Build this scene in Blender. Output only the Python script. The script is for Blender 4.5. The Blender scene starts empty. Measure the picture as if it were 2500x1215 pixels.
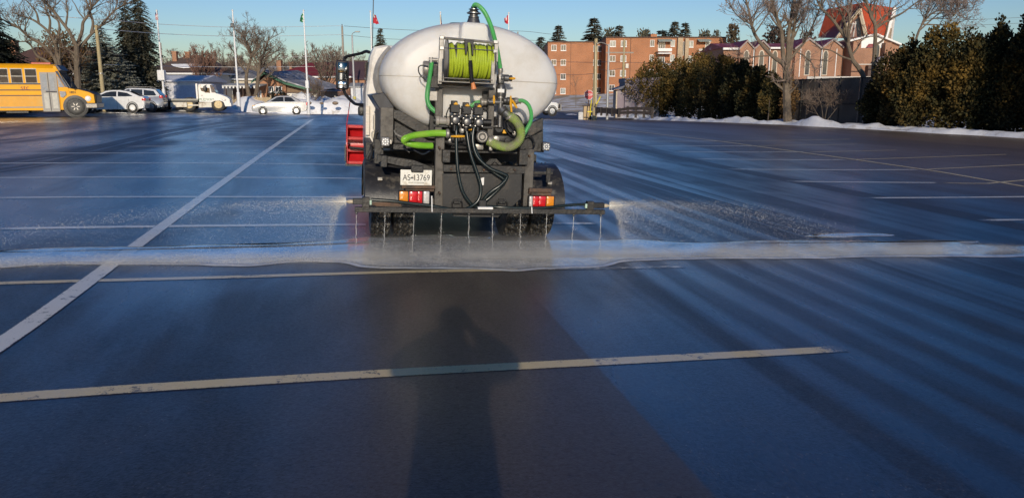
import bpy, bmesh, math, random
from mathutils import Vector, Matrix, noise
R = math.radians
scene = bpy.context.scene
COL = scene.collection

# ------------------------------------------------------------------ camera, sky, sun, exposure
CAM_H, PITCH, FPX = 1.6, R(11.5), 1880.0
cd = bpy.data.cameras.new('camera'); cd.sensor_width = 36.0; cd.lens = 36.0 * FPX / 2500.0
cd.clip_start = 0.05; cd.clip_end = 3000
camera = bpy.data.objects.new('camera', cd); COL.objects.link(camera)
camera.location = (0, 0, CAM_H); camera.rotation_euler = (math.pi/2 - PITCH, 0, 0)
scene.camera = camera

SUN_EL, SUN_AZ = R(16.3), R(-4.4)          # elevation; light travels towards this heading (from +Y, clockwise)
world = bpy.data.worlds.new('World'); scene.world = world; world.use_nodes = True
wn = world.node_tree.nodes; wl = world.node_tree.links
bg = wn['Background']; sky = wn.new('ShaderNodeTexSky'); sky.sky_type = 'NISHITA'
sky.sun_disc = False; sky.sun_elevation = SUN_EL; sky.sun_rotation = math.pi + SUN_AZ
sky.air_density = 1.0; sky.dust_density = 0.6; sky.ozone_density = 1.6
bg.inputs['Strength'].default_value = 0.10
def wmul(src, c):
    m = wn.new('ShaderNodeMix'); m.data_type = 'RGBA'; m.blend_type = 'MULTIPLY'; m.clamp_result = False; m.inputs['Factor'].default_value = 1
    wl.new(src, m.inputs['A']); m.inputs['B'].default_value = tuple(c)+(1,); return m.outputs['Result']
gam = wn.new('ShaderNodeGamma'); gam.inputs['Gamma'].default_value = 1.5   # a deep, very clear winter sky
wl.new(wmul(sky.outputs['Color'], (.15, .15, .15)), gam.inputs['Color'])
wtc = wn.new('ShaderNodeTexCoord'); wsp = wn.new('ShaderNodeSeparateXYZ'); wl.new(wtc.outputs['Generated'], wsp.inputs[0])
wrm = wn.new('ShaderNodeValToRGB'); wl.new(wsp.outputs[2], wrm.inputs['Fac'])            # deeper blue overhead than near the horizon
wrm.color_ramp.elements[0].position = .11; wrm.color_ramp.elements[0].color = (1, 1, 1, 1)
wrm.color_ramp.elements[1].position = .25; wrm.color_ramp.elements[1].color = (.19, .72, 1.0, 1)
we = wrm.color_ramp.elements.new(.85); we.color = (.15, .60, 1.0, 1)
wmx = wn.new('ShaderNodeMix'); wmx.data_type = 'RGBA'; wmx.blend_type = 'MULTIPLY'; wmx.clamp_result = False; wmx.inputs['Factor'].default_value = 1
wl.new(wmul(gam.outputs['Color'], (5.0, 5.4, 6.95)), wmx.inputs['A']); wl.new(wrm.outputs['Color'], wmx.inputs['B']); wl.new(wmx.outputs['Result'], bg.inputs['Color'])
sl = bpy.data.lights.new('sun', 'SUN'); sl.energy = 3.25; sl.angle = R(0.5); sl.color = (1.0, 0.86, 0.68)
sun = bpy.data.objects.new('sun', sl); COL.objects.link(sun)
sdir = Vector((math.sin(SUN_AZ)*math.cos(SUN_EL), math.cos(SUN_AZ)*math.cos(SUN_EL), -math.sin(SUN_EL)))
sun.rotation_euler = sdir.to_track_quat('-Z', 'Y').to_euler(); sun.location = (8, -60, 40)
scene.view_settings.view_transform = 'Standard'; scene.view_settings.look = 'None'
scene.view_settings.exposure = 0.0; scene.view_settings.gamma = 1.0
scene.cycles.max_bounces = 8; scene.cycles.transparent_max_bounces = 16
scene.cycles.use_denoising = True

# ------------------------------------------------------------------ survey: how places in the photo turn into metres
def sstep(a, b, x):
    t = min(1, max(0, (x-a)/(b-a))); return t*t*(3-2*t)
def terrain(x, y):
    z = 0.25*math.tanh(-x/7.0)
    fall = math.log(1+math.exp((y-47)/2.5))*2.5
    fall = min(fall, 22)
    z -= 0.026*fall/(1+math.exp(-(x+23)/1.5))
    z += 1.6*sstep(68, 160, y) + max(0, y-160)*0.004
    return z
def ray(px, py):
    u = (px-1250)/FPX; v = (607.5-py)/FPX
    return Vector((u, math.cos(PITCH)+v*math.sin(PITCH), -math.sin(PITCH)+v*math.cos(PITCH)))
def gnd(px, py):
    d = ray(px, py); y = 8.0
    lo, hi = 1.0, 400.0
    for _ in range(60):
        m = (lo+hi)/2; p = Vector((0, 0, CAM_H)) + d*(m/d.y)
        if p.z > terrain(p.x, p.y): lo = m
        else: hi = m
    p = Vector((0, 0, CAM_H)) + d*(lo/d.y)
    return (p.x, p.y)
def at(px, py, D):
    d = ray(px, py); return Vector((0, 0, CAM_H)) + d*(D/d.y)
def base(px, D):
    p = at(px, 250, D); return (p.x, D, terrain(p.x, D))

# ------------------------------------------------------------------ geometry helpers
class G:
    def __init__(s): s.v = []; s.f = []
    def add(s, vs, fs):
        n = len(s.v); s.v.extend([tuple(p) for p in vs]); s.f.extend([tuple(i+n for i in f) for f in fs]); return s
    def box(s, c, d, rot=None):
        hx, hy, hz = d[0]/2, d[1]/2, d[2]/2
        vs = [Vector((x*hx, y*hy, z*hz)) for x in (-1, 1) for y in (-1, 1) for z in (-1, 1)]
        if rot is not None: vs = [rot @ p for p in vs]
        c = Vector(c)
        return s.add([p+c for p in vs], [(0,1,3,2),(4,6,7,5),(0,4,5,1),(2,3,7,6),(0,2,6,4),(1,5,7,3)])
    def bx(s, x0, x1, y0, y1, z0, z1):
        return s.box(((x0+x1)/2, (y0+y1)/2, (z0+z1)/2), (abs(x1-x0), abs(y1-y0), abs(z1-z0)))
    def bbox(s, x0, x1, y0, y1, z0, z1, b):      # box with chamfered edges all round
        xs = sorted((x0, x1)); ys = sorted((y0, y1)); zs = sorted((z0, z1))
        bm = bmesh.new(); bmesh.ops.create_cube(bm, size=1)
        for v in bm.verts:
            v.co = Vector((xs[0] if v.co.x < 0 else xs[1], ys[0] if v.co.y < 0 else ys[1], zs[0] if v.co.z < 0 else zs[1]))
        b = min(b, (xs[1]-xs[0])*.45, (ys[1]-ys[0])*.45, (zs[1]-zs[0])*.45)
        bmesh.ops.bevel(bm, geom=list(bm.edges), offset=b, segments=2, profile=0.5, affect='EDGES')
        bm.verts.index_update()
        s.add([v.co.copy() for v in bm.verts], [[v.index for v in f.verts] for f in bm.faces]); bm.free(); return s
    def tube(s, pts, r, n=6, cap=True):
        pts = [Vector(p) for p in pts]; m = len(pts)
        rs = r if isinstance(r, (list, tuple)) else [r]*m
        t0 = (pts[1]-pts[0]).normalized()
        a = Vector((0, 0, 1)) if abs(t0.z) < 0.9 else Vector((1, 0, 0))
        nrm = t0.cross(a).normalized(); vs = []; fs = []
        for i, p in enumerate(pts):
            t = (pts[min(i+1, m-1)]-pts[max(i-1, 0)])
            t = t.normalized() if t.length > 1e-9 else t0
            nrm = (nrm - t*nrm.dot(t))
            nrm = nrm.normalized() if nrm.length > 1e-6 else t.orthogonal().normalized()
            b = t.cross(nrm)
            for k in range(n):
                an = 2*math.pi*k/n
                vs.append(p + (nrm*math.cos(an)+b*math.sin(an))*rs[i])
        for i in range(m-1):
            for k in range(n):
                k2 = (k+1) % n
                fs.append((i*n+k, i*n+k2, (i+1)*n+k2, (i+1)*n+k))
        if cap and n > 2:
            fs.append(tuple(range(n-1, -1, -1))); fs.append(tuple((m-1)*n+k for k in range(n)))
        return s.add(vs, fs)
    def cyl(s, p0, p1, r, n=16, r1=None): return s.tube([p0, p1], [r, r if r1 is None else r1], n)
    def lathe(s, prof, origin, axis, n=24, cap=True):       # prof: list of (radius, distance along axis)
        axis = Vector(axis).normalized(); o = Vector(origin); a = axis.orthogonal().normalized(); b = axis.cross(a)
        vs = []; fs = []
        for (r, h) in prof:
            for k in range(n):
                an = 2*math.pi*k/n; vs.append(o + axis*h + (a*math.cos(an)+b*math.sin(an))*r)
        for i in range(len(prof)-1):
            for k in range(n):
                k2 = (k+1) % n; fs.append((i*n+k, i*n+k2, (i+1)*n+k2, (i+1)*n+k))
        if cap: fs.append(tuple(range(n-1, -1, -1))); fs.append(tuple((len(prof)-1)*n+k for k in range(n)))
        return s.add(vs, fs)
    def prism(s, poly, vec):                      # extrude a planar 3-D polygon along vec
        poly = [Vector(p) for p in poly]; vec = Vector(vec); n = len(poly)
        return s.add(poly+[p+vec for p in poly], [tuple(range(n-1, -1, -1)), tuple(range(n, 2*n))]+[(i, (i+1) % n, n+(i+1) % n, n+i) for i in range(n)])
    def loft(s, loops, cap=True):
        n = len(loops[0]); vs = [p for L in loops for p in L]; fs = []
        for i in range(len(loops)-1):
            for k in range(n):
                k2 = (k+1) % n; fs.append((i*n+k, i*n+k2, (i+1)*n+k2, (i+1)*n+k))
        if cap: fs.append(tuple(range(n-1, -1, -1))); fs.append(tuple((len(loops)-1)*n+k for k in range(n)))
        return s.add(vs, fs)
    def obj(s, name, m, parent=None, smooth=False, bevel=0, loc=None):
        me = bpy.data.meshes.new(name); me.from_pydata(s.v, [], s.f)
        bm = bmesh.new(); bm.from_mesh(me); bmesh.ops.recalc_face_normals(bm, faces=bm.faces); bm.to_mesh(me); bm.free()
        return link(name, me, m, parent, smooth, bevel, loc)
    def raw(s, name, m, parent=None, smooth=False, loc=None):   # no normal fixing (leaves, droplets)
        me = bpy.data.meshes.new(name); me.from_pydata(s.v, [], s.f)
        return link(name, me, m, parent, smooth, 0, loc)
def link(name, me, m, parent=None, smooth=False, bevel=0, loc=None):
    me.materials.append(m)
    if smooth:
        me.polygons.foreach_set('use_smooth', [True]*len(me.polygons))
        try: me.set_sharp_from_angle(angle=R(38))
        except Exception: pass
    o = bpy.data.objects.new(name, me); COL.objects.link(o)
    if parent is not None: o.parent = parent
    if loc is not None: o.location = loc
    if bevel:
        b = o.modifiers.new('bevel', 'BEVEL'); b.width = bevel; b.segments = 2; b.limit_method = 'ANGLE'; b.angle_limit = R(40)
    return o
def tag(o, label=None, cat=None, group=None, kind=None):
    if label: o['label'] = label
    if cat: o['category'] = cat
    if group: o['group'] = group
    if kind: o['kind'] = kind
    return o
def thing(name, label, cat, loc=(0, 0, 0), rot=(0, 0, 0), group=None):
    o = bpy.data.objects.new(name, None); COL.objects.link(o); o.empty_display_size = .2
    o.location = loc; o.rotation_euler = rot
    return tag(o, label, cat, group)
def copy_tree(o, parent=None):
    kids = [c for c in o.children]
    c = o.copy(); COL.objects.link(c)
    if parent is not None: c.parent = parent
    for k in kids: copy_tree(k, c)
    return c
def text_obj(name, body, size, mtx, m, parent, extrude=.001, sx=1.0):
    cu = bpy.data.curves.new(name, 'FONT'); cu.body = body; cu.size = size; cu.align_x = 'CENTER'; cu.align_y = 'CENTER'; cu.extrude = extrude
    t = bpy.data.objects.new(name, cu); COL.objects.link(t)
    dg = bpy.context.evaluated_depsgraph_get(); me = bpy.data.meshes.new_from_object(t.evaluated_get(dg))
    bpy.data.objects.remove(t); bpy.data.curves.remove(cu)
    me.transform(mtx @ Matrix.Diagonal((sx, 1, 1, 1)))
    return link(name, me, m, parent)
def spline(pts, n=8):                              # Catmull-Rom through points
    pts = [Vector(p) for p in pts]; out = []
    P = [pts[0]*2-pts[1]]+pts+[pts[-1]*2-pts[-2]]
    for i in range(1, len(P)-2):
        a, b, c, d = P[i-1], P[i], P[i+1], P[i+2]
        for k in range(n):
            t = k/n; out.append(.5*((2*b)+(c-a)*t+(2*a-5*b+4*c-d)*t*t+(3*b-a-3*c+d)*t**3))
    out.append(pts[-1]); return out
def resample(pts, step):
    out = [pts[0].copy()]; acc = 0
    for a, b in zip(pts, pts[1:]):
        L = (b-a).length
        while acc + L >= step and L > 1e-9:
            a = a+(b-a)*((step-acc)/L); out.append(a.copy()); L = (b-a).length; acc = 0
        acc += L
    return out
def corrugated(g, pts, r, pitch, depth, n=10):
    p = resample(spline(pts, 24), pitch/4)
    g.tube(p, [r+depth*(0, .7, 1, .7)[i % 4]-depth/2 for i in range(len(p))], n)
    return g

# ------------------------------------------------------------------ materials
MATS = {}
def lin(c): return tuple(((x/255)/12.92 if x/255 <= .04045 else ((x/255+.055)/1.055)**2.4) for x in c)
def mat(name, col, rough=.5, metal=0, var=.15, scale=6, bump=0, bscale=60, col2=None, c2amt=.5, c2scale=3, coat=0, spec=.5, trans=0, stretch=None, sheen=0, world_coord=False):
    if name in MATS: return MATS[name]
    m = bpy.data.materials.new(name); m.use_nodes = True; MATS[name] = m
    nt = m.node_tree; N = nt.nodes; L = nt.links; p = N['Principled BSDF']
    p.inputs['Roughness'].default_value = rough; p.inputs['Metallic'].default_value = metal
    p.inputs['Specular IOR Level'].default_value = spec; p.inputs['Coat Weight'].default_value = coat
    p.inputs['Transmission Weight'].default_value = trans
    tc = N.new('ShaderNodeTexCoord')
    vec = tc.outputs['Object']
    if world_coord: vec = N.new('ShaderNodeNewGeometry').outputs['Position']
    if stretch:
        mp = N.new('ShaderNodeMapping'); mp.inputs['Scale'].default_value = stretch; L.new(vec, mp.inputs['Vector']); vec = mp.outputs['Vector']
    nz = N.new('ShaderNodeTexNoise'); nz.inputs['Scale'].default_value = scale; nz.inputs['Detail'].default_value = 6; nz.inputs['Roughness'].default_value = .65
    L.new(vec, nz.inputs['Vector'])
    rgb = N.new('ShaderNodeMix'); rgb.data_type = 'RGBA'
    a = tuple(max(0, c*(1-var)) for c in col)+(1,); b = tuple(min(1, c*(1+var)) for c in col)+(1,)
    rgb.inputs['A'].default_value = a; rgb.inputs['B'].default_value = b
    mr = N.new('ShaderNodeMapRange'); mr.inputs['From Min'].default_value = .3; mr.inputs['From Max'].default_value = .7
    L.new(nz.outputs['Fac'], mr.inputs['Value']); L.new(mr.outputs['Result'], rgb.inputs['Factor'])
    out = rgb.outputs['Result']
    if col2 is not None:
        n2 = N.new('ShaderNodeTexNoise'); n2.inputs['Scale'].default_value = c2scale; n2.inputs['Detail'].default_value = 8; n2.inputs['Roughness'].default_value = .7
        L.new(vec, n2.inputs['Vector'])
        m2 = N.new('ShaderNodeMapRange'); c = 1-c2amt
        m2.inputs['From Min'].default_value = .3+.4*c-.08; m2.inputs['From Max'].default_value = .3+.4*c+.1
        L.new(n2.outputs['Fac'], m2.inputs['Value'])
        mx = N.new('ShaderNodeMix'); mx.data_type = 'RGBA'; L.new(m2.outputs['Result'], mx.inputs['Factor'])
        L.new(out, mx.inputs['A']); mx.inputs['B'].default_value = tuple(col2)+(1,); out = mx.outputs['Result']
    L.new(out, p.inputs['Base Color'])
    rr = N.new('ShaderNodeMapRange'); rr.inputs['To Min'].default_value = max(.02, rough-.08); rr.inputs['To Max'].default_value = min(1, rough+.1)
    L.new(nz.outputs['Fac'], rr.inputs['Value']); L.new(rr.outputs['Result'], p.inputs['Roughness'])
    if bump:
        nb = N.new('ShaderNodeTexNoise'); nb.inputs['Scale'].default_value = bscale; nb.inputs['Detail'].default_value = 4
        L.new(vec, nb.inputs['Vector']); bp = N.new('ShaderNodeBump'); bp.inputs['Strength'].default_value = bump; bp.inputs['Distance'].default_value = .02
        L.new(nb.outputs['Fac'], bp.inputs['Height']); L.new(bp.outputs['Normal'], p.inputs['Normal'])
    return m
def glass_dark(name, col=(.02, .025, .03), rough=.06):
    return mat(name, col, rough=rough, var=.3, scale=1.5, spec=.6)
M_black = mat('black_plastic', (.012, .012, .013), .45, bump=.05)
M_frame = mat('grimy_black_steel', (.020, .019, .018), .5, var=.45, scale=9, bump=.25, bscale=35, col2=(.075, .062, .048), c2amt=.26, c2scale=7)
M_post = mat('grey_steel', (.10, .092, .082), .5, metal=.4, var=.25, bump=.1, col2=(.05, .045, .04), c2amt=.35, c2scale=10)
M_alu = mat('galvanised_steel', (.36, .34, .31), .42, metal=.5, var=.2, scale=10, col2=(.25, .23, .2), c2amt=.35, c2scale=12)
M_steel = mat('bright_steel', (.6, .57, .52), .3, metal=.9, var=.2)
M_dsteel = mat('dark_steel', (.16, .155, .15), .38, metal=.7, var=.3)
M_rubber = mat('black_rubber', (.014, .014, .016), .5, var=.3, bump=.08)
M_hoseblk = mat('black_hose', (.012, .02, .02), .25, var=.2)
M_tyre = mat('tyre_rubber', (.02, .02, .02), .55, var=.5, scale=14, bump=.2, col2=(.10, .09, .075), c2amt=.28, c2scale=18)
M_tread = mat('tyre_tread', (.028, .027, .026), .42, var=.5, scale=14, bump=.2, col2=(.17, .155, .13), c2amt=.36, c2scale=26)
M_yellow = mat('yellow_plastic', (.72, .36, .015), .4, var=.1)
M_green = mat('green_hose', (.09, .42, .12), .3, var=.15, col2=(.16, .36, .16), c2amt=.35, c2scale=8)
M_lime = mat('lime_hose', (.22, .52, .04), .3, var=.15, col2=(.3, .5, .06), c2amt=.4, c2scale=6)
M_suction = mat('suction_hose', (.32, .44, .09), .35, var=.15, col2=(.3, .29, .2), c2amt=.5, c2scale=5)
M_reelhose = mat('reel_hose', (.40, .50, .03), .4, var=.12, scale=20)
M_red = mat('red_paint', (.5, .015, .02), .32, var=.15, coat=.3)
M_white = mat('white_paint_gloss', (.78, .76, .72), .35, var=.05, coat=.3)
M_chrome = mat('chrome', (.7, .7, .7), .15, metal=1, var=.1)
M_lamp = mat('lamp_white', (.85, .85, .82), .2, var=.05)
M_paintw = mat('trim_white', (.8, .79, .76), .5, var=.08)
# ------------------------------------------------------------------ the lot and the land round it
TRUCK_YAW, TRUCK_ROLL = R(12), R(2.4)
P0 = Vector((-0.315, 7.5, terrain(-0.315, 7.5)))

def lot_material(name='wet_asphalt', paint=None, wear=.5, wetness=1.0):
    m = bpy.data.materials.new(name); m.use_nodes = True
    nt = m.node_tree; N = nt.nodes; L = nt.links; p = N['Principled BSDF']
    pos = N.new('ShaderNodeNewGeometry').outputs['Position']
    def mapping(scale, rot=-TRUCK_YAW, loc=(0, 0, 0)):
        n = N.new('ShaderNodeMapping'); n.inputs['Rotation'].default_value = (0, 0, rot); n.inputs['Scale'].default_value = (1, 1, 1)
        r = Matrix.Rotation(rot, 3, 'Z') @ P0
        n.inputs['Location'].default_value = (-r.x, -r.y, -r.z); L.new(pos, n.inputs['Vector'])
        k = N.new('ShaderNodeVectorMath'); k.operation = 'MULTIPLY'; k.inputs[1].default_value = scale; L.new(n.outputs['Vector'], k.inputs[0])
        return k.outputs['Vector']
    def nz(vec, scale, detail=4, rough=.55, dist=0):
        n = N.new('ShaderNodeTexNoise'); n.inputs['Scale'].default_value = scale; n.inputs['Detail'].default_value = detail
        n.inputs['Roughness'].default_value = rough; n.inputs['Distortion'].default_value = dist; L.new(vec, n.inputs['Vector']); return n.outputs['Fac']
    def mr(v, a, b, c=0, d=1, smooth=True):
        n = N.new('ShaderNodeMapRange'); n.interpolation_type = 'SMOOTHSTEP' if smooth else 'LINEAR'
        for k, x in zip(('From Min', 'From Max', 'To Min', 'To Max'), (a, b, c, d)): n.inputs[k].default_value = x
        L.new(v, n.inputs['Value']); return n.outputs['Result']
    def ma(op, a, b, clamp=False):
        n = N.new('ShaderNodeMath'); n.operation = op; n.use_clamp = clamp
        for i, x in enumerate((a, b)):
            if isinstance(x, (int, float)): n.inputs[i].default_value = x
            else: L.new(x, n.inputs[i])
        return n.outputs[0]
    loc = mapping((1, 1, 1)); sep = N.new('ShaderNodeSeparateXYZ'); L.new(loc, sep.inputs[0]); X, Y = sep.outputs[0], sep.outputs[1]
    streak = nz(mapping((1.9, .035, 0)), 1.0, 3, .6, .15)
    patch = nz(mapping((.38, .085, 0)), 1.0, 4, .55, .5)
    blot = nz(mapping((.9, .5, 0)), 1.0, 5, .6, .6)
    fine = nz(mapping((9, .5, 0)), 1.0, 3, .6)
    right = ma('MULTIPLY', mr(X, .3, 1.6), mr(X, 4.5, 7.5, 1, 0))   # repeated passes of the truck left stripes on this side
    a = mr(streak, .43, .57); b = mr(patch, .40, .62)
    # trails of the ten nozzles of earlier passes, evenly spaced
    wob = ma('ADD', X, ma('MULTIPLY', ma('SUBTRACT', nz(mapping((.5, .06, 0)), 1.0, 2), .5), .55))
    trail = mr(ma('SINE', ma('MULTIPLY', wob, 2*math.pi/.45), 0), -.75, .75)
    tz = ma('MULTIPLY', mr(X, .9, 1.5), mr(X, 3.4, 5.0, 1, 0)); tz = ma('MULTIPLY', tz, mr(streak, .3, .6, .35, .8))
    a = ma('ADD', ma('MULTIPLY', a, ma('SUBTRACT', 1, tz)), ma('MULTIPLY', trail, tz))
    wet = ma('ADD', ma('MULTIPLY', a, right), ma('MULTIPLY', b, ma('SUBTRACT', 1, right)))
    wet = ma('ADD', ma('MULTIPLY', wet, .72), ma('MULTIPLY', mr(blot, .35, .65), .28))
    wet = ma('ADD', wet, ma('MULTIPLY', ma('SUBTRACT', fine, .5), .25), True)
    wet = ma('MULTIPLY', ma('ADD', .16, ma('MULTIPLY', wet, .84)), wetness)
    # the strip the truck has just driven over: not yet sprayed, less wet, with a sharp pass edge on its right
    lane = ma('MULTIPLY', mr(X, .155, .185, 1, 0), mr(ma('ADD', X, ma('MULTIPLY', ma('SUBTRACT', blot, .5), 3.0)), -2.1, -.6))
    lane = ma('MULTIPLY', lane, mr(Y, -.8, -.45, 1, 0))
    far = mr(X, 6.5, 13)                                      # nearly dry strip below the hedge; its brown also paints in the hedge's reflection
    dry = ma('MAXIMUM', ma('MULTIPLY', lane, mr(Y, -2.4, -1.2, .66, .30)), ma('MULTIPLY', far, .8))
    wet = ma('MULTIPLY', wet, ma('SUBTRACT', 1, ma('MULTIPLY', dry, .85)))
    # colour: dark aggregate with pale and rusty chips
    vor = N.new('ShaderNodeTexVoronoi'); vor.inputs['Scale'].default_value = 75; L.new(pos, vor.inputs['Vector'])
    chip = ma('MULTIPLY', mr(vor.outputs['Color'], .79, .86), mr(vor.outputs['Distance'], .2, .45, 1, 0))
    base_n = nz(pos, 2.5, 6, .6); grain = nz(pos, 42, 4, .75)
    c1 = N.new('ShaderNodeMix'); c1.data_type = 'RGBA'; c1.inputs['A'].default_value = (.015, .0135, .0135, 1); c1.inputs['B'].default_value = (.030, .025, .022, 1)
    L.new(ma('ADD', ma('MULTIPLY', mr(base_n, .3, .7), .6), ma('MULTIPLY', mr(grain, .4, .6), .55), True), c1.inputs['Factor'])
    c2 = N.new('ShaderNodeMix'); c2.data_type = 'RGBA'; c2.inputs['B'].default_value = (.34, .28, .23, 1); L.new(c1.outputs['Result'], c2.inputs['A'])
    L.new(ma('MULTIPLY', chip, mr(base_n, .35, .65, .1, .55)), c2.inputs['Factor'])
    c3 = N.new('ShaderNodeMix'); c3.data_type = 'RGBA'; c3.inputs['B'].default_value = (.085, .060, .047, 1); L.new(c2.outputs['Result'], c3.inputs['A']); L.new(ma('MULTIPLY', lane, .5), c3.inputs['Factor'])
    c3b = N.new('ShaderNodeMix'); c3b.data_type = 'RGBA'; c3b.inputs['B'].default_value = (.20, .14, .10, 1); L.new(c3.outputs['Result'], c3b.inputs['A']); L.new(ma('MULTIPLY', ma('MULTIPLY', far, mr(patch, .3, .7, .5, 1)), .85), c3b.inputs['Factor']); c3 = c3b
    # small dark pits between the stones
    vp = N.new('ShaderNodeTexVoronoi'); vp.inputs['Scale'].default_value = 19; L.new(pos, vp.inputs['Vector'])
    pit = ma('MULTIPLY', mr(vp.outputs['Color'], .70, .76), mr(vp.outputs['Distance'], .16, .30, 1, 0))
    c4 = N.new('ShaderNodeMix'); c4.data_type = 'RGBA'; c4.inputs['B'].default_value = (.004, .004, .004, 1); L.new(c3.outputs['Result'], c4.inputs['A']); L.new(ma('MULTIPLY', pit, .85), c4.inputs['Factor'])
    col = c4.outputs['Result']
    if paint:
        w1 = nz(pos, 16, 6, .7); w2 = nz(pos, 3.0, 3, .6); w3 = nz(pos, 90, 2, .6)
        keep = mr(ma('ADD', ma('MULTIPLY', w1, .5), ma('ADD', ma('MULTIPLY', w2, .3), ma('MULTIPLY', w3, .2))), .40-.05*(wear-.5), .45-.05*(wear-.5), .12, 1)
        ed = N.new('ShaderNodeAttribute'); ed.attribute_name = 'edge'
        keep = ma('MULTIPLY', keep, mr(ma('ADD', ed.outputs['Fac'], ma('ADD', ma('MULTIPLY', ma('SUBTRACT', w1, .5), 1.0), ma('MULTIPLY', ma('SUBTRACT', w3, .5), 1.6))), .15, .6))
        pm = N.new('ShaderNodeMix'); pm.data_type = 'RGBA'; pm.inputs['B'].default_value = tuple(paint)+(1,); L.new(col, pm.inputs['A']); L.new(keep, pm.inputs['Factor']); col = pm.outputs['Result']
    L.new(col, p.inputs['Base Color'])
    L.new(mr(wet, 0, 1, .50, .24, False), p.inputs['Roughness'])
    L.new(ma('MULTIPLY', mr(wet, 0, 1, .5, .75, False), mr(grain, .36, .64, .65, 1.5, False)), p.inputs['Specular IOR Level'])
    p.inputs['Coat Roughness'].default_value = .28
    L.new(ma('MULTIPLY', mr(wet, .05, 1, .25, 1), mr(grain, .38, .62, .78, 1.0, False)), p.inputs['Coat Weight'])
    h = ma('ADD', nz(pos, 70, 3, .6), ma('MULTIPLY', nz(pos, 260, 2), .4))
    bp = N.new('ShaderNodeBump'); bp.inputs['Distance'].default_value = .006; L.new(h, bp.inputs['Height']); L.new(mr(wet, 0, 1, .95, .5, False), bp.inputs['Strength'])
    L.new(bp.outputs['Normal'], p.inputs['Normal'])
    return m
M_lot = lot_material()
M_snow = mat('snow', (.90, .90, .91), .6, var=.06, scale=2, bump=.6, bscale=7, col2=(.5, .44, .36), c2amt=.22, c2scale=1.3, world_coord=True)
M_land = mat('snowy_grass', (.76, .77, .79), .8, var=.08, scale=.5, bump=.5, bscale=3, col2=(.20, .14, .07), c2amt=.45, c2scale=.25, world_coord=True)
M_grass = mat('snow_over_dry_grass', (.84, .84, .85), .9, var=.1, scale=2, bump=.6, bscale=6, col2=(.40, .27, .11), c2amt=.5, c2scale=.35, world_coord=True)

# edge of the lot on the right, where snow lies below the hedge
RE = [gnd(*p) for p in ((1330, 277), (1400, 283), (1480, 287), (1560, 291), (1700, 297), (1850, 302), (2000, 309), (2150, 317), (2300, 326), (2400, 331), (2500, 337))]
RE = sorted(RE, key=lambda q: q[1]) 
RE = [(27, -14), (26, 8), (24.5, 20)] + RE
def edge_x(y):
    for (x0, y0), (x1, y1) in zip(RE, RE[1:]):
        if y0 <= y <= y1: return x0+(x1-x0)*(y-y0)/(y1-y0)
    return RE[-1][0] if y > RE[-1][1] else RE[0][0]
YMAX = 66.0
def lot():
    ys = []; y = -14.0
    while y < YMAX: ys.append(y); y += .4 if y < 14 else 1.0
    ys.append(YMAX)
    ts = [i/110 for i in range(111)]
    v = []; f = []
    for y in ys:
        x1 = edge_x(y); x0 = -62
        for t in ts:
            x = x0+(x1-x0)*t; v.append((x, y, terrain(x, y)))
    n = len(ts)
    for i in range(len(ys)-1):
        for k in range(n-1): f.append((i*n+k, i*n+k+1, (i+1)*n+k+1, (i+1)*n+k))
    g = G(); g.v = v; g.f = f
    tag(g.obj('parking_lot', M_lot, smooth=True), kind='structure')
lot()
def land():
    xs = [-900, -600, -400, -260, -180, -130] + [-100+4*i for i in range(51)] + [130, 180, 260, 400, 600, 900]
    ys = [-200, -120, -60, -30, -14] + [-10+4*i for i in range(60)] + [250, 300, 400, 600, 900, 1300]
    v = []; f = []
    for y in ys:
        for x in xs: v.append((x, y, terrain(x, y)-.05))
    n = len(xs)
    for i in range(len(ys)-1):
        for k in range(n-1): f.append((i*n+k, i*n+k+1, (i+1)*n+k+1, (i+1)*n+k))
    g = G(); g.v = v; g.f = f
    tag(g.obj('snowy_ground', M_land, smooth=True), kind='structure')
land()
def sheet(name, px_poly, m, dz, kind, world=False, n=14):
    pts = px_poly if world else [gnd(*p) for p in px_poly]
    bm = bmesh.new(); vs = [bm.verts.new((x, y, 0)) for x, y in pts]; bm.faces.new(vs)
    bmesh.ops.triangulate(bm, faces=bm.faces[:])
    for _ in range(3): bmesh.ops.subdivide_edges(bm, edges=[e for e in bm.edges if e.calc_length() > 2.5], cuts=1)
    bmesh.ops.triangulate(bm, faces=bm.faces[:])
    for v in bm.verts: v.co.z = terrain(v.co.x, v.co.y)+dz
    bm.verts.index_update(); g = G(); g.v = [v.co[:] for v in bm.verts]; g.f = [[v.index for v in f.verts] for f in bm.faces]; bm.free()
    return tag(g.obj(name, m), kind=kind)
# side street that leaves the lot beyond the truck
M_street = mat('street_asphalt', (.045, .043, .045), .55, var=.25, scale=3, world_coord=True)
sheet('street', [(8, 64), (2, 64.5), (-3, 66), (-3, 88), (12.5, 84), (11, 70)], M_street, .03, 'structure', world=True)

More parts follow.
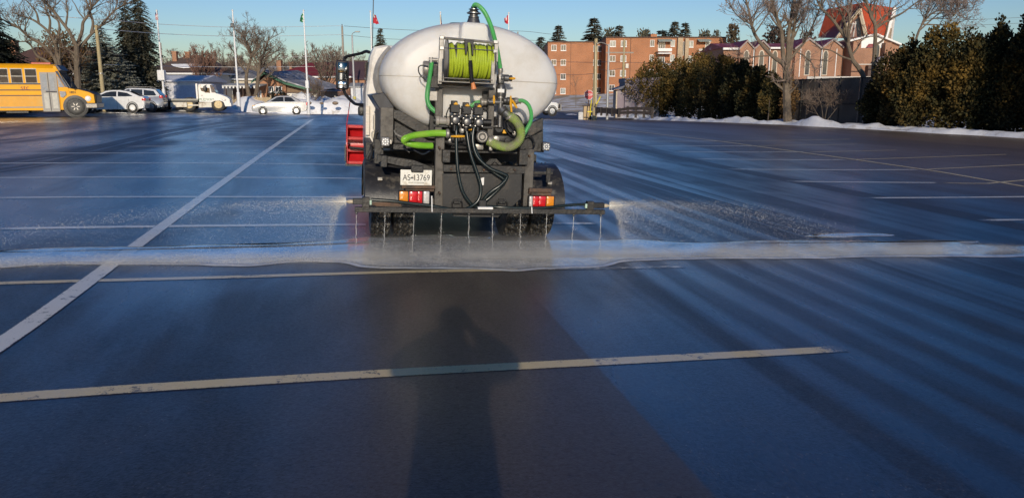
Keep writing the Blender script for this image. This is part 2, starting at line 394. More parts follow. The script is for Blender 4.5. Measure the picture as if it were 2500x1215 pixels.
# ------------------------------------------------------------------ painted lines
M_linew = lot_material('road_paint_white', (.80, .76, .68), .6)
M_faint = lot_material('faded_road_paint', (.50, .45, .36), -1.2)
M_liney = lot_material('road_paint_yellow', (.74, .58, .30), .55)
def line(pxs, w, m, dz=.0022):
    pts = [Vector(gnd(*p)+(0,)) for p in pxs]
    pp = resample(pts, .5)
    if (pp[-1]-pts[-1]).length > .02: pp.append(pts[-1])
    v = []; f = []; ed = []; U = (-1.08, -.88, .88, 1.08)
    for i, p in enumerate(pp):
        t = (pp[min(i+1, len(pp)-1)]-pp[max(i-1, 0)]).normalized(); s = Vector((-t.y, t.x, 0))*w/2
        for u in U:
            q = p+s*u; v.append((q.x, q.y, terrain(q.x, q.y)+dz)); ed.append(0.0 if abs(u) > 1 or i in (0, len(pp)-1) else 1.0)
        if i:
            for k in range(3): f.append((4*i-4+k, 4*i-3+k, 4*i+1+k, 4*i+k))
    g = G(); g.v = v; g.f = f
    o = tag(g.obj('tyre_track' if m.name.startswith('tyre') else 'parking_line', m), kind='structure')
    a = o.data.attributes.new('edge', 'FLOAT', 'POINT'); a.data.foreach_set('value', ed)
line([(-160, 940), (0, 842), (120, 757), (240, 669), (345, 590), (480, 491), (660, 363), (765, 291)], .14, M_linew, .0036)
for a in ([(-220, 986), (400, 943), (1000, 907), (1500, 881), (2060, 851)],): line(a, .115, M_liney)
line([(-300, 700), (500, 678), (1000, 663), (1270, 658)], .09, M_liney)
line([(1270, 658), (1480, 654), (1670, 651)], .085, M_faint)
for a in ([(-40, 559), (895, 548)], [(-40, 483), (900, 482)], [(-40, 434), (900, 436)], [(-40, 399), (900, 403)], [(10, 375), (900, 378)],
          [(300, 357.5), (900, 360)], [(420, 344), (900, 347)], [(470, 334), (900, 336.5)], [(490, 325), (900, 327.5)], [(500, 318), (900, 320)], [(520, 311.5), (900, 313)], [(540, 306), (900, 307)],
          [(1340, 545.5), (1456, 545.5)], [(1535, 345), (1760, 344.5)], [(1572, 356.5), (1840, 356)], [(1642, 370.5), (1970, 371)], [(1693, 388), (2070, 390)], [(1781, 413), (2250, 414)],
          [(1920, 442.5), (2290, 446)], [(2112, 483), (2520, 480)], [(2389, 537.5), (2520, 536)]): line(a, .125, M_linew)
line([(1345, 299), (1560, 322), (1757, 345), (2082, 389), (2291, 419), (2520, 459)], .12, M_liney, .0046)
for a in ([(1757, 345), (2075, 340)], [(1840, 356), (2100, 352)], [(1970, 371.5), (2190, 366.5)], [(2070, 390), (2460, 377)], [(2250, 414), (2520, 401)], [(2290, 446), (2400, 449), (2520, 438)]): line(a, .10, M_liney, .0034)

# tyre tracks pressed out of the wet film, and the dry sandy strip below the hedge
M_track = lot_material('tyre_track_asphalt', wetness=.30)
for i, (dx, w) in enumerate(((0, .16), (.34, .10), (.62, .14), (.95, .08))):
    line([(1345+dx*8, 322), (1423+dx*14, 336+dx), (1600+dx*26, 375), (1780+dx*38, 414), (2100+dx*52, 478), (2540+dx*70, 569)], w, M_track, .0010+.0002*i)
for i, (dx, w) in enumerate(((0, .34), (.75, .14), (1.3, .20), (1.75, .10))):
    line([(1352+dx*10, 388), (1500+dx*42, 440), (1700+dx*60, 505), (1900+dx*75, 570), (2010+dx*84, 604)], w, M_track, .0010+.0002*i)
for i, (dy, w) in enumerate(((0, .30), (7, .14), (17, .22), (24, .12))):
    line([(-40, 402+dy), (120, 381+dy*.9), (260, 352+dy*.8), (400, 321+dy*.6), (500, 304+dy*.45), (575, 296+dy*.3)], w, M_track, .0010+.0002*i)
M_sand = mat('dry_sandy_asphalt', (.26, .215, .175), .9, var=.25, scale=1.5, bump=.3, bscale=30, world_coord=True)
def verge_strip():
    pp = resample([Vector((x-.25, y, 0)) for x, y in RE[1:-3]], .6); v = []; f = []
    for i, p in enumerate(pp):
        t = (pp[min(i+1, len(pp)-1)]-pp[max(i-1, 0)]).normalized(); s = Vector((-t.y, t.x, 0)); w = (.55+.35*noise.noise((p.y*.3, 2, 0)))*sstep(48, 36, p.y)+.12
        for q in (p-s*.9, p+s*w): v.append((q.x, q.y, terrain(q.x, q.y)+.004))
        if i: f.append((2*i-2, 2*i-1, 2*i+1, 2*i))
    g = G(); g.v = v; g.f = f; tag(g.obj('sandy_verge', M_sand), kind='structure')
verge_strip()
# ------------------------------------------------------------------ snow along the edges
def snow_ridge(pts, w, h, seed, lumps=1.0, name='snowbank'):
    rnd = random.Random(seed); pp = resample([Vector((x, y, 0)) for x, y in pts], .35)
    m = 9; v = []; f = []
    for i, p in enumerate(pp):
        t = (pp[min(i+1, len(pp)-1)]-pp[max(i-1, 0)]).normalized(); s = Vector((-t.y, t.x, 0))
        endt = min(1, min(i, len(pp)-1-i)/4)
        for k in range(m):
            u = -1+2*k/(m-1)
            q = p+s*(u*w/2*(1+.35*noise.noise((p.x*.6, p.y*.6, seed+u))))
            hh = h*(1-abs(u)**3.2)**.7*endt*max(.12, .65+.9*lumps*noise.noise((q.x*.45+seed, q.y*.45, seed))+.45*lumps*noise.noise((q.x*1.7, q.y*1.7, seed+3)))
            v.append((q.x, q.y, terrain(q.x, q.y)+hh-.03*(abs(u) > .99)))
        if i:
            for k in range(m-1): f.append(((i-1)*m+k, (i-1)*m+k+1, i*m+k+1, i*m+k))
    g = G(); g.v = v; g.f = f
    return tag(g.obj(name, M_snow, smooth=True), kind='stuff')
snow_ridge([(x+.3, y) for x, y in RE[2:-3]], 1.2, .27, 3, 1.5)
snow_ridge([(x+1.5, y) for x, y in RE[4:-2]], 2.2, .2, 8, 1.0)
snow_ridge([gnd(1620, 291), gnd(1540, 288.5), gnd(1440, 284)], 2.0, .45, 12)
snow_ridge([gnd(905, 276), gnd(800, 276.5), gnd(745, 276), gnd(640, 274), gnd(590, 273)], 3.4, 1.7, 5, .4)
snow_ridge([gnd(905, 270), gnd(800, 270), gnd(700, 270)], 4, 2.0, 25, .4)
snow_ridge([gnd(585, 274), gnd(480, 271.5), gnd(405, 271)], 2.2, .4, 15, .9)
snow_ridge([gnd(400, 268), gnd(300, 268), gnd(150, 270), gnd(0, 272), gnd(-150, 272)], 2.2, .5, 16, .9)
snow_ridge([gnd(1420, 280.5), gnd(1370, 281.5)], 1.4, .22, 17, .9)
# grassy rise in front of the apartments
def mound():
    v = []; f = []; nx, ny = 40, 16
    for j in range(ny):
        for i in range(nx):
            x = 2+36*i/(nx-1); y = 88+46*j/(ny-1)
            z = terrain(x, y)+.02+(1.1*math.sin(math.pi*i/(nx-1))**.7*sstep(0, .8, j/(ny-1)))*(.7+.8*noise.noise((x*.12, y*.12, 3)))
            v.append((x, y, max(z, terrain(x, y)+.02)))
    for j in range(ny-1):
        for i in range(nx-1): f.append((j*nx+i, j*nx+i+1, (j+1)*nx+i+1, (j+1)*nx+i))
    g = G(); g.v = v; g.f = f
    tag(g.obj('grassy_mound', M_grass, smooth=True), kind='structure')
mound()
# ------------------------------------------------------------------ the tank truck
truck = thing('tank_truck', 'white brine tank truck seen from behind with green hose reel and spray bar', 'truck', P0, (0, TRUCK_ROLL, TRUCK_YAW))
MT = Matrix.Translation(P0) @ Matrix.Rotation(TRUCK_YAW, 4, 'Z') @ Matrix.Rotation(TRUCK_ROLL, 4, 'Y')
MTI = MT.inverted()
def T(px, py, y):                                  # point of the truck seen at a photo position, y metres ahead of the bar
    o = MTI @ Vector((0, 0, CAM_H)); d = MTI.to_3x3() @ ray(px, py)
    return o + d*((y-o.y)/d.y)
def TB(g, x0, y0, x1, y1, ya, yb, b=.004):          # box filling a photo rectangle, from depth ya to yb
    a = T(x0, y0, ya); c = T(x1, y1, ya)
    return g.bbox(a.x, c.x, ya, yb, c.z, a.z, b)
def TP(pts, y):
    return [T(a, b, (c[0] if c else y)) for a, b, *c in pts]
# tank: elliptical shell, domed ends, moulded ribs
M_tank = mat('tank_plastic', (.69, .675, .65), .38, var=.035, scale=1.6, bump=.04, bscale=5, col2=(.58, .54, .47), c2amt=.36, c2scale=1.2, spec=.35)
tl = T(926, 190, .62); tr = T(1358, 205, .70); tt = T(1145, 57, .75); tb_ = T(1145, 330, .75)
TCX, TCZ = (tl.x+tr.x)/2, (tt.z+tb_.z)/2; TA, TBH = (tr.x-tl.x)/2, (tt.z-tb_.z)/2
def tank_loop(y, s, n=72, off=0):
    out = []
    for k in range(n):
        an = 2*math.pi*k/n; c, q = math.cos(an), math.sin(an); e = 1.0
        out.append((TCX+(TA*s+off)*math.copysign(abs(c)**e, c), y, TCZ+(TBH*s+off)*math.copysign(abs(q)**e, q)))
    return out
prof = [(.40, .05), (.402, .3), (.41, .55), (.425, .75), (.45, .86), (.49, .925), (.55, .965), (.63, .99), (.72, 1.0)]
y = .72
for k in range(5):
    prof += [(y+.22, 1.0), (y+.25, .975), (y+.29, .975), (y+.32, 1.0)]; y += .34
prof += [(y+.1, 1.0), (y+.2, .97), (y+.28, .88), (y+.32, .7), (y+.33, .05)]
TYEND = y+.33
g = G().loft([tank_loop(a, s) for a, s in prof])
tank = g.obj('tank', M_tank, truck, smooth=True)
pt = M_tank.node_tree.nodes['Principled BSDF']; pt.inputs['Subsurface Weight'].default_value = .55; pt.inputs['Subsurface Radius'].default_value = (1, .9, .75); pt.inputs['Subsurface Scale'].default_value = .12
g = G(); L = T(1128, 105, .40); Rr = T(1190, 105, .40); top = T(1160, 57, .45)
p = [(T(1126, 58, .42).x, top.z-.005), (T(1190, 58, .42).x, top.z-.005)]
x0, x1 = p[0][0], p[1][0]
g.loft([[(x0-.02, .345, L.z-.12), (x1+.01, .345, L.z-.12), (x1+.05, .62, L.z-.12), (x0-.08, .62, L.z-.12)],
        [(x0, .35, top.z-.03), (x1, .35, top.z-.03), (x1+.02, 1.0, top.z+.0), (x0-.05, 1.0, top.z+.0)],
        [(x0+.03, .38, top.z), (x1-.03, .38, top.z), (x1-.02, .95, top.z+.03), (x0, .95, top.z+.03)]])
g.obj('tank_collar', M_tank, tank, smooth=False, bevel=.02)
g = G()
for s in (-1, 1):
    pts = [(TCX+s*TA*q*.999, .40+.05*(q > .8), TCZ) for q in (.1, .4, .8)]
g.loft([tank_loop(a, 1.0, 72, .004) for a in (1.9, 1.93)], cap=False)
for an in (0, math.pi):
    pts = []
    for a_, s_ in prof[1:]:
        c_ = math.cos(an); pts.append((TCX+(TA*s_+.001)*c_, a_-.001, TCZ))
    g.tube(pts, .0035, 5)
g.obj('seam', mat('tank_seam', (.5, .46, .4), .5), tank, smooth=True)
# straps of bare metal round the left flank
g = G()
for yy in (.80, 1.12, 1.46):
    pts = []
    for k in range(22):
        an = math.radians(150+k*75/21); pts.append((TCX+(TA+.012)*math.cos(an), yy, TCZ+(TBH+.012)*math.sin(an)))
    g.tube(pts, .022, 6)
g.obj('tank_strap', M_alu, truck, smooth=True)
# filler neck with its fittings
c = T(1156, 57, .62); ctop = T(1156, 16, .62); hN = ctop.z-c.z
g = G().lathe([(.075, -.02), (.07, .0), (.055, .05*hN/.17), (.048, .3*hN), (.055, .32*hN), (.055, .40*hN), (.045, .42*hN), (.042, .52*hN), (.068, .55*hN), (.07, .62*hN), (.05, .68*hN), (.036, .78*hN), (.05, .80*hN), (.05, .84*hN), (.036, .87*hN), (.03, .94*hN), (.026, 1.02*hN)], c, (0, 0, 1), 24)
fn = g.obj('filler_neck', M_dsteel, truck, smooth=True)
g = G().lathe([(.05, .57*hN), (.073, .585*hN), (.073, .62*hN), (.05, .64*hN)], c, (0, 0, 1), 24).lathe([(.03, .795*hN), (.054, .81*hN), (.054, .835*hN), (.03, .85*hN)], c, (0, 0, 1), 24)
g.obj('clamp', M_steel, fn, smooth=True)
g = G().lathe([(.0, 0), (.15, 0), (.155, .02), (.12, .05), (.02, .06)], (TCX-.02, 1.35, TCZ+TBH-.005), (0, 0, 1), 28)
g.obj('tank_lid', M_black, tank, smooth=True)

# cradle that carries the tank
g = G()
TB(g, 929, 262, 960, 348, .46, 1.9)
g.obj('cradle_post', M_post, truck)
g = G(); a = T(905, 232, .62); b = T(936, 226, .62); cc = T(961, 262, .62); dd = T(928, 270, .62)
g.prism([(a.x, .5, a.z), (b.x, .5, b.z), (cc.x, .5, cc.z), (dd.x, .5, dd.z)], (0, 1.5, 0))
g.obj('cradle_plate', mat('scuffed_black_plate', (.012, .014, .022), .3, var=.4, scale=5, stretch=(6, 1, 1), col2=(.07, .07, .08), c2amt=.1, c2scale=9), truck, bevel=.006)
g = G(); q = TP([(960, 268), (975, 270), (1068, 322), (1068, 338), (1046, 338), (960, 288)], .5)
g.prism(q, (0, .08, 0)); q = TP([(960, 268), (960, 352), (1068, 352), (1068, 338), (1030, 326)], .62); g.prism(q, (0, 1.2, 0))
q = TP([(1326, 288), (1300, 300), (1258, 336), (1262, 350), (1326, 316)], .5); g.prism(q, (0, .08, 0))
q = TP([(1326, 300), (1326, 370), (1255, 370), (1255, 340)], .58); g.prism(q, (0, 1.4, 0))
g.obj('cradle', M_frame, truck, bevel=.004)
g = G(); TB(g, 1064, 352, 1328, 372, .60, 2.2); TB(g, 930, 346, 1080, 366, .62, 2.2)
g.obj('deck', M_frame, truck)

# chassis
g = G()
for xc in (-.42, .42): g.bx(xc-.04, xc+.04, .35, 5.0, .62, .80)
g.bx(-.9, .9, 1.5, 1.56, .78, .9); g.bx(-.46, .46, .62, .70, .60, .82)
g.cyl((-.8, 1.13, .42), (.8, 1.13, .42), .07, 12); g.lathe([(.05, -.2), (.17, -.1), (.19, 0), (.17, .1), (.05, .2)], (0, 1.13, .42), (0, 1, 0), 16)
g.bx(-.75, .75, 2.2, 4.2, .55, .85)
g.obj('chassis', M_frame, truck)
g = G(); TB(g, 1080, 366, 1300, 377, .22, .34); TB(g, 1082, 402, 1282, 424, .16, .30)
TB(g, 1081, 366, 1099, 397, .10, .20); TB(g, 1269, 366, 1288, 403, .10, .22)
q = TP([(922, 378), (1012, 392), (1066, 413), (1066, 428), (1010, 412), (922, 392)], .34); g.prism(q, (0, .1, 0))
TB(g, 930, 380, 945, 408, .3, .5)
q = TP([(1183, 402), (1196, 388), (1212, 388), (1226, 402)], .3); g.prism(q, (0, .08, 0))
TB(g, 1300, 418, 1350, 426, .34, .4); TB(g, 1335, 410, 1344, 445, .33, .36)
g.obj('rear_crossmember', M_frame, truck)
g = G(); TB(g, 1064, 214, 1079, 332, .20, .27, .006); TB(g, 1064, 326, 1082, 506, .19, .28, .006)
g.obj('post', M_post, truck)
g = G(); TB(g, 1194, 214, 1204, 350, .20, .27, .006); g.obj('post', M_post, truck)
g = G(); TB(g, 1283, 364, 1299, 504, .17, .25, .006); g.obj('post', M_post, truck)
g = G(); TB(g, 1041, 222, 1068, 247, .19, .25, .006); TB(g, 1066, 207, 1206, 216, .18, .40, .006)
g.obj('bracket', M_alu, truck)
g = G(); TB(g, 1050, 244, 1070, 330, .40, .60); TB(g, 1180, 222, 1196, 270, .34, .42); TB(g, 1064, 296, 1290, 302, .40, .46); TB(g, 1080, 302, 1200, 352, .44, .50)
g.obj('pump_frame', M_black, truck)

# mud flap and rusty carriers
M_flap = mat('dirty_black_panel', (.017, .0165, .0165), .5, var=.3, scale=3, bump=.1, col2=(.06, .05, .04), c2amt=.27, c2scale=4)
g = G(); q = TP([(1081, 424), (1274, 424), (1272, 484), (1248, 506), (1081, 506)], .14); g.prism(q, (0, .02, 0))
q = TP([(1098, 516), (1232, 516), (1216, 530), (1108, 528)], .12); g.prism(q, (0, .3, 0))
g.obj('tail_panel', M_flap, truck)
g = G()
for x in (1116, 1226):
    g = G(); TB(g, x-8, 487, x+8, 497, .09, .13); g.tube(TP([(x-12, 508, .1), (x-12, 494, .09), (x-9, 490, .09), (x+9, 490, .09), (x+12, 494, .09), (x+12, 508, .1)], .1), .008, 6)
    g.obj('latch', M_frame, truck)
M_rust = mat('rusty_steel', (.13, .075, .045), .7, var=.4, scale=9, bump=.2, col2=(.05, .04, .035), c2amt=.45, c2scale=8)
g = G(); TB(g, 981, 452, 1062, 461, .10, .16); TB(g, 990, 461, 1060, 468, .13, .2); g.obj('lamp_carrier', M_rust, truck); g = G(); TB(g, 1293, 460, 1348, 470, .10, .16); TB(g, 1297, 470, 1346, 478, .13, .2)
g.obj('lamp_carrier', M_rust, truck)
# plate
g = G(); TB(g, 978, 414, 1054, 453, .07, .075, .002)
plate = g.obj('licence_plate', mat('plate_white', (.80, .78, .70), .4, var=.05, col2=(.45, .36, .25), c2amt=.25, c2scale=14), truck, bevel=.004)
a, b = T(978, 453, .066), T(1054, 414, .066); pc = (a+b)/2; pw = b.x-a.x; ph = b.z-a.z
def rear_text(name, body, size, c, m, par, sx=1): return text_obj(name, body, size, Matrix.Translation(c) @ Matrix.Rotation(math.pi/2, 4, 'X'), m, par, .0008, sx)
M_ink = mat('dark_ink', (.03, .03, .04), .5)
rear_text('lettering', 'AS', ph*.52, pc+Vector((-pw*.31, 0, -ph*.02)), M_ink, plate, .8)
rear_text('lettering', '13769', ph*.52, pc+Vector((pw*.17, 0, -ph*.02)), M_ink, plate, .8)
rear_text('slogan', 'YOURS TO DISCOVER', ph*.095, pc+Vector((0, 0, -ph*.32)), M_ink, plate)
g = G(); k = pc+Vector((-pw*.135, 0, -ph*.01)); g.prism([k+Vector((x*.016, 0, z*.016)) for x, z in ((-.8, -.6), (.8, -.6), (1, .3), (.45, 0), (0, .9), (-.45, 0), (-1, .3))], (0, .001, 0))
g.obj('crown_mark', M_ink, plate)
g = G(); TB(g, 1004, 404, 1034, 421, .03, .10, .01); g.obj('plate_lamp', M_frame, truck)
# tail lights
M_amber = mat('amber_lens', (.75, .26, .02), .18, var=.15, scale=30, coat=.5); M_redlens = mat('red_lens', (.62, .015, .02), .15, var=.2, scale=25, coat=.5)
M_clear = mat('clear_lens', (.55, .53, .5), .2, var=.15, scale=30)
def tail_light(x0, x1, y0, y1, segs):
    g = G(); TB(g, x0, y0, x1, y1, .06, .12, .006); t = g.obj('tail_light', M_black, truck)
    for a, b, m in segs:
        g = G(); TB(g, a, y0+1, b, y1-1, .035, .07, .008); g.obj('lens', m, t, smooth=True)
tail_light(973, 1050, 466, 499, [(975, 996, M_amber), (999, 1018, M_redlens), (1019, 1031, M_redlens), (1034, 1048, M_clear)])
tail_light(1292, 1354, 478, 505, [(1293, 1300, M_clear), (1302, 1315, M_redlens), (1316, 1332, M_redlens), (1335, 1352, M_amber)])
# wheels: twin tyres each side
def wheel(px0, px1, yc=1.13, r=.42):
    x0 = T(px0, 560, yc-.38).x; x1 = T(px1, 560, yc-.38).x; out = []
    w = (x1-x0-.03)/2
    for k in range(2):
        xa = x0+k*(w+.03); wobj = bpy.data.objects.new('wheel', None); COL.objects.link(wobj); wobj.parent = truck; wobj.location = (xa+w/2, yc, r+.0)
        n = 84; g = G(); ac = [-.5, -.47, -.40, -.34, -.28, -.20, -.12, -.05, .05, .12, .20, .28, .34, .40, .47, .5]
        vs = []; fs = []
        ring = [(-.5, .55), (-.52, .7), (-.5, .88)]+[(a, None) for a in ac[1:-1]]+[(.5, .88), (.52, .7), (.5, .55)]
        for i in range(n):
            an = 2*math.pi*i/n
            for j, (a, rr) in enumerate(ring):
                if rr is None:
                    lug = (((i+((j*5) % 7)) % 4) < 2)
                    rad = r*(1.0 if lug else .94) if j not in (6, 10, 13) else r*.955
                    if abs(a) > .44: rad = r*.965
                else: rad = r*rr
                vs.append((a*w, math.cos(an)*rad, math.sin(an)*rad))
        m = len(ring)
        for i in range(n):
            for j in range(m-1): fs.append((i*m+j, i*m+j+1, ((i+1) % n)*m+j+1, ((i+1) % n)*m+j))
        g.v = vs; g.f = fs; g.obj('tyre', M_tread, wobj)
        G().lathe([(.02, -w*.15), (r*.3, -w*.15), (r*.42, -w*.3), (r*.56, -w*.46), (r*.56, w*.46), (r*.42, w*.3), (.02, w*.25)], (0, 0, 0), (1, 0, 0), 24).obj('rim', M_alu, wobj, smooth=True)
wheel(905, 1011); wheel(1235, 1353)
for s in (-1, 1):                                   # front wheels, behind everything else
    wobj = bpy.data.objects.new('wheel', None); COL.objects.link(wobj); wobj.parent = truck; wobj.location = (s*.82, 4.0, .4)
    G().lathe([(.22, -.11), (.36, -.11), (.395, -.08), (.4, 0), (.395, .08), (.36, .11), (.22, .11)], (0, 0, 0), (1, 0, 0), 32).obj('tyre', M_tread, wobj, smooth=True)
    G().lathe([(.02, -.06), (.22, -.09), (.22, .09), (.02, .06)], (0, 0, 0), (1, 0, 0), 24).obj('rim', M_alu, wobj, smooth=True)
# mudguards
M_guard = mat('mudguard_plastic', (.025, .025, .028), .42, var=.3, bump=.1, col2=(.13, .118, .10), c2amt=.27, c2scale=10)
def guard(px0, px1, pytop, yc=1.13):
    x0 = T(px0, 470, .75).x; x1 = T(px1, 470, .75).x; zt = T((px0+px1)/2, pytop, 1.2).z; rz = zt-.42; ry = .58; loops = []
    for k in range(19):
        an = math.radians(-8+k*196/18); cy, cz = yc-ry*math.cos(an), .42+rz*math.sin(an); iy, iz = yc-(ry-.02)*math.cos(an), .42+(rz-.02)*math.sin(an)
        lip = .05
        loops.append([(x0, cy+lip*math.cos(an), cz-lip*math.sin(an)), (x0+.015, cy, cz), (x1-.015, cy, cz), (x1, cy+lip*math.cos(an), cz-lip*math.sin(an)), (x1-.02, iy, iz), (x0+.02, iy, iz)])
    return G().loft(loops).obj('mudguard', M_guard, truck, smooth=True)
guard(887, 1062, 388); guard(1290, 1372, 397)
for q, m_ in (((922, 433, 934, 441, .60, .66), M_alu), ((1338, 444, 1348, 451, .60, .66), M_alu), ((908, 493, 981, 504, .55, .58), M_rust)):
    g = G(); TB(g, *q); g.obj('guard_bracket', m_, truck)
# inner mudguard wall, left, and dark clutter seen under the deck
g = G(); TB(g, 893, 348, 910, 400, 1.2, 2.2); g.tube(TP([(905, 368, .9), (914, 350, .9), (918, 326, .9), (930, 318, .9)], .9), .02, 8); g.tube(TP([(896, 386, .9), (903, 372, .9), (911, 366, .9)], .9), .018, 8)
TB(g, 914, 340, 936, 400, .7, .76); TB(g, 960, 352, 990, 366, .42, .6)
g.obj('underbody_box', M_frame, truck)
for q, r_ in (([(962, 318, .4), (968, 328, .4), (984, 335, .38), (996, 336, .35)], .008), ([(1010, 366, .5), (1032, 376, .5), (1050, 368, .5)], .008), ([(985, 361, .4), (992, 367, .4), (1000, 372, .4)], .004)):
    G().tube(spline(TP(q, .4)), r_, 6).obj('cable', M_alu, truck)
# work lights
def work_light(px, py, yy):
    c = T(px, py, yy); g = G().bbox(c.x-.042, c.x+.042, yy, yy+.05, c.z-.045, c.z+.045, .01); w = g.obj('work_light', M_post, truck)
    g = G()
    for k in range(9):
        r0 = 0 if k == 0 else .026; an = k*math.pi/4; g.lathe([(.0, 0), (.0075, .001), (.0085, .006), (.008, .012)], (c.x+r0*math.cos(an), yy-.006, c.z+r0*math.sin(an)), (0, 1, 0), 10)
    g.obj('lens', M_lamp, w, smooth=True)
    G().bbox(c.x-.038, c.x+.038, yy-.002, yy+.01, c.z-.04, c.z+.04, .003).obj('reflector', mat('lamp_face', (.3, .3, .31), .2, metal=.6), w)
work_light(941, 346, .34); work_light(1334, 358, .5)
g = G(); TB(g, 950, 341, 957, 352, .37, .39); g.obj('lamp_bracket', M_alu, truck)

# cab
M_cab = mat('cab_white', (.74, .71, .66), .35, var=.05, scale=3, coat=.2, col2=(.52, .47, .40), c2amt=.28, c2scale=2.5)
cl = T(893, 230, 2.75); ct = T(925, 110, 2.75); cbz = T(893, 345, 2.75).z
cx0 = cl.x; cw = 2.0; cx1 = cx0+cw; cz1 = ct.z
g = G()
loops = []
for y, z1, inx in ((2.72, cz1-.02, .03), (2.75, cz1, .0), (3.5, cz1+.02, .0), (4.0, cz1-.03, .0), (4.35, cz1-.55, .0), (4.55, cbz+.35, .02), (4.58, cbz-.1, .05)):
    tp = .10 if z1 > cz1-.3 else .05
    loops.append([(cx0+inx, y, cbz-.12), (cx0+inx, y, cbz+.62), (cx0+inx+tp*.55, y, z1-.14), (cx0+inx+tp, y, z1-.03), (cx0+inx+tp+.12, y, z1), (cx1-inx-tp-.12, y, z1), (cx1-inx-tp, y, z1-.03), (cx1-inx-tp*.55, y, z1-.14), (cx1-inx, y, cbz+.62), (cx1-inx, y, cbz-.12)])
cab = g.loft(loops).obj('cab', M_cab, truck, smooth=True)
g = G(); g.bx(cx0+.012, cx0+.05, 3.15, 3.95, cbz+.68, cz1-.2); g.bx(cx1-.05, cx1-.012, 3.15, 3.95, cbz+.68, cz1-.2); g.obj('side_window', glass_dark('cab_glass'), cab)
g = G(); TB(g, 893, 258, 902, 330, 2.66, 2.70, .002); g.obj('marker_strip', mat('reflective_strip', (.72, .66, .58), .35, var=.3, scale=3, stretch=(1, 1, 20), col2=(.5, .2, .15), c2amt=.2, c2scale=3), cab)
g = G(); TB(g, 912, 279, 929, 322, 2.4, 2.6, .03); TB(g, 908, 322, 928, 340, 2.4, 2.6, .02)
g.obj('side_tank', mat('cream_plastic', (.66, .6, .48), .4, var=.1), truck)
# mirror
m0 = T(836, 184, 4.25); g = G(); a = T(820, 147, 4.25); b = T(852, 220, 4.25)
g.bbox(a.x, b.x, 4.22, 4.34, b.z, a.z, .035); mir = g.obj('mirror', M_black, truck, smooth=True)
M_mirror = mat('mirror_glass', (.10, .105, .11), .06, metal=1, var=.05)  # glass tinted dark in place of a dark reflection
g = G(); a = T(825, 152, 4.215); b = T(848, 196, 4.215); g.bbox(a.x, b.x, 4.21, 4.222, b.z, a.z, .01); g.obj('mirror_glass', M_mirror, mir, smooth=True)
g = G(); a = T(825, 199, 4.215); b = T(847, 216, 4.215); g.bbox(a.x, b.x, 4.208, 4.222, b.z, a.z, .008); g.obj('mirror_glass', mat('convex_mirror_glass', (.34, .35, .37), .06, metal=1, var=.05), mir, smooth=True)
g = G(); g.tube(spline(TP([(842, 147, 4.3), (842, 142, 4.3), (852, 137, 4.25), (880, 131, 4.1), (893, 126, 4.0), (902, 128, 3.9)], 4.2)), .022, 8)
g.obj('mirror_arm', M_black, truck, smooth=True); g = G()
g.tube(spline(TP([(838, 218, 4.3), (846, 234, 4.3), (863, 251, 4.2), (872, 255, 4.1), (888, 256, 4.0)], 4.2)), .022, 8)
g.obj('mirror_arm', M_black, truck, smooth=True)
g = G(); a = T(874, 259, 4.1); b = T(888, 283, 4.1); g.bbox(a.x, b.x+.03, 4.05, 4.2, b.z, a.z, .03); g.obj('mirror_mount', M_black, truck, smooth=True)
g = G(); g.tube(TP([(909, 118, 2.9), (913, -60, 2.9)], 2.9), .006, 5); g.obj('antenna', M_black, truck)

# snow plough carried at the front, seen past the left side
PY = 5.4
pa = T(845, 306, PY); pb = T(845, 399, PY); px0 = pa.x; pxe = px0+2.55; hP = pa.z-pb.z
g = G(); loops = []
for k in range(11):
    t = k/10; z = pb.z+hP*t; y = PY+.10+.22*math.sin(math.pi*t*.9)*1.0
    loops.append([(px0, y, z), (pxe, y, z), (pxe, y+.012, z+.0), (px0, y+.012, z)])
pl = g.loft(loops).obj('plough_blade', M_red, truck, smooth=True)
g = G()
for t in (.02, .34, .66, .97): g.bbox(px0+.01, pxe-.01, PY+.07, PY+.2, pb.z+hP*t-.025, pb.z+hP*t+.025, .006)
for k in range(7):
    x = px0+.012+k*(pxe-px0-.05)/6; g.prism([(x, PY-.02, pb.z), (x, PY-.02, pa.z), (x, PY+.3, pa.z), (x, PY+.3, pb.z)], (.012, 0, 0))
g.obj('plough_rib', M_red, truck)
g = G(); g.bx(px0-.01, pxe+.01, PY+.1, PY+.13, pb.z-.05, pb.z+.02); q = T(845, 360, PY-.04); g.cyl((px0+.05, PY-.05, q.z), (px0+.6, PY-.05, q.z-.04), .022, 8)
g.bx(px0-.025, px0+.0, PY-.02, PY+.1, pb.z+.04, pb.z+.30)
g.obj('plough_edge', M_black, truck)
g = G(); g.tube(TP([(846, 306, PY), (857, 232, PY)], PY), .008, 6); g.obj('plough_marker', M_red, truck)
g = G(); g.bx(-.4, -.3, 4.5, PY+.1, .5, .6); g.bx(.3, .4, 4.5, PY+.1, .5, .6); g.obj('plough_frame', M_frame, truck)

